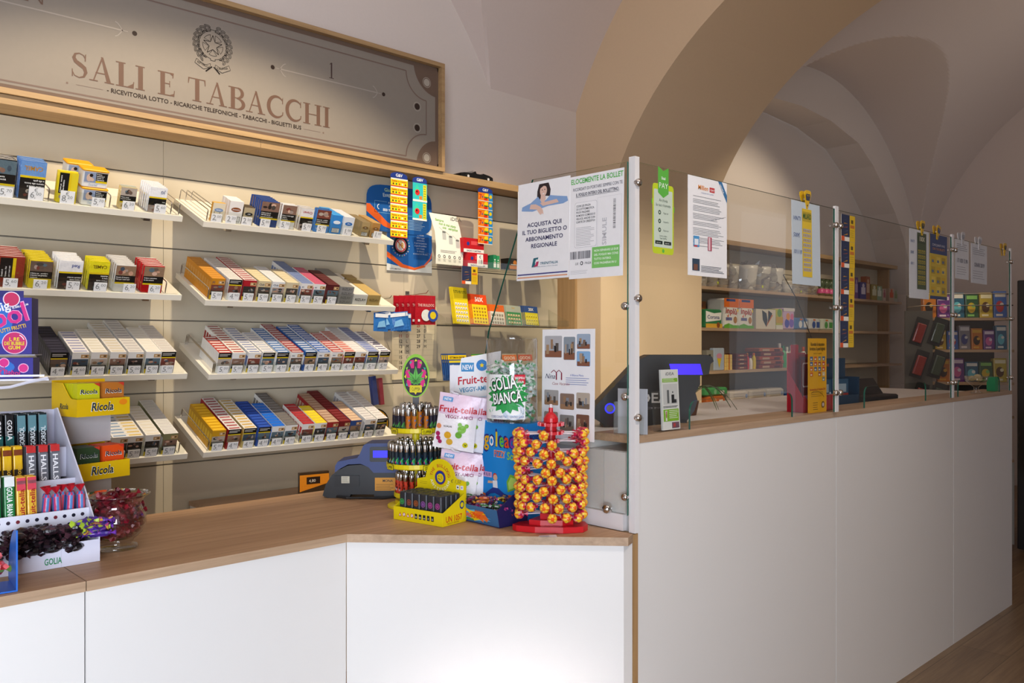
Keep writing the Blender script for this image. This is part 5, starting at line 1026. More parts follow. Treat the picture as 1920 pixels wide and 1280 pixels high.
# ---- bubble gum box on its white wire stand ----
gs = thing('gum_stand', 'white wire stand holding bubble gum boxes at the left edge', 'stand', T(.535, 2.421, Z0) @ RZ(-26))
b = MB(); b.box(-.15, -.03, .425, .095, -.026, .430, 'e2e2ee'); b.box(-.15, -.03, .415, .105, .06, .4195, 'dcdcea'); b.build('tray', PLAS, gs)
b = MB(); b.tube([(.104, -.03, .4215), (.062, -.032, .412), (.02, -.034, .400), (-.15, -.034, .385)], .004, 'dedeea', 6); b.build('brace', PLAS, gs)
b = MB(); b.tube([(-.115, .047, 0), (-.115, .047, .412)], .006, 'dedeea', 8); b.build('post', PLAS, gs); b = MB(); b.lathe([(.044, 0), (.044, .006), (.01, .010)], 'dedeea', 20); b.M = I4; o = b.build('base', PLAS, gs); o.location = (-.115, .047, 0)
b = MB(); b.box(-.15, -.020, .478, .072, .055, .4805, '8a8a9c'); b.build('divider_shelf', PLAS, gs)
def bab(w_, h, d, main):
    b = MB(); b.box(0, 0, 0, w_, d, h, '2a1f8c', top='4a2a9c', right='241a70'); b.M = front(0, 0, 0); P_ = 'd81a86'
    b.disc(w_ * .45, h * .55, w_ * .36, '1f6ac8', .0003, 24, h * .50); b.disc(w_ * .38, h * .60, w_ * .25, '2a9ae0', .0004, 24, h * .34)
    if main:
        b.disc(w_ * .80, h * .97, w_ * .085, 'f4e0f0', .0005, 20); b.disc(w_ * .80, h * .97, w_ * .075, 'c8205a', .0006, 20); b.rect(w_ * .68, h, w_ * .24, h * .12, '241a70', -.001)
        b.text('Big', w_ * .635, h * .72, h * .15, 'f4f2f6', rot=18, bold=1, z=.002); b.text('SOFT BUBBLE GUM', w_ * .74, h * .765, h * .035, 'f4f2f6', rot=16, maxw=w_ * .24, bold=1, z=.002)
        b.text('Babol', w_ * .36, h * .33, h * .34, 'f8a8d8', rot=16, w=w_ * .66, bold=1, z=.0015); b.text('Babol', w_ * .365, h * .335, h * .32, P_, rot=16, w=w_ * .645, bold=1, z=.0022)
        b.text('TUTTI FRUTTI', w_ * .67, h * .36, h * .065, 'f0c020', rot=15, w=w_ * .29, bold=1, z=.002)
        for x, y, r in ((.83, .20, .125), (.62, .21, .062)): b.disc(w_ * x, h * y, w_ * r, 'f4d0e8', .0007, 26); b.disc(w_ * x, h * y, w_ * (r - .008), P_ if r < .1 else 'c81a68', .0009, 26)
        for i, t_ in enumerate(('L RE', 'DEI BUBBLE', 'GUM')): b.text(t_, w_ * .83, h * (.235 - .075 * i), h * .06, 'f0e020', al='c', maxw=w_ * .2, bold=1, z=.0024)
        b.ring(w_ * .83, h * .20, w_ * .095, w_ * .105, 'f8e8f4', .0016, 8, 20, 60); b.disc(w_ * .51, h * .12, w_ * .035, '2a9ae0', .0008)
    else:
        for x, y, r in ((.9, .5, .13), (.45, .3, .11), (.7, 1.0, .14)): b.disc(w_ * x, min(h * y, h - .012), .012, 'f0b0d8', .0007); b.disc(w_ * x, min(h * y, h - .012), .010, P_, .0009)
        b.text('Big Babol', w_ * .42, h * .5, h * .22, 'c81a7a', rot=-6, bold=1, z=.0015); b.text('Big Babol', w_ * .58, h * .28, h * .22, 'c81a7a', rot=-6, bold=1, z=.0015)
    return b.build('bubble_gum_box', CARD, link=False).data
GS = T(.535, 2.421, Z0) @ RZ(-26)
put(bab(.225, .142, .07, 1), 'bubble_gum_box', GS @ T(-.161, -.018, .4815), 'large purple, blue and pink bubble gum box on the upper level', 'gum box', None)
put(bab(.215, .052, .07, 0), 'bubble_gum_box', GS @ T(-.148, -.018, .4203), 'flat pink and purple bubble gum box under the grey divider', 'gum box', None)

# ---- payment terminal ----
pt = thing('counter_terminal', 'blue and black banknote terminal with yellow sticker on the low worktop', 'terminal', T(1.456, 2.440, Z0) @ RZ(-43) @ Matrix.Diagonal((.84, .70, .95, 1)))
b = MB(T(0, .15, 0) @ RX(90)); b.prism([(0, .008), (.02, 0), (.105, 0), (.11, .012), (.20, .012), (.205, 0), (.30, 0), (.30, .085), (.22, .09), (.19, .105), (.15, .115), (.10, .112), (.06, .095), (.035, .078), (.012, .045)], 0, .15, '18191c'); b.build('base_housing', SATIN, pt)
b = MB(T(0, .152, 0) @ RX(90)); b.prism([(.048, .088), (.05, .112), (.06, .126), (.135, .138), (.145, .150), (.160, .182), (.175, .188), (.285, .190), (.302, .180), (.302, .087), (.20, .087), (.18, .106), (.15, .118), (.10, .116), (.07, .102)], 0, .154, '2c3f78'); b.build('blue_cover', SATIN, pt)
b = MB(T(0, -.0028, 0) @ FR); b.rrect(.185, .125, .10, .052, .006, '101114', .0006); b.build('display_bezel', PLAS, pt)
b = MB(T(0, -.0042, 0) @ FR); b.rect(.198, .140, .074, .024, '1c14e0', .0006); b.build('display', GLOW, pt)
b = MB(T(0, -.0004, 0) @ FR); b.rect(.205, .025, .085, .045, 'd8962a', .0006); b.text('MONA', .235, .055, .009, '2a2420', bold=1); b.lines(.210, .046, .07, 4, .006, .0014, '6a4a1a', .0009); b.build('sticker', PAPER, pt)
b = MB(T(0, -.002, 0) @ FR); b.box(.048, .040, 0, .145, .078, .006, '0c0d10'); b.rect(.075, .052, .032, .024, 'c9c4b0', .0066); b.lines(.078, .072, .026, 5, .004, .001, '5a564a', .0072); b.build('card_slot', PLAS, pt)
b = MB(); b.tube([(.31, -.01, .006), (.24, -.04, .004), (.16, -.03, .004), (.10, -.05, .006), (.06, -.03, .008)], .004, '141416', 6); b.build('cable', SATIN, pt)

# ---- lighter carousel ----
LC = (1.600, 2.124)
lc = thing('lighter_carousel', 'three-tier yellow revolving stand of metal-capped lighters', 'lighter stand', T(*LC, Z0))
YL = 'e3cf12'
b = MB(); b.smooth = False; b.lathe([(.088, 0), (.088, .006), (.070, .012), (.064, .012), (.064, .022), (.02, .022)], YL, 32); b.build('base', PLAS, lc)
b = MB(); b.lathe([(.012, .022), (.012, .300)], YL, 12); b.build('column', PLAS, lc)
TI = [(.030, .068, 'lower_tray'), (.123, .092, 'middle_tray'), (.232, .078, 'upper_tray')]
for z, r, nm in TI:
    b = MB(); b.lathe([(.013, z), (r - .004, z), (r, z + .003), (r, z + .016), (r - .003, z + .016), (r - .004, z + .004), (.013, z + .004)], YL, 36, cap=False); tr = b.build(nm, PLAS, lc)
    for a in (30, 100) if r < .07 else (-62, 22): 
        b = MB(); b.M = FR; b.rrect(-.019, z - .003, .038, .018, .002, '2a2a18', .0008); b.rrect(-.0175, z - .0015, .035, .015, .0015, 'e8d81a', .0012); b.text('CLIPPER', 0, z + .0015, .0085, '1a1a10', al='c', w=.028, z=.0018)
        wrap(b, r + .0005); b.M = I4; ob = b.build('brand_plate', PLAS, tr); ob.rotation_euler.z = R(a - (-43.5) * 0 + CY + 10)
b = MB(T(0, 0, .375) @ FR); b.disc(0, 0, .044, '8ec83a', -.0015, 36, .068); b.build('sign_back', PLAS, lc)
b = MB(); b.M = RZ(CY) @ T(0, -.002, .407) @ FR
o_ = b
b.disc(0, 0, .043, '8ec83a', .0003, 40, .068); b.disc(0, -.003, .038, '2b2733', .0006, 40, .061)
for s_ in (-1, 1):
    for px_, py_, a in ((.013, .036, 68), (.026, .006, 60), (.022, -.022, 20)): b.pl([(s_ * (px_ + dx), py_ + dy) for dx, dy in ((-.008, -.012), (.001, -.013), (.007, .004), (.004, .012), (-.007, .014))][::s_], 'd8187c', .0008)
for a, L in ((90, .046), (52, .040), (128, .040), (18, .030), (162, .030), (-20, .018), (200, .018), (-60, .014), (240, .014)):
    ca, sa = math.cos(R(a)), math.sin(R(a)); b.pl([(0 + 0, -.016), (L * .45 * ca - .0068 * sa, -.016 + L * .45 * sa + .0068 * ca), (L * ca, -.016 + L * sa), (L * .45 * ca + .0068 * sa, -.016 + L * .45 * sa - .0068 * ca)][::-1], '5fb84a', .0011); b.line(0, -.016, L * .85 * ca, -.016 + L * .85 * sa, .0009, '1a2a18', .0015)
for i in range(12): b.pl([(.036 * math.cos(R(30 * i)), .056 * math.sin(R(30 * i)) - .003), (.030 * math.cos(R(30 * i + 8)), .048 * math.sin(R(30 * i + 8)) - .003), (.031 * math.cos(R(30 * i - 9)), .050 * math.sin(R(30 * i - 9)) - .003)], ('e8d81a', '2fa89a', '8ec83a')[i % 3], .0009)
b.rrect(-.019, -.052, .038, .022, .002, 'e8d81a', .0018); b.rrect(-.0165, -.0495, .033, .017, .001, '1a1a10', .0020); b.rrect(-.016, -.049, .032, .016, .001, 'e8d81a', .0022); b.text('CLIPPER', 0, -.046, .010, '1a1a10', al='c', w=.027, z=.0027)
b.M = RZ(CY); b.box(-.010, -.001, .295, .010, .002, .35, '5a5a5e'); b.build('oval_sign', CARD, lc)
for ch in list(lc.children):
    if ch.name.startswith('sign_back'): me_ = ch.data; bpy.data.objects.remove(ch)
random.seed(5)
def lighter(scheme):
    b = MB(); pal = {'weed': ('24202e', ['4fae3a', '3d8a3a', '7ac85a', '4a2a5a']), 'orange': ('b86a1e', ['5a7ab0', 'e0902a', '7a3a1e', '3a4a7a']), 'bird': ('1e2a34', ['c8307a', '3fae5a', '5a9ac8', '2f6ab0']), 'blue': ('1c2428', ['7ab0c8', '4a9a5a', 'a8c8d8', 'c04a3a']), 'red': ('c23a22', ['1e1a1a', 'e0d8d0', 'd84a2a', '3a1a14'])}[scheme]
    b.smooth = True; b.lathe([(.0066, 0), (.0070, .002), (.0070, .047), (.0066, .049)], pal[0], 12)
    b.smooth = False; r = random.Random(len(scheme))
    for i in range(38):
        a = r.uniform(0, 6.28); z = r.uniform(.005, .043); c = r.choice(pal[1]); q = .00725 + i * 4e-6; da = r.uniform(.22, .42); dz = r.uniform(.003, .006)
        b.face([(q * math.cos(a - da), q * math.sin(a - da), z), (q * math.cos(a), q * math.sin(a), z - dz), (q * math.cos(a + da), q * math.sin(a + da), z), (q * math.cos(a), q * math.sin(a), z + dz)], c)
    bo = b
    h = MB(); h.smooth = True; h.lathe([(.0071, .0492), (.0074, .050), (.0074, .068), (.0068, .071), (.0060, .0712)], 'ffffff', 12); h.smooth = False; h.box(-.0035, -.0035, .0713, .0035, .0035, .074, 'ffffff')
    return bo.build('body', CARD, link=False).data, h.build('metal_cap', STEEL, link=False).data
LM = {k: lighter(k) for k in ('weed', 'orange', 'bird', 'blue', 'red')}
def put_lighter(k, M, label, group):
    r_ = bpy.data.objects.new('lighter', None); r_.empty_display_size = .01; COL.objects.link(r_); r_.matrix_world = M
    for nm, me in zip(('body', 'metal_cap'), LM[k]): o = bpy.data.objects.new(nm, me); COL.objects.link(o); o.parent = r_
    tag(r_, label, 'lighter', group)
desc = {'weed': 'green leaf-patterned lighter', 'orange': 'orange and blue patterned lighter', 'bird': 'pink and green patterned lighter', 'blue': 'light blue and green patterned lighter', 'red': 'red and black patterned lighter'}
for z, r, n, dz, tier, f in ((.2365, .066, 22, 0, 'upper tray', lambda a: 'orange' if a > 200 and a < 262 else 'weed'), (.2365, .043, 13, .012, 'upper tray', lambda a: 'weed' if a > 250 else 'orange'), (.1275, .081, 27, 0, 'middle tray', lambda a: 'bird' if 180 < a < 268 else 'blue'), (.1275, .058, 18, .010, 'middle tray', lambda a: 'bird' if a % 2 < 1 else 'blue'), (.0345, .057, 18, 0, 'lower tray', lambda a: 'red'), (.0345, .036, 10, .010, 'lower tray', lambda a: 'red')):
    ringn = 'outer' if dz == 0 else 'inner'
    for i in range(n):
        a = 360 * i / n + (7 if tier == 'upper tray' and i % 5 == 0 else 0)
        if tier == 'upper tray' and ringn == 'outer' and i in (15,): continue
        k = f(a); put_lighter(k, T(LC[0] + r * math.cos(R(a)), LC[1] + r * math.sin(R(a)), Z0 + z + dz + .0005), f'{desc[k]} with chrome cap, {ringn} ring of the {tier}', f'{k} lighters, {ringn} ring, {tier}')
for z, r, dz in ((.2365, .043, .012), (.1275, .058, .010), (.0345, .036, .010)):
    b = MB(); b.lathe([(.014, z), (r + .009, z), (r + .009, z + dz - .0003), (.014, z + dz - .0003)], YL, 30, cap=False); b.build('inner_step', PLAS, lc)

# ---- yellow grinder-lighter counter box ----
A_, B_, C_ = Vector((1.432, 2.007, 0)), Vector((1.465, 1.822, 0)), Vector((1.564, 1.843, 0))
ang = math.degrees(math.atan2(B_.y - A_.y, B_.x - A_.x)); BD = T(A_.x, A_.y, Z0) @ RZ(ang); W_ = (B_ - A_).length; D_ = .100
bd = thing('lighter_display_box', 'yellow counter display box with lion badge and black lighters', 'display box', BD); YB_ = 'e6d012'
b = MB(); b.box(0, 0, 0, W_, .0025, .038, YB_); b.M = front(0, 0, 0)
for i in range(9):
    x = .026 + .0155 * i
    if i in (0, 2): b.pl([(x - .006, .012), (x + .006, .012), (x, .024)], 'c83a3a', .0005); b.pl([(x - .0035, .0135), (x + .0035, .0135), (x, .020)], 'f2eeea', .0008)
    elif i in (1, 3): b.disc(x, .018, .006, 'c83a3a', .0005); b.disc(x, .018, .0042, 'f2eeea', .0007); b.line(x - .003, .021, x + .003, .015, .001, '3a3a3a', .001)
    else: b.rect(x - .005, .011, .010, .014, '2a2a26', .0005); b.text(('300', '800', 'cm', 'II', '25')[i - 4], x, .014, .005, 'f2eeea', al='c', maxw=.008, z=.0009)
b.build('front_wall', CARD, bd)
b = MB(); b.box(0, .0026, 0, W_, D_, .0025, YB_); b.build('floor_panel', CARD, bd)
b = MB(YZ); b.prism([(.0026, .0026), (D_, .0026), (D_, .082), (.0026, .038)], 0, .0022, YB_); b.build('side_wall', CARD, bd)
b = MB(YZ); b.prism([(.0026, .0026), (D_, .0026), (D_, .082), (.0026, .038)], W_ - .0022, W_, YB_); b.M = Matrix(((0, 0, 1, W_), (1, 0, 0, 0), (0, 1, 0, 0), (0, 0, 0, 1))); b.text('UN 1057', .012, .010, .016, 'c8501e', w=.070, bold=1); b.text('BULLDOG ORIGINAL', .020, .004, .004, '8a5a1e', w=.05); b.disc(.082, .050, .010, '2a3a7a', .0006, 18, .012); b.disc(.082, .050, .007, 'e6d012', .0009, 14); b.build('side_wall', CARD, bd)
b = MB(T(0, D_ + .001, 0) @ FR)
pts = [(0, .0026), (W_, .0026), (W_, .112), (W_ - .035, .118)] + [(W_ / 2 - .002 + .055 * math.cos(R(a)), .118 + .052 * math.sin(R(a))) for a in range(8, 173, 12)] + [(.033, .112), (0, .105)]
b.prism(pts, -.0015, .0015, YB_); cx, cy = W_ / 2 - .002, .116
b.disc(cx, cy, .021, 'c83a2a', .0022, 26); b.disc(cx, cy, .0195, '1f3f8f', .0026, 26); b.disc(cx + .001, cy - .001, .013, 'e6c81a', .0030, 14); b.disc(cx - .006, cy + .003, .006, 'e6c81a', .0032, 10); b.disc(cx - .004, cy + .004, .0015, '1a1a1a', .0036, 6); b.line(cx - .008, cy - .003, cx + .002, cy - .006, .0016, '5a3a10', .0036); b.line(cx + .004, cy + .006, cx + .008, cy - .004, .002, 'b8861a', .0036)
for i, ch in enumerate('THE BULLDOG'):
    a = 168 - i * 15.6; 
    if ch != ' ': b.text(ch, cx + .030 * math.cos(R(a)), cy + .030 * math.sin(R(a)), .0095, 'c8602a', al='c', bold=1, rot=a - 90, z=.0028)
for i, ch in enumerate('AMSTERDAM'):
    a = 200 + i * 17.5; b.text(ch, cx + .039 * math.cos(R(a)), cy + .039 * math.sin(R(a)), .009, 'f6f0c8', al='c', bold=1, rot=a + 90, z=.0028)
b.text('€ 1,50', cx + .040, .105, .010, '7a6a3a', sh=.3, z=.003); b.rrect(W_ - .034, .088, .011, .012, .001, 'f2f0e8', .0026); b.rrect(W_ - .019, .088, .011, .012, .001, 'f2f0e8', .0026); b.disc(W_ - .0285, .094, .003, '3a3a4a', .003, 8); b.disc(W_ - .0135, .094, .003, 'a8a0d0', .003, 8); b.lines(.012, .098, .035, 2, .005, .001, 'a8921a', .003); b.build('header_card', CARD, bd)
def blk(col):
    b = MB(); b.bbox(-.0125, -.010, 0, .0125, .010, .078, .006, '2b2d33', 3); b.M = front(0, -.0102, .050); b.ring(0, 0, .0065, .0085, col, .0006, 14); b.ring(0, 0, .003, .0045, col, .0006, 10); b.star(0, 0, .003, .0015, col, .0008); b.M = T(0, 0, .0782); b.disc(0, .002, .0045, '101114', .0004, 10); return b.build('black_lighter', PLAS, link=False).data
bl = [blk(c) for c in ('3fae5a', 'a8523a', 'b8602a', '9a5ab0', 'b84a9a')]; nmc = ('green', 'rust', 'orange', 'violet', 'magenta')
for i in range(6):
    for j in range(4):
        c = min(i, 4); put(bl[c], 'black_lighter', BD @ T(.026 + .0272 * i, .018 + .0215 * j, .0030), f'black {nmc[c]}-ringed lighter, {ORD[i]} column' + (', front row of the yellow box' if j == 0 else ', behind the front one in the yellow box'), 'lighter', 'black lighters in the yellow box')

# ---- gum bag rack ----
fr = thing('bag_rack', 'white rack with hooks holding bags of gummy sweets', 'rack', T(1.690, 2.003, Z0) @ RZ(-48))
b = MB(); b.box(-.055, .0, 0, .055, .05, .035, '8ab0cc'); b.build('foot', CARD, fr)
b = MB(); b.box(-.045, .028, .0355, .045, .032, .44, 'eaeaf0'); b.build('back_plate', CARD, fr)
b = MB(T(.022, .026, .250) @ FR)
b.prism([(-.075, .0), (.085, .0), (.095, .235), (-.03, .212), (-.05, .12)], -.001, .001, 'eef0f4')
b.rect(-.030, .170, .040, .028, '3f8fc8', .0014); b.text('NEW', -.027, .176, .015, 'f4f6fa', w=.034, bold=1, z=.0020); b.disc(.035, .190, .018, '2f7fc8', .0014); b.star(.035, .190, .008, .004, 'e8d01a', .002)
b.text('Fruit-tella', -.042, .128, .024, 'c01a2a', w=.125, bold=1, sh=.1, rot=6, z=.002); b.text('VEGGY-AMICI', -.035, .104, .014, '3f8ab8', w=.10, bold=1, rot=6, z=.002); b.pl([(-.05, .03), (.085, .05), (.085, .098), (-.052, .085)], 'bcd0e4', .0012)
for i, (x, y) in enumerate(((-.022, .075), (-.012, .070), (-.002, .062), (.008, .060), (.018, .066))): b.disc(x, y, .008, 'e0a82a', .0016 + i * .0001, 10)
b.disc(.045, .062, .014, '6ab03a', .0018); b.disc(.052, .080, .009, '6ab03a', .0019); b.build('header_card', CARD, fr)
for z in (.335, .165):
    b = MB(); b.tube([(.010, .026, z), (.010, -.09, z + .016), (.004, -.135, z + .024), (-.006, -.146, z + .028), (-.014, -.138, z + .032), (-.010, -.10, z + .030), (.0, -.04, z + .018)], .0028, 'e4e4f0', 7); b.build('hook', PLAS, fr)
def gbag():
    b = MB(); W1_, H1 = .125, .165; n = 8; P = []
    for j in range(n + 1):
        v = j / n; row = []
        for i in range(n + 1):
            u = i / n; bul = math.sin(PI * u) ** .7 * math.sin(PI * min(max((v - .04) / .92, 0), 1)) ** .7
            row.append((W1_ * (u - .5) * (1 - .06 * math.sin(PI * v)), -.016 * bul + .0012 * math.sin(u * 25 + v * 9) * bul, H1 * v))
        P.append(row)
    b.smooth = True; b.grid(P, 'f0eaf2', False, lambda i, j: 'e8cfe2' if i > 4 else 'f4f0f4'); Pb = [[(x, -y * .9 + .001, z) for x, y, z in row][::-1] for row in P]; b.grid(Pb, 'ece8ee'); b.smooth = False
    k = len(b.v); b.M = front(-W1_ / 2, -.0016, 0)
    b.rect(W1_ * .10, H1 * .86, W1_ * .24, H1 * .075, '5a9ad0', .0004); b.text('NEW', W1_ * .13, H1 * .875, H1 * .045, 'f6f8fc', w=W1_ * .18, bold=1, z=.001)
    b.text('Fruit-tella', W1_ * .04, H1 * .66, H1 * .11, 'c01a2a', w=W1_ * .92, bold=1, sh=.1, rot=4, z=.001); b.text('VEGGY-AMICI', W1_ * .22, H1 * .565, H1 * .055, '8a1f5a', w=W1_ * .66, bold=1, rot=4, z=.001); b.text('KOALAS', W1_ * .22, H1 * .40, H1 * .03, '4a4a4a', w=W1_ * .2, bold=1, rot=4, z=.001)
    for (x, y, r, c) in ((.10, .40, .06, 'e8925a'), (.10, .26, .055, 'a8205a'), (.12, .18, .055, 'a8205a'), (.17, .12, .05, 'a8205a'), (.34, .26, .085, 'e0a82a'), (.40, .14, .08, 'e0b040'), (.66, .40, .10, '7ab83a'), (.60, .48, .05, '7ab83a'), (.76, .47, .05, '7ab83a'), (.60, .29, .08, '6aa832'), (.78, .12, .065, 'd8cc1a'), (.78, .55, .0, 'ffffff')):
        if r: b.disc(W1_ * x, H1 * y, W1_ * r, c, .0008 + x * .0002, 14)
    b.line(W1_ * .76, H1 * .14, W1_ * .79, H1 * .10, .002, '3a6a2a', .0014); b.line(W1_ * .79, H1 * .10, W1_ * .81, H1 * .145, .002, '3a6a2a', .0014)
    for i in range(k, len(b.v)):
        v = b.v[i]; u = v.x / W1_ + .5; w2 = v.z / H1; bul = math.sin(PI * min(max(u, 0), 1)) ** .7 * math.sin(PI * min(max((w2 - .04) / .92, 0), 1)) ** .7; v.y -= .0172 * bul
    return b.build('gummy_bag', FOIL, link=False).data
gb = gbag()
FRM = T(1.690, 2.003, Z0) @ RZ(-48)
for lev, z in (('upper', .325), ('lower', .155)):
    for k in range(4):
        put(gb, 'gummy_bag', FRM @ T(-.014 + .024 * k, -.115 + .036 * k, z - .150 + (.010 * (3 - k) * .6)) @ RY(random.uniform(-3, 3) + 7) @ RX(random.uniform(-3, 3)), 'white and pink bag of gummy sweets on the ' + lev + ' hook' + (', foremost' if k == 0 else ', ' + ('second', 'third', 'rearmost')[k - 1]), 'sweet bag', lev + ' hook gummy bags')

# ---- fizzy gum display with open tray ----
gx, gy0, gy1 = 1.680, 1.709, 1.903
gl = thing('gum_display', 'blue fizzy gum box with an open tray of wrapped gums before it', 'display box', T(gx, gy1, Z0) @ RZ(-90)); gw = gy1 - gy0; gh = 1.169 - Z0
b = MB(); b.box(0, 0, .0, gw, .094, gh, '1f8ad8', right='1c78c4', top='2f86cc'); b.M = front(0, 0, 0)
for dz_, c in ((.0, 'f2f0e0'), ):
    b.text('goleador', .010, gh - .075, .052, '2a2a7a', w=gw - .012, bold=1, z=.001)
cols = ['e8b01a', 'f2f2f2', 'e8c81a', '6ac23a', 'e8501a', '8a3ab0', 'e88a1a', '3ab04a']; x = .013
for ch, c in zip('goleador', cols): tw = (gw - .018) / 8; b.text(ch, x + tw / 2, gh - .073, .042, c, al='c', maxw=tw * .95, bold=1, z=.0018); x += tw
b.text('FIZZY', .055, gh - .105, .020, 'f2e8d8', w=.050, bold=1, z=.001); b.text('Soft', .112, gh - .108, .022, '9ad83a', w=.045, bold=1, z=.001); b.text('FIZZY', .0565, gh - .104, .018, 'd8602a', w=.047, bold=1, z=.0016)
b.rect(.006, .110, .040, .016, 'd8a8d0', .0005); b.text('€ 0,10', .010, .114, .009, '2a2a6a', w=.03, bold=1)
b.pl([(.115, .075), (.150, .088), (.160, .125), (.125, .128), (.110, .105)], '7ab83a', .0006); b.pl([(.120, .082), (.145, .092), (.150, .118), (.128, .120), (.117, .102)], 'b8dc6a', .0009); b.pl([(.165, .11), (.192, .10), (.192, .145), (.172, .14)], 'e8c85a', .0006); b.disc(.172, .045, .024, 'e8a0c8', .0006, 18); b.disc(.172, .045, .021, 'b82a8a', .0009, 18); b.disc(.158, .088, .009, '5ab0a8', .0006)
# kicking child figure print
b.disc(.062, .112, .009, 'e0b090', .0010); b.disc(.060, .116, .009, 'c83a2a', .0008); b.pl([(.050, .102), (.070, .104), (.072, .082), (.052, .080)], 'e8e8ee', .0008); b.pl([(.052, .082), (.074, .082), (.098, .070), (.118, .066), (.118, .058), (.090, .058), (.060, .066), (.040, .062), (.020, .050), (.014, .058), (.038, .074)], '2a3a8a', .0009); b.pl([(.118, .068), (.136, .068), (.138, .058), (.118, .057)], 'e8702a', .0010); b.pl([(.006, .062), (.018, .060), (.022, .048), (.010, .044)], 'e8702a', .0010); b.pl([(.030, .100), (.050, .100), (.050, .094), (.028, .092)], 'e0b090', .0010)
b.M = Matrix(((0, -0, 1, gw), (1, 0, 0, 0), (0, 1, 0, 0), (0, 0, 0, 1))); b.text('goleador', .010, gh - .045, .020, '2a2a7a', w=.075, bold=1); b.text('FIZZY', .03, gh - .12, .010, '0f1c3a', w=.04); b.build('back_box', CARD, gl)
b = MB(); PU = '2a2458'
b.box(-.022, -.110, 0, gw + .004, -.0015, .002, PU); b.build('tray_floor', CARD, gl)
b = MB(); b.face([(-.022, -.110, .002), (gw + .004, -.110, .002), (gw + .002, -.118, .050), (-.020, -.118, .050)], '3a6a9a'); b.M = Matrix(((1, 0, 0, -.022), (0, -.16, -.98, -.1105), (0, .98, -.16, .002), (0, 0, 0, 1))); r = random.Random(9)
for i in range(16): b.pl([(r.uniform(.01, .2), r.uniform(.004, .04)) for _ in range(3)], r.choice(['4a9a4a', 'e8702a', 'c83a3a', 'e8c81a', '5ab0d8', '8ac83a']), .0006 + i * .0001)
b.text('goleador', .06, .014, .018, 'e8501a', w=.09, bold=1, z=.003); b.build('tray_front', CARD, gl)
for xx, nm in ((-.022, 0), (gw + .004, 1)):
    b = MB(YZ); b.prism([(-.110, .002), (-.002, .002), (-.002, .100), (-.06, .085), (-.118, .050)], xx - .001, xx + .001, PU); b.build('tray_side', CARD, gl)
gm = [sweet(i, c1, c2, .009, (1.9, .9, .6), 'wrapped_gum') for i, (c1, c2) in enumerate((('5a2a6a', 'c84a8a'), ('c8501e', 'e8a03a'), ('3a7a3a', 'd8d8d8'), ('7a1a3a', '2a3a6a'), ('d8b83a', '5a2a1a'), ('3a2050', '9a3a4a')))]
for i in range(90): put(gm[i % 6], 'wrapped_gum', T(gx, gy1, Z0) @ RZ(-90) @ T(random.uniform(-.008, gw - .008), random.uniform(-.098, -.016), .012 + .050 * (i / 90)) @ RZ(random.uniform(0, 360)) @ RX(random.uniform(-25, 25)), 'colourful twist-wrapped gum lying in the open tray of the blue display', 'gum', 'wrapped gums in the open tray')

# ---- clear jar of white mints on top of the box ----
JX, JY, JZ = 1.704, 1.795, 1.1702; JR = .0755
jr = thing('mint_jar', 'tall clear jar of green and white mints standing on the blue gum box', 'jar', T(JX, JY, JZ) @ RZ(CY))
b = MB(); b.smooth = True; b.lathe([(JR * .97, 0), (JR, .004), (JR, .238), (JR * .97, .242)], 'ffffff', 40, cap=False); b.build('wall', JARG, jr)
b = MB(); b.lathe([(JR * .96, 0), (JR * .96, .003), (.001, .003)], 'd8dcdc', 30); b.build('floor_disc', CLEAR, jr)
b = MB(); b.lathe([(JR * .985, .242), (JR * .985, .245), (.001, .245)], 'ffffff', 30); b.build('lid', CLEAR, jr)
b = MB(); n = 24; x0_, x1_ = -JR * 1.35, JR * .52
P = [[(x0_ + (x1_ - x0_) * i / n, 0, z) for i in range(n + 1)] for z in (.012, .140)]; b.grid(P, 'f2f4f4')
b.M = front(0, -.0004, 0); 
GN = '2f9a4e'; L0 = -.068
pts = [(( .064 if k % 2 == 0 else .047) * math.cos(R(k * 10)) * 1.05 + L0 + .052, (.056 if k % 2 == 0 else .046) * math.sin(R(k * 10)) + .084) for k in range(36)]
for k in range(36):
    p_, q_ = pts[k], pts[(k + 1) % 36]; c_ = (L0 + .052, .084); lr = lambda p, t: (c_[0] + (p[0] - c_[0]) * t, c_[1] + (p[1] - c_[1]) * t, .0014)
    for t0, t1 in ((.02, .35), (.35, .7), (.7, 1)): b.face([lr(p_, t0), lr(p_, t1), lr(q_, t1), lr(q_, t0)], GN)
for dx, c, z in ((.0032, '122a1c', .0028), (-.0008, '122a1c', .0030), (.0008, 'f6f8f6', .0038)): b.text('GOLIA', L0 + .004 + dx, .092 - dx, .034, c, w=.078, bold=1, rot=10, z=z); b.text('BIANCA', L0 + .012 + dx, .055 - dx, .030, c, w=.084, bold=1, rot=8, z=z)
b.rect(.006, .112, .032, .028, 'c8283c', .0018); b.text('RESPIRA', .008, .127, .007, 'f6f0f0', w=.028, bold=1, z=.0026); b.text('GOLIA', .011, .116, .007, 'f6f0f0', w=.022, bold=1, z=.0026); b.star(.020, .100, .012, .005, 'f4f8f4', .0040, 6); b.star(.020, .100, .007, .003, GN, .0046, 6)
b.disc(.004, .034, .032, 'c4d4e4', .0008, 24, .024); b.disc(.006, .038, .026, 'dce8f2', .0010, 24, .018); b.text('CUORE CONFETTATO DENTRO GOLIA', L0 + .002, .016, .007, '3a5a9a', w=.100, z=.0022); b.lines(.024, .05, .012, 6, .0045, .002, '8a9a9a')
wrap(b, JR + .0006); b.build('label', CARD, jr)
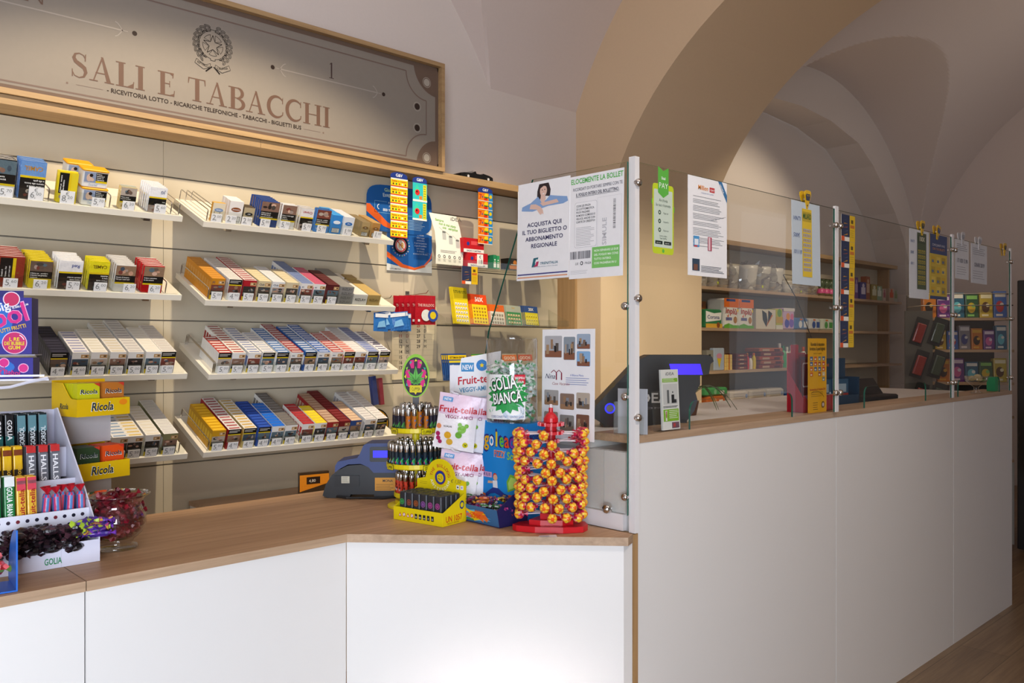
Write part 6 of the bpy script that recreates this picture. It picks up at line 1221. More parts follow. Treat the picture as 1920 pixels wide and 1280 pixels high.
mm = [sweet(i, c1, c2, .012, (1.5, 1, .7), 'wrapped_mint') for i, (c1, c2) in enumerate((('dfe8e4', '3f9a5a'), ('e8ecea', 'b8c8c0'), ('cfd8d4', '5aa870')))]
pile(mm, 130, JX, JY, JZ + .016, lambda u: JR - .019, .150, ['green and white wrapped mint inside the tall clear jar'], 'mint', 'mints in the clear jar', 'wrapped_mint')

# ---- holiday-home card taped to the side glass ----
def d_nina(b, w_, h):
    ph = ['8a8f96', '6f7a86', '9a7a5e', 'a88a6a', '7a6456', '5e5650', 'b09a84']
    def photo(x, y, pw, ph_, seed, sky):
        r = random.Random(seed); b.rrect(w_ * x, h * y, w_ * pw, h * ph_, .004, sky, .0004); x0, y0, W2, H2 = w_ * x, h * y, w_ * pw, h * ph_
        b.rect(x0 + .002, y0 + .001, W2 - .004, H2 * .30, r.choice(['8a5a44', '7a6a5a', 'a07a5a']), .0006)
        for i in range(5): b.rect(x0 + W2 * r.uniform(.08, .7), y0 + H2 * r.uniform(.15, .5), W2 * r.uniform(.1, .22), H2 * r.uniform(.15, .45), r.choice(ph), .0008 + i * .0001)
        for i in range(2): b.rect(x0 + W2 * r.uniform(.15, .75), y0 + H2 * r.uniform(.2, .3), W2 * .1, H2 * .25, '2e2a2c', .0014)
    photo(.05, .74, .34, .20, 1, 'b4b4b8'); photo(.42, .72, .22, .21, 2, '8f9aa4'); photo(.67, .82, .25, .135, 3, '9fb0c4'); photo(.67, .665, .25, .135, 4, '8ab4dc')
    b.text('Nina', w_ * .06, h * .545, h * .045, '2a3050', w=w_ * .20, sh=.35); b.rect(w_ * .275, h * .535, w_ * .022, h * .065, '8a1f3a', .0006); b.rect(w_ * .375, h * .535, w_ * .022, h * .065, '8a1f3a', .0006)
    for cx in (.235, .335): 
        for s_ in (-1, 1): b.line(w_ * (cx + s_ * .055), h * .60, w_ * cx, h * .625, .0022, '8a1f3a')
    b.text('Casa Vacanze', w_ * .20, h * .490, h * .024, '9a4a4a', w=w_ * .34, sh=.35); b.text('di Bilancia Maria', w_ * .55, h * .575, h * .017, '3a5ab0', w=w_ * .25); b.lines(w_ * .47, h * .555, w_ * .44, 4, h * .019, .0014, '6a7ab8')
    photo(.05, .30, .28, .14, 5, 'a8a4a0'); photo(.36, .27, .27, .145, 6, '8a7466'); photo(.67, .285, .25, .145, 7, 'b8ac9c'); photo(.05, .10, .27, .14, 8, 'a09488'); photo(.36, .075, .27, .145, 9, '8a8680'); photo(.67, .085, .24, .15, 10, '7a5444')
sheet('hanging_card', 1.7785, 1.742, 1.125, .204, .315, d_nina, 'white holiday-home card with small photos hung on the side glass', 'card', yaw=-90, bend=.004, mat=CARD)

# ---- lollipop tree ----
LX, LY = 1.668, 1.603
lt = thing('lollipop_tree', 'red plastic lollipop tree standing beside the corner post', 'lollipop stand', T(LX, LY, Z0) @ RZ(CY)); RD = 'c8101e'
b = MB(); n = 6; P = []
b.prism([(-.105, -.012), (-.095, -.030), (-.045, -.050), (.03, -.058), (.085, -.045), (.100, -.015), (.095, .02), (.05, .05), (-.02, .055), (-.085, .02)], .0, .016, RD); b.prism([(-.06, -.02), (-.03, -.034), (.03, -.036), (.06, -.02), (.055, .02), (.02, .034), (-.03, .03)], .0161, .030, RD); b.prism([(-.03, -.015), (.0, -.024), (.03, -.015), (.028, .015), (-.02, .02)], .0301, .046, RD); b.build('base', PLAS, lt)
b = MB(); b.lathe([(.016, .046), (.013, .08), (.013, .262), (.016, .268), (.016, .290), (.020, .293), (.020, .304), (.013, .314), (.006, .320), (.006, .332)], RD, 18); b.build('trunk', PLAS, lt)
b = MB(); b.lathe([(.0045, .3325), (.0045, .340), (.003, .342)], 'd8c8cc', 10); b.build('tip', PLAS, lt)
TZ = [.292, .263, .236, .208, .180, .152, .125, .098, .070, .046]
for k, z in enumerate([.287, .264] + [.241, .217, .193, .169, .145, .121, .097, .073]):
    b = MB(); b.lathe([(.012, z - .004), (.034 if k < 2 else .022, z - .004), (.034 if k < 2 else .022, z + .004), (.012, z + .004)], RD, 16, cap=False)
    for q in range(12): a = 2 * PI * q / 12; rr = .034 if k < 2 else .022; b.box(rr * math.cos(a) - .0025, rr * math.sin(a) - .0025, z - .004, rr * math.cos(a) + .0025, rr * math.sin(a) + .0025, z + .006, RD)
    b.build('stick_ring', PLAS, lt)
def lolly(seed):
    rnd = random.Random(seed); pk = [('c8184a', 'e0605a', 'b01038'), ('d02a3a', 'f0a0a8', 'b81a3a'), ('b8144e', 'e88aa0', 'd83a2a')][seed % 3]
    b = MB(); R_ = .0138; P = []; m, n = 8, 12
    for i in range(m + 1):
        a = PI * i / m; P.append([(R_ * math.cos(a) + (.001 if i == 0 else 0), R_ * math.sin(a) * math.cos(2 * PI * j / n) * (1 + .05 * rnd.uniform(-1, 1)), R_ * math.sin(a) * math.sin(2 * PI * j / n) * (1 + .05 * rnd.uniform(-1, 1))) for j in range(n)])
    def cf(i, j):
        if i == 0: return 'e8621a'
        if i in (1, 2): return ('f0b01e', 'f2c83a', 'e07a1a', 'f4d050')[(j + seed) % 4]
        if i == 3: return ('f2c02a', 'e8802a', 'f0d060')[(j * 2 + seed) % 3] if j % 2 else pk[0]
        return pk[(i + j) % 3]
    b.smooth = True; b.grid(P, 'ffffff', True, cf); b.smooth = False
    for q in range(6): a = q * 1.05; b.face([(-R_ * .8, 0, 0), (-R_ - .009, .007 * math.cos(a), .007 * math.sin(a)), (-R_ - .009, .007 * math.cos(a + 1), .007 * math.sin(a + 1))], pk[q % 3])
    s_ = MB(RY(-90)); s_.lathe([(.0016, R_ * .9), (.0016, .072)], 'f0e4e6', 6)
    return b.build('candy_head', FOIL, link=False).data, s_.build('stick', PLAS, link=False).data
LL = [lolly(i) for i in range(6)]; cnt = 0
for k, z in enumerate([.264, .241, .217, .193, .169, .145, .121, .097, .073, .044]):
    n = 14; rr = .088 + (.004 if k < 4 else 0)
    for i in range(n):
        a = 360 * i / n + (12 if k % 2 else 0) + random.uniform(-2.5, 2.5); va = (a - (-90)) % 360   # 0 faces the viewer
        if 48 < a % 360 < 132: continue
        if k == 0 and (va < 15 or 22 < va < 62 or 300 < va < 338): continue
        if k == 1 and 20 < va < 75: continue
        if k == 4 and 315 < va < 345: continue
        if k == 9 and 290 < va < 338: continue
        M = T(LX, LY, Z0 + z + random.uniform(-.002, .002)) @ RZ(CY) @ RZ(a) @ RY(random.uniform(-2, 2)) @ T(rr, 0, 0) @ RX(random.uniform(0, 360))
        r_ = bpy.data.objects.new('lollipop', None); r_.empty_display_size = .01; COL.objects.link(r_); r_.matrix_world = M; q = LL[cnt % 6]; cnt += 1
        for nm, me in zip(('candy_head', 'stick'), q): o = bpy.data.objects.new(nm, me); COL.objects.link(o); o.parent = r_
        tag(r_, f'red and yellow wrapped lollipop in the {ORD[k]} ring from the top of the tree', 'lollipop', f'lollipops in the {ORD[k]} ring')
b = MB(T(1.575, 1.56, Z0) @ RZ(CY)); b.face([(0, 0, .0), (.05, -.006, .0), (.048, .014, .003), (.004, .012, .001)], 'd8d4d2'); b.face([(.002, .001, .0012), (.03, -.003, .0022), (.028, .006, .003), (.006, .006, .002)], 'b8b0b4'); tag(b.build('paper_scrap', FOIL), 'crumpled silver scrap of wrapper before the lollipop tree', 'scrap')

# ================= POSTERS, TICKETS AND GOODS ON THE RIGHT OF THE BACK WALL =================
random.seed(33)
def acr(x0, x1, z, label, y0=3.335, lipz=.03, sides=.10):
    t = thing('acrylic_shelf', label, 'shelf', T(x0, y0, z)); W_ = x1 - x0; D_ = 3.499 - y0
    b = MB(); b.box(0, 0, -.004, W_, D_, -.0005, 'ffffff'); b.build('shelf_plate', CLEAR, t); b = MB(); b.box(0, -.004, -.004, W_, -.0005, lipz, 'ffffff'); b.build('front_lip', CLEAR, t)
    for x in (0, W_): b = MB(YZ); b.prism([(0, 0), (D_, 0), (D_, sides), (.01, lipz)], x - .0015, x + .0015, 'ffffff'); b.build('side_plate', CLEAR, t)
acr(2.64, 3.64, 1.800, 'clear acrylic shelf of red boxes below the oak cornice'); acr(2.70, 3.62, 1.500, 'clear acrylic shelf holding five kinds of scratch cards'); acr(2.70, 3.62, 1.208, 'lowest clear acrylic shelf holding puzzle booklets')
def flat(name, x, y, z, w_, h, draw, col, label, cat, pts=None, yaw=0, lean=0, group=None, th=.001, mat=None):
    b = MB(); 
    if pts: b.M = FR; b.prism(pts, 0, th, col); b.M = front(0, -th, 0)
    else: b.box(0, 0, 0, w_, th, h, col); b.M = front(0, 0, 0)
    draw(b, w_, h); o = b.build(name, mat or CARD); o.matrix_world = T(x, y, z) @ RZ(yaw) @ RX(-lean); return tag(o, label, cat, group)
def blob(w_, h, n=10): return [(w_ / 2 + w_ / 2 * math.copysign(abs(math.cos(R(a))) ** .45, math.cos(R(a))), h / 2 + h / 2 * math.copysign(abs(math.sin(R(a))) ** .45, math.sin(R(a)))) for a in range(0, 360, 12)]
def d_p1(b, w_, h):
    b.text('Gioca', w_ * .26, h * .86, h * .07, 'a8c8a0', bold=1); b.text('Esagera', w_ * .24, h * .74, h * .075, 'b8d0d8', rot=8, bold=1); b.text('Problemi', w_ * .32, h * .60, h * .045, 'd8e4f0'); b.text('Per aiuto', w_ * .33, h * .53, h * .04, 'd8e4f0')
    for (x0, y0, x1, y1) in ((.12, .40, .92, .40), (.12, .64, .12, .40), (.12, .64, .30, .64)): b.line(w_ * x0, h * y0, w_ * x1, h * y1, .002, '7ab0d8')
    b.ring(w_ * .19, h * .52, .010, .014, 'd8e4f0', .0008, 10, 100, 260); b.text('800 921 121', w_ * .24, h * .44, h * .055, 'd8e4f0', bold=1); b.lines(w_ * .55, h * .30, w_ * .36, 7, h * .032, .002, 'a8c8e0', .0008)
    b.pl([(0, h * .56), (w_ * .05, h * .56), (w_ * .30, h * .22), (w_ * .55, h * .04), (w_ * .48, h * .02), (w_ * .25, h * .12), (0, h * .40)], 'd8602a', .0006)
flat('wall_poster', 2.325, 3.488, 1.955, .405, .235, d_p1, '1f5aa0', 'dark blue responsible-gaming poster, the upper of two', 'poster', pts=blob(.405, .235))
def d_p2(b, w_, h):
    b.pl([(0, h * .16), (0, h * .98), (w_ * .5, h * .99), (w_, h * .86), (w_, h * .30), (w_ * .8, h * .14), (w_ * .5, h * .08), (w_ * .2, h * .12)], '1f5aa0', .0003)
    cx, cy = w_ * .30, h * .58; b.ring(cx, cy, .034, .046, '1a1e2a', .0006, 24); b.disc(cx, cy, .034, 'f0e8e0', .0007, 24); b.ring(cx, cy, .027, .033, 'c8262e', .0009, 24); b.text('18', cx, cy - .011, .024, 'e8a81a', al='c', bold=1, z=.0014); b.line(cx - .02, cy + .02, cx + .02, cy - .02, .005, 'c8262e', .0012)
    for i in range(22): a = R(i * 16.4); b.disc(cx + .053 * math.cos(a), cy + .053 * math.sin(a), .0036, ('d8c8a8', '7ab07a', 'c8806a', '8ab0d8')[i % 4], .0008, 7)
    for i, t_ in enumerate(("È vietata", 'dalla Legge', 'consentire', 'la partecipazione', 'ai giochi pubblici', 'con vincite', 'in denaro', 'ai minori di 18 anni.')): b.text(t_.replace('È', 'E'), w_ * .74, h * (.84 - .062 * i), h * .036, 'd8e4f0', al='c', maxw=w_ * .36)
    b.pl([(0, h * .42), (w_ * .1, h * .36), (w_ * .35, h * .16), (w_ * .6, h * .10), (w_ * .8, h * .16), (w_ * .95, h * .34), (w_, h * .5), (w_ * .985, h * .34), (w_ * .84, h * .13), (w_ * .6, h * .045), (w_ * .3, h * .09), (0, h * .30)], 'd8602a', .0010)
    b.text('LOTTOMATICA', w_ * .06, h * .03, h * .03, '6a6a6a', bold=1)
flat('wall_poster', 2.448, 3.490, 1.765, .285, .225, d_p2, 'cfd2d0', 'blue over-eighteens poster with round badge, the lower of two', 'poster')
def d_idea(b, w_, h):
    b.text('iDEA', w_ * .62, h * .90, h * .07, '3a3a3a', w=w_ * .40, bold=0)
    for i, t_ in enumerate(('Sempre', 'non è mai stato', 'così semplice')): b.text(t_, w_ * (.08 + .12 * i), h * (.86 - .07 * i), h * .05, '6ab03a', maxw=w_ * .66, sh=.15, rot=-4, bold=1)
    for i, (x, y) in enumerate(((.30, .50), (.52, .42), (.76, .36))): b.rrect(w_ * x, h * y, w_ * .13, h * .15, .004, 'b4b8b6', .0006); b.disc(w_ * (x + .065), h * (y + .15), w_ * .065, '6a6e6c', .0008, 14, h * .02); b.line(w_ * (x - .1), h * (y + .24), w_ * (x + .06), h * (y + .16), .001, '5a5a5a')
    b.lines(w_ * .2, h * .28, w_ * .6, 3, h * .02, .0014, '5a5a5a')
    for i in range(5): b.ring(w_ * (.14 + .18 * i), h * .16, .005, .0085, '3a3a3a', .0006, 12); b.lines(w_ * (.09 + .18 * i), h * .10, w_ * .1, 3, h * .018, .001, '7a7a7a')
flat('counter_poster', 2.655, 3.36, 1.801, .20, .262, d_idea, 'e4e4da', 'white vending poster with green handwriting leaning on the acrylic shelf', 'poster', pts=[(0, 0), (.19, 0), (.205, .09), (.19, .20), (.17, .262), (-.02, .262), (.01, .17), (.012, .09)], lean=6, yaw=4)
def strip(x, z, w_, n, h, draw, top, label, y=3.349):
    t = thing('ticket_strip', label, 'ticket strip', T(x, y, z))
    b = MB(); b.M = FR; b.prism([(0, h * n), (w_, h * n), (w_, h * n + .012)] + [(w_ / 2 + w_ / 2 * math.cos(R(a)), h * n + .012 + .018 * math.sin(R(a))) for a in range(15, 180, 15)] + [(0, h * n + .012)], 0, .001, '233a86'); b.M = front(0, -.0011, 0); b.text('G&V', w_ / 2, h * n + .008, .014, 'e8ecf4', al='c', bold=1); b.build('header', CARD, t)
    for i in range(n):
        b = MB(); b.box(0, -.001, 0, w_, 0, h - .001, top); b.M = front(0, -.001, 0); draw(b, w_, h, i); o = b.build('ticket', CARD, t); o.location = (.0012 * math.sin(i * 1.3), -.0003 * i, i * h)
def d_t1(b, w_, h, i):
    b.rect(0, 0, w_, h * .12, 'c83a2a'); b.rect(0, h * .82, w_, h * .16, 'ece0d0'); b.text('Sette e mezzo', w_ * .06, h * .56, h * .20, 'b8301e', w=w_ * .88, bold=1)
    for k in range(5): b.disc(w_ * (.14 + .18 * k), h * .32, w_ * .05, ('5a2a1a', '2a7a3a', 'c8401e', 'e8e0c8', '8a2a1a')[k], .0006, 9)
strip(2.370, 1.912, .100, 7, .041, d_t1, 'e8cc1a', 'long strip of seven yellow scratch tickets hanging from the oak cornice')
def d_t2(b, w_, h, i):
    b.rect(0, 0, w_, h * .10, 'e8e0d8'); b.pl([(0, h * .5), (w_ * .3, h * .95), (w_ * .5, h * .6), (w_ * .2, h * .2)], '3ac0a0', .0004); b.disc(w_ * .32, h * .48, w_ * .17, 'c82a2a', .0006, 12); b.disc(w_ * .28, h * .52, w_ * .06, '3a1a1a', .0008, 8); b.rect(w_ * .72, h * .08, w_ * .24, h * .84, 'c8c42a', .0006); b.lines(w_ * .75, h * .82, w_ * .18, 6, h * .13, .0025, '5a7a2a', .0009); b.rect(w_ * .45, h * .12, w_ * .2, h * .18, 'e87a2a', .0008)
strip(2.502, 2.008, .088, 2, .093, d_t2, '2fb4b8', 'short strip of two turquoise scratch tickets under the oak cornice')
def d_t3(b, w_, h, i):
    b.rect(w_ * .72, 0, w_ * .28, h, '2a8ac8'); b.text('7', w_ * .06, h * .25, h * .55, 'c8281e', bold=1); b.text('e', w_ * .24, h * .4, h * .3, '2a4a9a', bold=1); b.disc(w_ * .56, h * .66, w_ * .14, 'f0d020', .0006, 10); b.disc(w_ * .52, h * .30, w_ * .12, 'd8301e', .0006, 10); b.rect(w_ * .4, h * .42, w_ * .35, h * .12, '3a8a3a', .0008); b.rect(0, 0, w_, h * .08, 'e8e0d8', .0009); b.disc(w_ * .86, h * .6, w_ * .1, 'e8c81a', .0006, 8)
strip(2.930, 1.925, .102, 6, .0455, d_t3, 'e8801e', 'strip of six orange scratch tickets beside the toy car')
# red boxes with the 18 tag and small packs
def redbox():
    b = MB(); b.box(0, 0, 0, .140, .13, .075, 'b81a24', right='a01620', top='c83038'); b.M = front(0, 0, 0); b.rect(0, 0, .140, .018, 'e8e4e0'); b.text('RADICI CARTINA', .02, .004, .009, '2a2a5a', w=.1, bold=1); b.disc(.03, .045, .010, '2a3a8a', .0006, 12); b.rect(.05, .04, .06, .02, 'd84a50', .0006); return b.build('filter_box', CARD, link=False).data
rb = redbox()
put(rb, 'filter_box', T(2.862, 3.352, 1.8003), 'red cardboard box carrying the white 18 price card', 'box', None); put(rb, 'filter_box', T(2.838, 3.356, 1.8757), 'red cardboard box stacked on top of the priced red box', 'box', None)
b = MB(); b.box(0, 0, 0, .042, .001, .062, 'f0efec'); b.M = front(0, 0, 0); b.text('€', .014, .040, .016, '6a6a6a'); b.text('18', .006, .012, .022, '5a5a5a'); o = b.build('price_tag', PAPER); o.matrix_world = T(2.925, 3.3495, 1.807); tag(o, 'white price card reading 18 on the red box', 'price tag')
for x, w_, h, c, c2, lab in ((3.05, .022, .075, '2a8a5a', 'e8ece8', 'green and white cigarette paper pack right of the red boxes'), (3.075, .020, .072, '2f9a62', 'e0e8e0', 'second green and white paper pack right of the red boxes'), (3.16, .10, .065, '1c1a18', 'c87a2a', 'black and orange tin on the acrylic shelf'), (3.28, .09, .062, '22201c', 'd8a01e', 'black and gold tin on the acrylic shelf'), (3.40, .11, .09, '2a2a30', '5a5a62', 'dark carton at the end of the acrylic shelf')):
    b = MB(); b.box(0, 0, 0, w_, .06, h, c); b.M = front(0, 0, 0); b.rect(w_ * .1, h * .1, w_ * .8, h * .3, c2); b.disc(w_ * .5, h * .65, min(w_, h) * .2, c2, .0006); b.rect(w_ * .2, h * .45, w_ * .6, h * .06, 'd8d0c0', .0007); o = b.build('small_pack', CARD); o.matrix_world = T(x, 3.36, 1.8003); tag(o, lab, 'pack')
# hanging leaflet under the shelf
def d_hl(b, w_, h): d_tick(b, w_, h)
flat('hanging_ticket', 2.800, 3.326, 1.706, .108, .092, d_hl, 'e8e0d0', 'blue and yellow lottery ticket hanging in front of the acrylic shelf', 'ticket')
# scratch cards leaning on the second shelf
def d_sc(c1, c2, c3, title, tc, gx, gy, big=0):
    def f(b, w_, h):
        b.rect(w_ * .03, h * .02, w_ * .94, h * .96, c1); b.rect(w_ * .03, h * .66, w_ * .94, h * .32, c2, .0006); b.text(title, w_ / 2, h * (.76 if big else .84), h * (.14 if big else .07), tc, al='c', maxw=w_ * .86, bold=1, z=.0012)
        for i in range(gx):
            for j in range(gy): b.rect(w_ * (.10 + .84 * i / gx), h * (.06 + .56 * j / gy), w_ * .6 / gx, h * .36 / gy, c3, .0007); b.disc(w_ * (.10 + .84 * i / gx) + w_ * .3 / gx, h * (.08 + .56 * j / gy), w_ * .16 / gx, '6a4a20', .0009, 6)
    return f
for x, w_, h, args, lab, n in ((2.775, .100, .198, ('e0c81a', 'c8b41e', 'd8dcd8', 'TUTTO PER TUTTO', '2a4a1a', 5, 5), 'tall yellow scratch card, leftmost on the middle acrylic shelf', 3), (2.895, .112, .165, ('e8d020', 'd8481e', 'c8a02a', '50X', 'f6f4ea', 5, 5, 1), 'orange and yellow scratch card reading 50X', 5), (3.02, .108, .112, ('d8d4c8', 'd8641e', '9a968a', 'Sette', '3a7a2a', 5, 3), 'orange and grey scratch card between two larger ones', 4), (3.14, .115, .112, ('3a8a52', 'a8b0a0', 'd8c8a0', 'Batti', 'c8a03a', 5, 3), 'green scratch card in the middle of the acrylic shelf', 8), (3.28, .108, .112, ('dccf1e', '1f4a8c', 'e8dc50', '20X', 'f6f6f0', 5, 3, 1), 'blue and yellow scratch card reading 20X', 5)):
    for k in range(n):
        b = MB(); b.box(0, 0, 0, w_, .0012, h, args[1]); b.M = front(0, 0, 0); d_sc(*args)(b, w_, h); o = b.build('scratch_card', CARD); o.matrix_world = T(x - .005 * k, 3.345 + .0048 * k, 1.5003) @ RX(-13) @ RY(2.5); tag(o, lab + (', foremost' if k == 0 else ', card behind the foremost'), 'scratch card', lab + ' stack' if k else None)
# booklets on the lowest shelf
def d_bk(b, w_, h):
    b.rect(0, h * .78, w_, h * .17, 'e0c020'); b.text('SETTIMANA ENIGMI', w_ / 2, h * .82, h * .07, '3a2a10', al='c', w=w_ * .8, bold=1); b.rect(w_ * .05, h * .66, w_ * .9, h * .08, 'd8c838'); b.rect(0, h * .02, w_, h * .60, '2f5a9a', .0005); b.disc(w_ * .25, h * .45, w_ * .10, 'e0dcd0', .0008, 12, h * .14); b.pl([(w_ * .45, h * .25), (w_ * .9, h * .28), (w_ * .8, h * .16), (w_ * .52, h * .14)], '8a4a2a', .0008); b.pl([(w_ * .5, h * .28), (w_ * .6, h * .55), (w_ * .82, h * .30)], 'e8e4dc', .0009); b.text('CROCIERA', w_ / 2, h * .04, h * .06, 'd8e4f0', al='c', maxw=w_ * .8)
for k in range(4): flat('puzzle_booklet', 2.735 + .022 * (0 if k == 0 else 0) - .006 * k, 3.345 + .009 * k, 1.2085, .125, .138, d_bk, '2a4a8a', 'blue puzzle booklet with sailing ship' + (', foremost on the lowest acrylic shelf' if k == 0 else ', behind the foremost on the lowest acrylic shelf'), 'booklet', lean=8, group='sailing ship booklets' if k else None, th=.005)
for i, (x, c, c2, lab) in enumerate(((2.90, '3a8a3a', 'd8c850', 'green and yellow booklet half behind the sweets bags'), (3.12, 'b0a898', 'd8702a', 'orange and grey booklet seen through the mint jar'), (3.24, 'a8a090', 'c85a3a', 'grey booklet with red title seen through the jar'), (3.44, 'e0a01e', 'd8401e', 'red and yellow booklet at the right end of the lowest acrylic shelf'))):
    flat('puzzle_booklet', x, 3.35, 1.2085, .11, .135, lambda b, w_, h: (b.rect(0, h * .7, w_, h * .25, c2), b.text('GIOCHI', w_ * .1, h * .76, h * .12, 'f0ece0', maxw=w_ * .8, bold=1, z=.001), [b.disc(w_ * (.2 + .2 * q), h * (.2 + .15 * (q % 2)), w_ * .09, c2, .0006, 8) for q in range(4)]), c, lab, 'booklet', lean=8)
# red and blue bags hanging from wall hooks
def hbag(w_, h, c, c2, d=.012):
    b = MB(); n = 6
    for s_ in (-1, 1):
        P = [[(w_ * i / n, s_ * d / 2 * math.sin(PI * i / n) * math.sin(PI * min(j / n, .95)) + (.0008 * s_), h * j / n) for i in (range(n + 1) if s_ < 0 else range(n, -1, -1))] for j in range(n + 1)]
        b.grid(P, c)
    b.M = front(0, -d / 2 - .0006, 0); return b, w_, h
for k in range(5):
    b, w_, h = hbag(.125, .145, 'a81826', ''); b.text('THE BULLDOG', w_ * .10, h * .62, h * .09, 'e0b8b0', maxw=w_ * .8, bold=1); b.disc(w_ * .50, h * .32, h * .20, 'd8dcd8', .0008, 18); b.disc(w_ * .84, h * .32, h * .22, '2f4a9a', .0010, 18); b.disc(w_ * .84, h * .32, h * .13, 'd8c01e', .0014, 12); b.rect(w_ * .10, h * .10, w_ * .1, h * .08, 'e0dcd8')
    o = b.build('hanging_bag', FOIL); o.matrix_world = T(2.515 - .014 * k, 3.345 + .026 * k, 1.492) @ RZ(random.uniform(-4, 4)); tag(o, 'red hanging packet with round white badge' + (', foremost on its hook' if k == 0 else ', behind the foremost on its hook'), 'packet', 'red packets on the hook' if k else None)
for k in range(6):
    b, w_, h = hbag(.080, .085, '2a6ab0', ''); b.pl([(w_ * .2, h * .2), (w_ * .8, h * .25), (w_ * .7, h * .6), (w_ * .3, h * .5)], 'c83a3a' if k > 3 else '7ab0d8', .0006); b.rect(w_ * .05, h * .75, w_ * .9, h * .2, 'd8dce0', .0007)
    o = b.build('hanging_packet', FOIL); o.matrix_world = T(2.185 + .032 * k, 3.22 + .02 * (k % 3), 1.455) @ RZ(random.uniform(-25, 10)) @ RY(random.uniform(-14, 14)); tag(o, 'small blue foil packet hanging below the end of the second shelf, ' + ORD[k] + ' from the left', 'packet', 'small blue packets')
for x, z in ((2.58, 1.645), (2.36, 1.612)):
    t = thing('wall_hook', 'chrome wall hook carrying the ' + ('red' if x > 2.5 else 'blue') + ' packets', 'hook', T(x, 3.499, z)); b = MB(); b.tube([(0, 0, 0), (0, -.16, .004), (0, -.175, .016)], .002, 'ffffff', 6); b.build('prong', STEEL, t); b = MB(); b.box(-.012, -.003, -.02, .012, -.0005, .02, 'ffffff'); b.build('plate', STEEL, t)
# calendar
def d_cal(b, w_, h):
    for j in range(12): 
        z = h * (.93 - .072 * j); b.rect(w_ * .04, z - h * .028, w_ * .92, .0008, 'b0a68e')
        c = 'b8402a' if j in (5,) else '3a3630'; b.text(str(6 + j), w_ * .22, z, h * .042, c, al='r', bold=1); b.text('MMGVSDLMMGVS'[j], w_ * .30, z, h * .042, c); b.text(str(22 + j) if j < 8 else '', w_ * .62, z, h * .042, '3a3630' if j != 3 else 'b8402a', al='r', bold=1); b.text('MGVSDLMM'[j] if j < 8 else '', w_ * .70, z, h * .042, '3a3630')
flat('wall_calendar', 2.480, 3.490, 1.215, .285, .375, d_cal, 'ddd0b0', 'cream wall calendar with large black dates behind the lighters', 'calendar', mat=PAPER)
b = MB(); b.smooth = False; b.box(0, 0, 0, .030, .02, .14, '3a4a8a'); o = b.build('rolled_sachet', FOIL); o.matrix_world = T(2.31, 3.40, 1.10) @ RY(-8); tag(o, 'blue sachet in the small clear box beside the bottom shelf', 'sachet')
b = MB(); b.box(0, 0, 0, .022, .02, .13, 'a83a4a'); o = b.build('rolled_sachet', FOIL); o.matrix_world = T(2.35, 3.40, 1.10) @ RY(-6); tag(o, 'red sachet in the small clear box beside the bottom shelf', 'sachet')
t = thing('acrylic_box', 'small clear box holding two sachets beside the bottom shelf', 'box', T(2.29, 3.38, 1.095)); b = MB(); b.box(0, 0, 0, .12, .002, .15, 'ffffff'); b.build('front_wall', CLEAR, t); b = MB(); b.box(0, .0021, -.003, .12, .118, 0, 'ffffff'); b.build('floor_plate', CLEAR, t)
for x, lab in ((2.42, 'round black sticker with orange star half behind the lighters'), ):
    b = MB(); b.M = FR; b.prism([(.075 * math.cos(R(a)), .075 * math.sin(R(a))) for a in range(0, 360, 15)], 0, .001, '1c1a18'); b.M = front(0, -.001, 0); b.ring(0, 0, .062, .068, 'd8a01e'); b.star(0, .02, .03, .014, 'd8701e'); b.text('BULL', 0, -.03, .02, 'd8a01e', al='c', bold=1); o = b.build('round_sticker', CARD); o.matrix_world = T(2.385, 3.488, 1.000); tag(o, lab, 'sticker')
# orange packet beneath the shelves, beyond the counter
b = MB(); b.box(0, 0, 0, .13, .02, .11, '3a2a1a'); b.M = front(0, 0, 0); b.pl([(0, .03), (.13, .06), (.13, .10), (0, .10)], 'd8861e', .0006); b.rect(.03, .06, .06, .03, '2a1a10', .0009); b.text('4,80', .04, .068, .012, 'e8e0d0', z=.0014); o = b.build('snack_packet', FOIL); o.matrix_world = T(1.80, 3.20, .7402) @ RZ(-10); tag(o, 'black and orange packet on the back unit behind the terminal', 'packet')
t = thing('back_unit', 'low white storage unit standing under the tobacco shelves', 'cabinet', T(1.45, 3.10, 0)); b = MB(); b.box(0, 0, 0, .9, .385, .722); b.build('carcass', WHITE, t); b = MB(); b.box(-.005, -.01, .7225, .905, .385, .740); b.build('top_board', WOODE, t)
# framed certificate edge behind the poster
flat('wall_notice', 3.205, 3.33, 2.06, .12, .17, lambda b, w_, h: (b.rect(.006, .006, w_ - .012, h - .012, '4a4a48', .0003), b.rect(.009, .009, w_ - .018, h - .018, 'e8e4da', .0005), b.disc(.04, h * .75, .008, '2a2a2a', .0008), b.text('Vi', .02, h * .45, .03, '2a2a2a', bold=1)), 'e8e4da', 'white notice with black border half behind the hanging poster', 'notice')

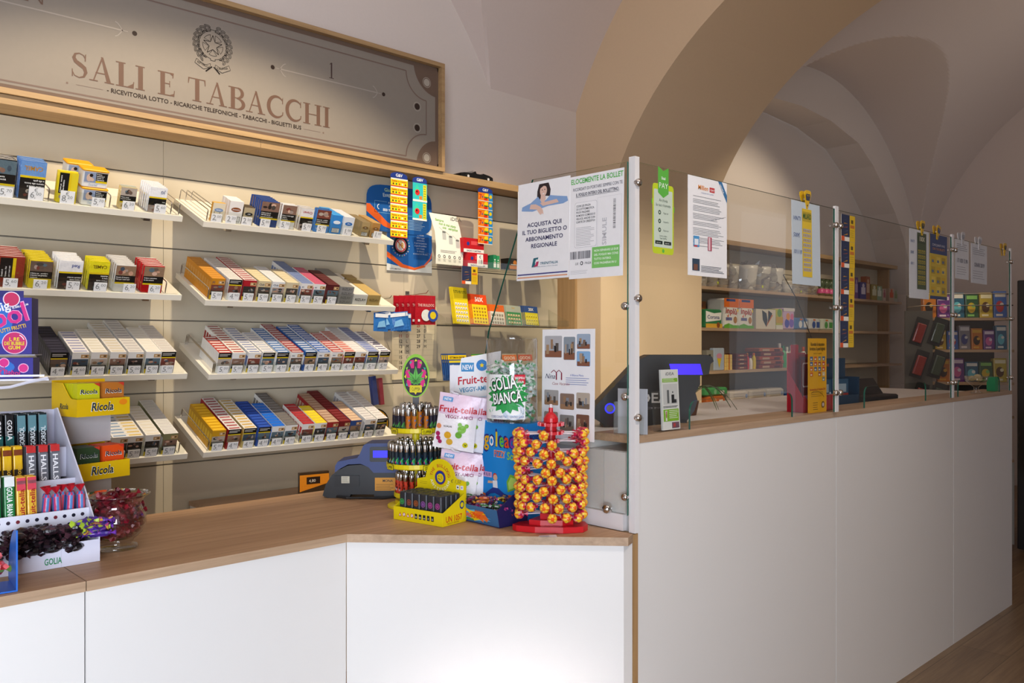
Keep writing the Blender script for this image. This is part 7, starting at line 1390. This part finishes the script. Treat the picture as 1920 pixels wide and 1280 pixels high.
# ================= SHELVING IN THE NICHE =================
slat_panel(5.0, 6.95, 3.712, .5, 2.15, [.844, 1.2, 1.51, 1.81, 2.0], 'cream slatted panel at the back of the niche, left one'); slat_panel(6.95, 8.72, 3.712, .5, 2.15, [.844, 1.2, 1.51, 1.81, 2.0], 'cream slatted panel at the back of the niche, right one')
b = MB(); b.box(5.0, 3.52, 2.151, 8.75, 3.738, 2.185); tag(b.build('wooden_ledge', WOODL), 'oak cornice board over the niche shelving', 'ledge')
b = MB(); b.box(8.722, 3.60, .5, 8.748, 3.738, 2.15); tag(b.build('wooden_end_panel', WOODZ), 'thin oak upright at the right end of the niche shelving', 'board')
for z, nm in ((1.81, 'top'), (1.512, 'second'), (1.198, 'third'), (.868, 'lowest')):
    for x0, x1, side in ((5.0, 6.9, 'left'), (6.903, 8.66, 'right')):
        if z < .9 and side == 'right': x1 = 7.4
        b = MB(); b.box(x0, 3.44, z - .022, x1, 3.711, z); tag(b.build('niche_shelf', WOODE), f'{nm} oak shelf board in the niche, {side} half', 'shelf')
def pk(x, y, z, w_, d, h, col, draw, name, label, cat, group=None, yaw=0, mat=None, bulge=0):
    b = MB(); 
    if bulge: b.bbox(0, 0, 0, w_, d, h, bulge, col, 3)
    else: b.box(0, 0, 0, w_, d, h, col)
    b.M = front(0, -.0005, 0)
    if draw: draw(b, w_, h)
    o = b.build(name, mat or CARD); o.matrix_world = T(x, y, z + .0005) @ RZ(yaw); return tag(o, label, cat, group)
def d_inp(b, w_, h):
    b.rect(0, h * .70, w_, h * .30, 'e0701e'); b.rect(0, 0, w_, h * .10, '6ab03a'); b.pl([(0, h * .1), (w_ * .3, h * .16), (w_ * .6, h * .1)], '6ab03a'); b.rect(w_ * .15, h * .90, w_ * .6, h * .08, '2a3a7a', .0006)
    b.text('inplù', w_ * .08, h * .50, h * .22, 'f4f0ea', w=w_ * .8, bold=1, rot=-4, z=.0012); b.text('inplù', w_ * .09, h * .51, h * .19, 'b83a1e', w=w_ * .76, bold=1, rot=-4, z=.0018); b.rect(w_ * .12, h * .26, w_ * .4, h * .10, '6a6a9a', .0008); b.disc(w_ * .74, h * .28, w_ * .12, 'b8803a', .0008, 12, h * .12); b.pl([(w_ * .2, h * .4), (w_ * .3, h * .48), (w_ * .28, h * .36)], 'd8501e', .0009); b.disc(w_ * .9, h * .6, w_ * .06, 'e8c83a', .0009)
for x, lab in ((5.445, 'white and orange kitchen roll pack, left one of two'), (5.655, 'white and orange kitchen roll pack, right one of two')):
    pk(x, 3.452, 1.512, .205, .16, .222, 'eceae2', d_inp, 'kitchen_roll_pack', lab, 'paper pack', bulge=.03)
pk(5.26, 3.60, 1.512, .17, .08, .20, '9a5a2a', lambda b, w_, h: b.rect(w_ * .1, h * .8, w_ * .6, h * .12, '2a3a6a'), 'kitchen_roll_pack', 'brown and orange roll pack hidden behind the green napkins', 'paper pack')
pk(5.21, 3.455, 1.512, .215, .12, .135, '2a7a4a', lambda b, w_, h: (b.pl([(0, h * .3), (w_ * .9, h * .42), (w_ * .95, h * .85), (w_ * .5, h * .78), (0, h * .9)], 'f0efe8', .0005), b.text('Corona', w_ * .08, h * .48, h * .2, '2a3a7a', w=w_ * .74, bold=1, z=.001), b.rect(0, 0, w_, h * .22, 'd8a83a', .0004), b.disc(w_ * .75, h * .15, w_ * .1, '8a4a1e', .0006)), 'napkin_pack', 'green and white napkin pack with blue lettering', 'paper pack', bulge=.02)
pk(5.90, 3.455, 1.512, .30, .16, .155, 'd8d0c0', lambda b, w_, h: (b.pl([(w_ * .30, h * .95), (w_ * .52, h * .80), (w_ * .58, h * .45), (w_ * .52, h * .1), (w_ * .34, h * .45)], '3a3634', .0005), b.pl([(w_ * .60, h * .9), (w_ * .85, h * .7), (w_ * .52, h * .1), (w_ * .62, h * .5)], 'c8702a', .0006), b.pl([(w_ * .62, h * .95), (w_ * .82, h * .8), (w_ * .60, h * .3)], '2c2826', .0008)), 'cream_carton', 'cream carton with black and orange diamond emblem', 'carton')
pk(5.93, 3.63, 1.512, .22, .06, .20, '3a6aa8', lambda b, w_, h: b.rect(w_ * .5, h * .75, w_ * .4, h * .15, '8ab8e0'), 'blue_pack', 'blue pack peeking over the cream carton', 'pack')
pk(6.215, 3.46, 1.512, .11, .10, .165, 'b8b83a', lambda b, w_, h: (b.rect(0, h * .3, w_, h * .3, 'c8a02a'), b.rect(0, 0, w_, h * .2, 'd8d8c8'), b.disc(w_ * .5, h * .8, w_ * .3, '6a9a3a', .0006)), 'napkin_pack', 'olive green and yellow pack beside the cream carton', 'paper pack', bulge=.015)
pk(6.335, 3.46, 1.512, .185, .12, .175, 'c8a8c8', lambda b, w_, h: (b.disc(w_ * .3, h * .28, w_ * .2, '4a4ab0', .0005), b.disc(w_ * .7, h * .3, w_ * .2, '7a5ac0', .0006), b.disc(w_ * .4, h * .6, w_ * .16, 'e0902a', .0006), b.disc(w_ * .75, h * .6, w_ * .14, 'd86a9a', .0007), b.rect(0, h * .85, w_, h * .15, 'd8d0cc', .0005)), 'tissue_pack', 'lilac pack with violet and pink shapes', 'paper pack', bulge=.02)
for x, w_, c, c2, lab in ((6.54, .22, '5a82b8', 'e4e6ea', 'blue and white wipes pack lying on the second niche shelf'), (6.785, .19, 'd0d4d8', '3a5aa0', 'white and blue wipes pouch leaning on the second niche shelf'), (7.00, .22, 'ccd4c4', '4a9a4a', 'pale green wipes pouch at the end of the second niche shelf')):
    pk(x, 3.46, 1.512, w_, .10, .10, c, lambda b, w2, h: (b.disc(w2 * .35, h * .45, h * .3, c2, .0005), b.rect(w2 * .6, h * .2, w2 * .3, h * .5, c2, .0006), b.rect(w2 * .3, h * .8, w2 * .2, h * .12, 'd8702a', .0007)), 'wipes_pack', lab, 'wipes pack', bulge=.03, mat=FOIL)
# crinkly clear bags of plates and cups on the top shelf
def clearbag(x, z, w_, h, d, label, nb, y=3.47):
    t = thing('clear_bag', label, 'bag', T(x, y, z + .001)); random.seed(nb)
    for k in range(nb):
        b = MB(T(w_ * (k + .5) / nb, d * .45, 0)); b.smooth = True; r = min(w_ / nb, d) * .46; b.lathe([(r * .7, 0)] + [(r * (.75 + .25 * (q / 6)), h * .85 * q / 6) for q in range(1, 7)] + [(r * .5, h * .86)], 'c8c2b6', 14); b.build('stacked_cups', PLAS, t)
    b = MB(); P = []; n, m = 26, 10
    for j in range(m + 1):
        v = j / m; row = []
        for i in range(n):
            a = 2 * PI * i / n; k = 1 - .35 * v ** 2; row.append((w_ / 2 + w_ / 2 * k * math.copysign(abs(math.cos(a)) ** .7, math.cos(a)) * (1 + random.uniform(-.06, .06)), d / 2 + d / 2 * k * math.copysign(abs(math.sin(a)) ** .7, math.sin(a)) * (1 + random.uniform(-.2, .2)), h * v * (1 + random.uniform(-.05, .05))))
        P.append(row)
    b.grid(P, 'd8d4cc', True); b.build('film_wrap', FILM, t); b = MB(T(w_ * .3, -.002, h * .15) @ FR); b.disc(0, 0, .012, 'c8d81a', .001, 8); b.build('round_label', CARD, t)
clearbag(5.22, 1.81, .56, .215, .20, 'clear crinkled bag of plastic cups at the left of the top niche shelf', 4); clearbag(5.84, 1.81, .60, .235, .21, 'largest clear crinkled bag of plastic bowls on the top niche shelf', 3); clearbag(6.48, 1.81, .55, .13, .20, 'low clear crinkled bag behind the pale blue sheet', 4)
random.seed(8)
for k in range(3):
    b = MB(); b.smooth = True; b.lathe([(.0, 0), (.03, .0), (.04, .03), (.03, .07), (.02, .08), (.034, .10), (.036, .13), (.02, .155), (.0, .16)], '6a5a3a', 14, lambda i, j: ('6a5a3a', '6a5a3a', 'd8508a', '7a6a4a', '4a5a3a', '4a5a3a', '3a4a2a', '3a4a2a')[min(i, 7)]); o = b.build('ornament', PLAS); o.matrix_world = T(7.12 + .09 * k, 3.53, 1.8105); tag(o, 'small round green and pink ornament on the top niche shelf, ' + ORD[k] + ' from the left', 'ornament', 'round ornaments')
for k, (x, h, c, c2) in enumerate(((7.55, .18, '8a4a6a', 'c8a8b8'), (7.66, .20, '6a4a8a', 'b8a8d0'), (7.78, .16, '4a4a8a', 'd8d0e0'), (7.90, .22, 'a05a3a', 'd8b89a'), (8.02, .15, '9a8a4a', 'd8d8b8'), (8.14, .14, '8aa88a', 'd8e0d0'), (8.28, .12, 'c8b8a8', 'a85a6a'), (8.42, .13, 'b8a08a', 'c8502a'), (8.54, .12, 'a8a89a', '7a8a5a'))):
    pk(x, 3.47, 1.81, .10, .05, h, c, lambda b, w_, h_: (b.rect(w_ * .15, h_ * .3, w_ * .7, h_ * .4, c2), b.disc(w_ * .5, h_ * .8, w_ * .2, c2, .0006)), 'gift_box', f'small coloured gift box, {ORD[k]} from the left on the right niche shelf', 'box', 'gift boxes on the right niche shelf', yaw=random.uniform(-8, 8))
pk(5.23, 3.46, 1.198, .085, .04, .15, '8a867a', lambda b, w_, h: b.rect(w_ * .3, h * .6, w_ * .3, h * .2, '2a2a20'), 'grey_packet', 'grey packet at the left end of the third niche shelf', 'packet')
pk(5.32, 3.46, 1.198, .145, .04, .165, 'a8b4c4', lambda b, w_, h: (b.pl([(w_ * .3, h * .55), (w_ * .7, h * .55), (w_ * .5, h * .1)], 'd8b82a'), b.disc(w_ * .5, h * .65, w_ * .25, 'c88aa0', .0006, 12, h * .12)), 'ice_pack', 'pale blue cardboard pack with yellow cone', 'pack', bulge=.01)
for i in range(2):
    for j in range(4): 
        b = MB(); b.lathe([(.036, 0), (.036, .028)], 'c8902a', 16, lambda a, q: 'e0c070' if q % 5 else 'b8782a'); o = b.build('cake_tin', CARD); o.matrix_world = T(5.505 + .076 * i, 3.51, 1.1985 + .029 * j); tag(o, f'small orange round tin, {ORD[j]} up in the {("left", "right")[i]} stack', 'tin', 'small orange tins')
for j in range(4): pk(5.635, 3.46, 1.198 + .031 * j, .15, .10, .029, '5a2420', lambda b, w_, h: (b.rect(w_ * .1, h * .2, w_ * .8, h * .5, '8a3a2a'), b.rect(w_ * .25, h * .35, w_ * .4, h * .25, 'b8a890', .0006)), 'chocolate_box', f'flat dark red box, {ORD[j]} up in its stack', 'box', 'flat dark red boxes')
for k, (c, c2) in enumerate((('c81e1e', 'e8902a'), ('e8e4dc', '6a2a8a'), ('e0c41e', 'e0701e'))):
    b = MB(T(5.80 + .05 * k, 3.475, 1.1985)); b.lathe([(.016, 0), (.018, .03), (.017, .06 + .02 * (k != 1)), (.009, .085 + .02 * (k != 1)), (.009, .105 + .02 * (k != 1))], c, 12, lambda i, j: c2 if i >= 3 else c); o = b.build('toy_bottle', PLAS); tag(o, ('small red bottle with orange cap', 'short white bottle with violet cap', 'yellow bottle with orange cap')[k] + ' on the third niche shelf', 'bottle')
for k in range(5): pk(5.97 + .02 * (k % 2), 3.46, 1.198 + .033 * k, .36, .14, .031, ('8a3a2a', 'a85a3a', 'b0482a', '7a2a2a', 'b86a4a')[k], lambda b, w_, h: (b.rect(w_ * .1, h * .2, w_ * .3, h * .5, 'c8a890'), b.rect(w_ * .6, h * .2, w_ * .25, h * .5, '5a1a1a', .0006)), 'biscuit_bag', f'reddish plastic biscuit bag, {ORD[k]} up in its pile', 'bag', 'reddish biscuit bags', bulge=.012, mat=FOIL)
for k, (x, h, c, cap) in enumerate(((6.36, .20, 'd88a8a', 'd8d4cc'), (6.42, .18, '4aa86a', '3a8a5a'), (6.48, .17, 'e0dcd0', 'e8e4da'), (6.55, .18, 'e0dcd0', 'e8e4da'), (6.61, .19, 'dcd8cc', 'e8e4da'), (6.76, .17, 'd8d4c8', 'd85a1e'), (6.90, .17, 'c8ccc0', '8ab83a'), (7.02, .15, '4a5a4a', '3a3a3a'), (7.12, .15, '4a4a3a', '2a2a2a'))):
    b = MB(T(x, 3.51, 1.1985)); b.smooth = True; b.lathe([(.026, 0), (.028, .01), (.028, h * .62), (.018, h * .74), (.012, h * .78), (.013, h * .80), (.013, h)], c, 14, lambda i, j: cap if i >= 4 else c); o = b.build('detergent_bottle', PLAS); tag(o, ('rose pump bottle', 'green detergent bottle', 'white bottle', 'white bottle', 'white bottle', 'white bottle with orange cap', 'pale bottle with lime cap', 'dark green bottle', 'dark bottle')[k] + f', {ORD[k]} from the left on the third niche shelf', 'bottle', 'bottles on the third niche shelf')
for k, (x, w_, h, c, c2, lab) in enumerate(((5.22, .28, .07, '9a3a4a', 'b85a5a', 'pink film-wrapped bag'), (5.24, .25, .07, 'b8602a', 'c88a5a', 'orange film-wrapped bag'), (5.22, .30, .06, '4a9a5a', '8ab88a', 'green film-wrapped bag'))): pk(x, 3.46, .868 + .072 * k, w_, .12, h, c, lambda b, w2, h2: (b.disc(w2 * .4, h2 * .5, h2 * .3, c2), b.rect(w2 * .6, h2 * .2, w2 * .2, h2 * .4, 'd8d0c8', .0006)), 'soft_bag', f'{lab}, {ORD[k]} up at the left of the lowest niche shelf', 'bag', bulge=.028, mat=FOIL)
for k in range(6): pk(5.56 + .27 * (k % 3), 3.46, .868 + .085 * (k // 3), .26, .13, .082, ('c8bcb0', 'c0b4a4', 'ccc4b8')[k % 3], lambda b, w2, h2: (b.lines(w2 * .1, h2 * .7, w2 * .7, 3, h2 * .2, .003, 'b0a090'), b.disc(w2 * .8, h2 * .5, h2 * .2, '8a9ac0', .0006)), 'roll_pack', f'pale film-wrapped roll pack, {ORD[k % 3]} from the left in the {("lower", "upper")[k // 3]} layer', 'roll pack', 'pale roll packs', bulge=.035, mat=FOIL)
pk(6.42, 3.46, .868, .20, .14, .12, '2a5a9a', lambda b, w2, h2: b.disc(w2 * .5, h2 * .5, h2 * .3, '5a8ac8'), 'soft_bag', 'bright blue bag on the lowest niche shelf', 'bag', bulge=.03, mat=FOIL); pk(6.65, 3.48, .868, .22, .14, .16, '5a4a6a', lambda b, w2, h2: b.rect(w2 * .2, h2 * .3, w2 * .5, h2 * .3, 'a85a4a'), 'soft_bag', 'dark violet bag beside the bright blue one', 'bag', bulge=.03, mat=FOIL)
b = MB(); b.box(5.0, 3.46, .02, 8.6, 3.70, .70, '3a2c26'); tag(b.build('plinth_unit', SATIN), 'dark brown base unit under the niche shelving', 'cabinet')

# ================= TOY AND MAGAZINE UNIT BEHIND THE THIRD PANE =================
GM = T(6.28, 2.05, 0) @ RZ(-50)
t = thing('display_unit', 'oak-shelved toy unit seen through the third glass pane', 'display unit', GM)
b = MB(); b.box(-.30, .30, .02, .30, .32, 1.75, '4a4642'); b.build('back_panel', SATIN, t)
for z in (.60, .90, 1.13, 1.355, 1.575): b = MB(); b.box(-.30, 0, z - .018, .30, .299, z); b.build('shelf_board', WOODE, t)
for x in (-.302, .288): b = MB(); b.box(x, .0, .02, x + .013, .30, .58, 'b8b4ac'); b.build('side_panel', PLAS, t)
for z in (1.74, 1.66):
    b = MB(); b.tube([(-.30, .29, z), (-.30, .02, z), (.30, .02, z), (.30, .29, z)], .004, 'ffffff', 6); b.build('rail', STEEL, t)
TC = [('c87a2a', '2a2018', 'e0b040'), ('3a6ab8', 'c83a3a', 'e0d8d0'), ('2a5a3a', 'd8b82a', '8ac86a'), ('6a3a8a', 'd86aa8', 'e8d8e8'), ('8a8a92', '3a4a8a', 'd8d8dc'), ('c8b03a', '5a3a1a', 'f0e8c0'), ('2a6a8a', '6ac8d8', 'f0f0e8')]
for r_, (z, n, hh) in enumerate(((1.575, 6, .19), (1.355, 7, .17), (1.13, 6, .17), (.90, 6, .15))):
    for k in range(n):
        c = TC[(k * 3 + r_ * 2) % 7]; w_ = .56 / n - .006; b = MB(); h = hh * random.uniform(.75, 1)
        b.bbox(0, 0, 0, w_, .05, h, .006, c[0]); b.M = front(0, -.0005, 0); b.rect(w_ * .1, h * .78, w_ * .8, h * .15, c[2]); b.disc(w_ * .45, h * .42, w_ * .3, c[1], .0006, 12, h * .22); b.disc(w_ * .6, h * .5, w_ * .14, c[2], .0009, 9); b.rect(w_ * .15, h * .06, w_ * .5, h * .08, c[2], .0007)
        o = b.build('toy_pack', FOIL); o.matrix_world = GM @ T(-.275 + .56 * k / n, .05, z + .0008) @ RX(-4); tag(o, f'colourful toy pack, {ORD[k]} from the left on the {("top", "second", "third", "fourth")[r_]} board of the toy unit', 'toy pack', 'toy packs on the display unit')
# hanging blister strips left of the unit
for c_ in range(2):
    for r_ in range(3):
        t = thing('blister_card', f'dark blister card with red toy, {("left", "right")[c_]} column, {ORD[r_]} from the top', 'blister card', T(5.90 + .075 * c_, 2.30 - .09 * c_, 1.40 - .22 * r_) @ RZ(-50), 'blister cards on the dark rack'); b = MB(T(0, 0, 0) @ RY(18)); b.box(0, 0, 0, .085, .004, .19, '2c3030'); b.build('card', CARD, t); b = MB(T(0, 0, 0) @ RY(18)); b.bbox(.012, -.022, .02, .072, -.0005, .15, .008, '8a2a24' if c_ == 0 else '3a4a3a'); b.build('blister', FOIL, t)
t = thing('dark_rack', 'tall dark metal rack carrying blister cards', 'rack', T(5.92, 2.30, 0) @ RZ(-50)); b = MB(); b.box(-.02, .03, .02, .16, .045, 1.62, '5a5852'); b.build('panel', SATIN, t); b = MB(); b.box(-.22, .0, 0, .18, .18, .0195, '2a2a2a'); b.build('foot', SATIN, t)
# dark drinks cooler and black clothing at the far right edge
t = thing('dark_cooler', 'tall dark cooler at the right edge of the picture', 'cooler', T(6.35, 1.05, 0)); b = MB(); b.bbox(0, 0, .02, .9, .72, 1.82, .01, '1d2026'); b.build('cabinet', SATIN, t)
for k in range(7): b = MB(); b.box(-.006, .03 + .095 * k, .9, -.0006, .10 + .095 * k, 1.76, '2c3038'); b.build('door_slat', SATIN, t)
b = MB(); b.smooth = True; b.ball((0, 0, 0), .30, '141416', 16, 10, (.6, .9, 1.25), None, .05); o = b.build('black_coat', DARK); o.matrix_world = T(6.12, 1.42, .78); tag(o, 'bulky black coat hanging before the dark cooler', 'coat')
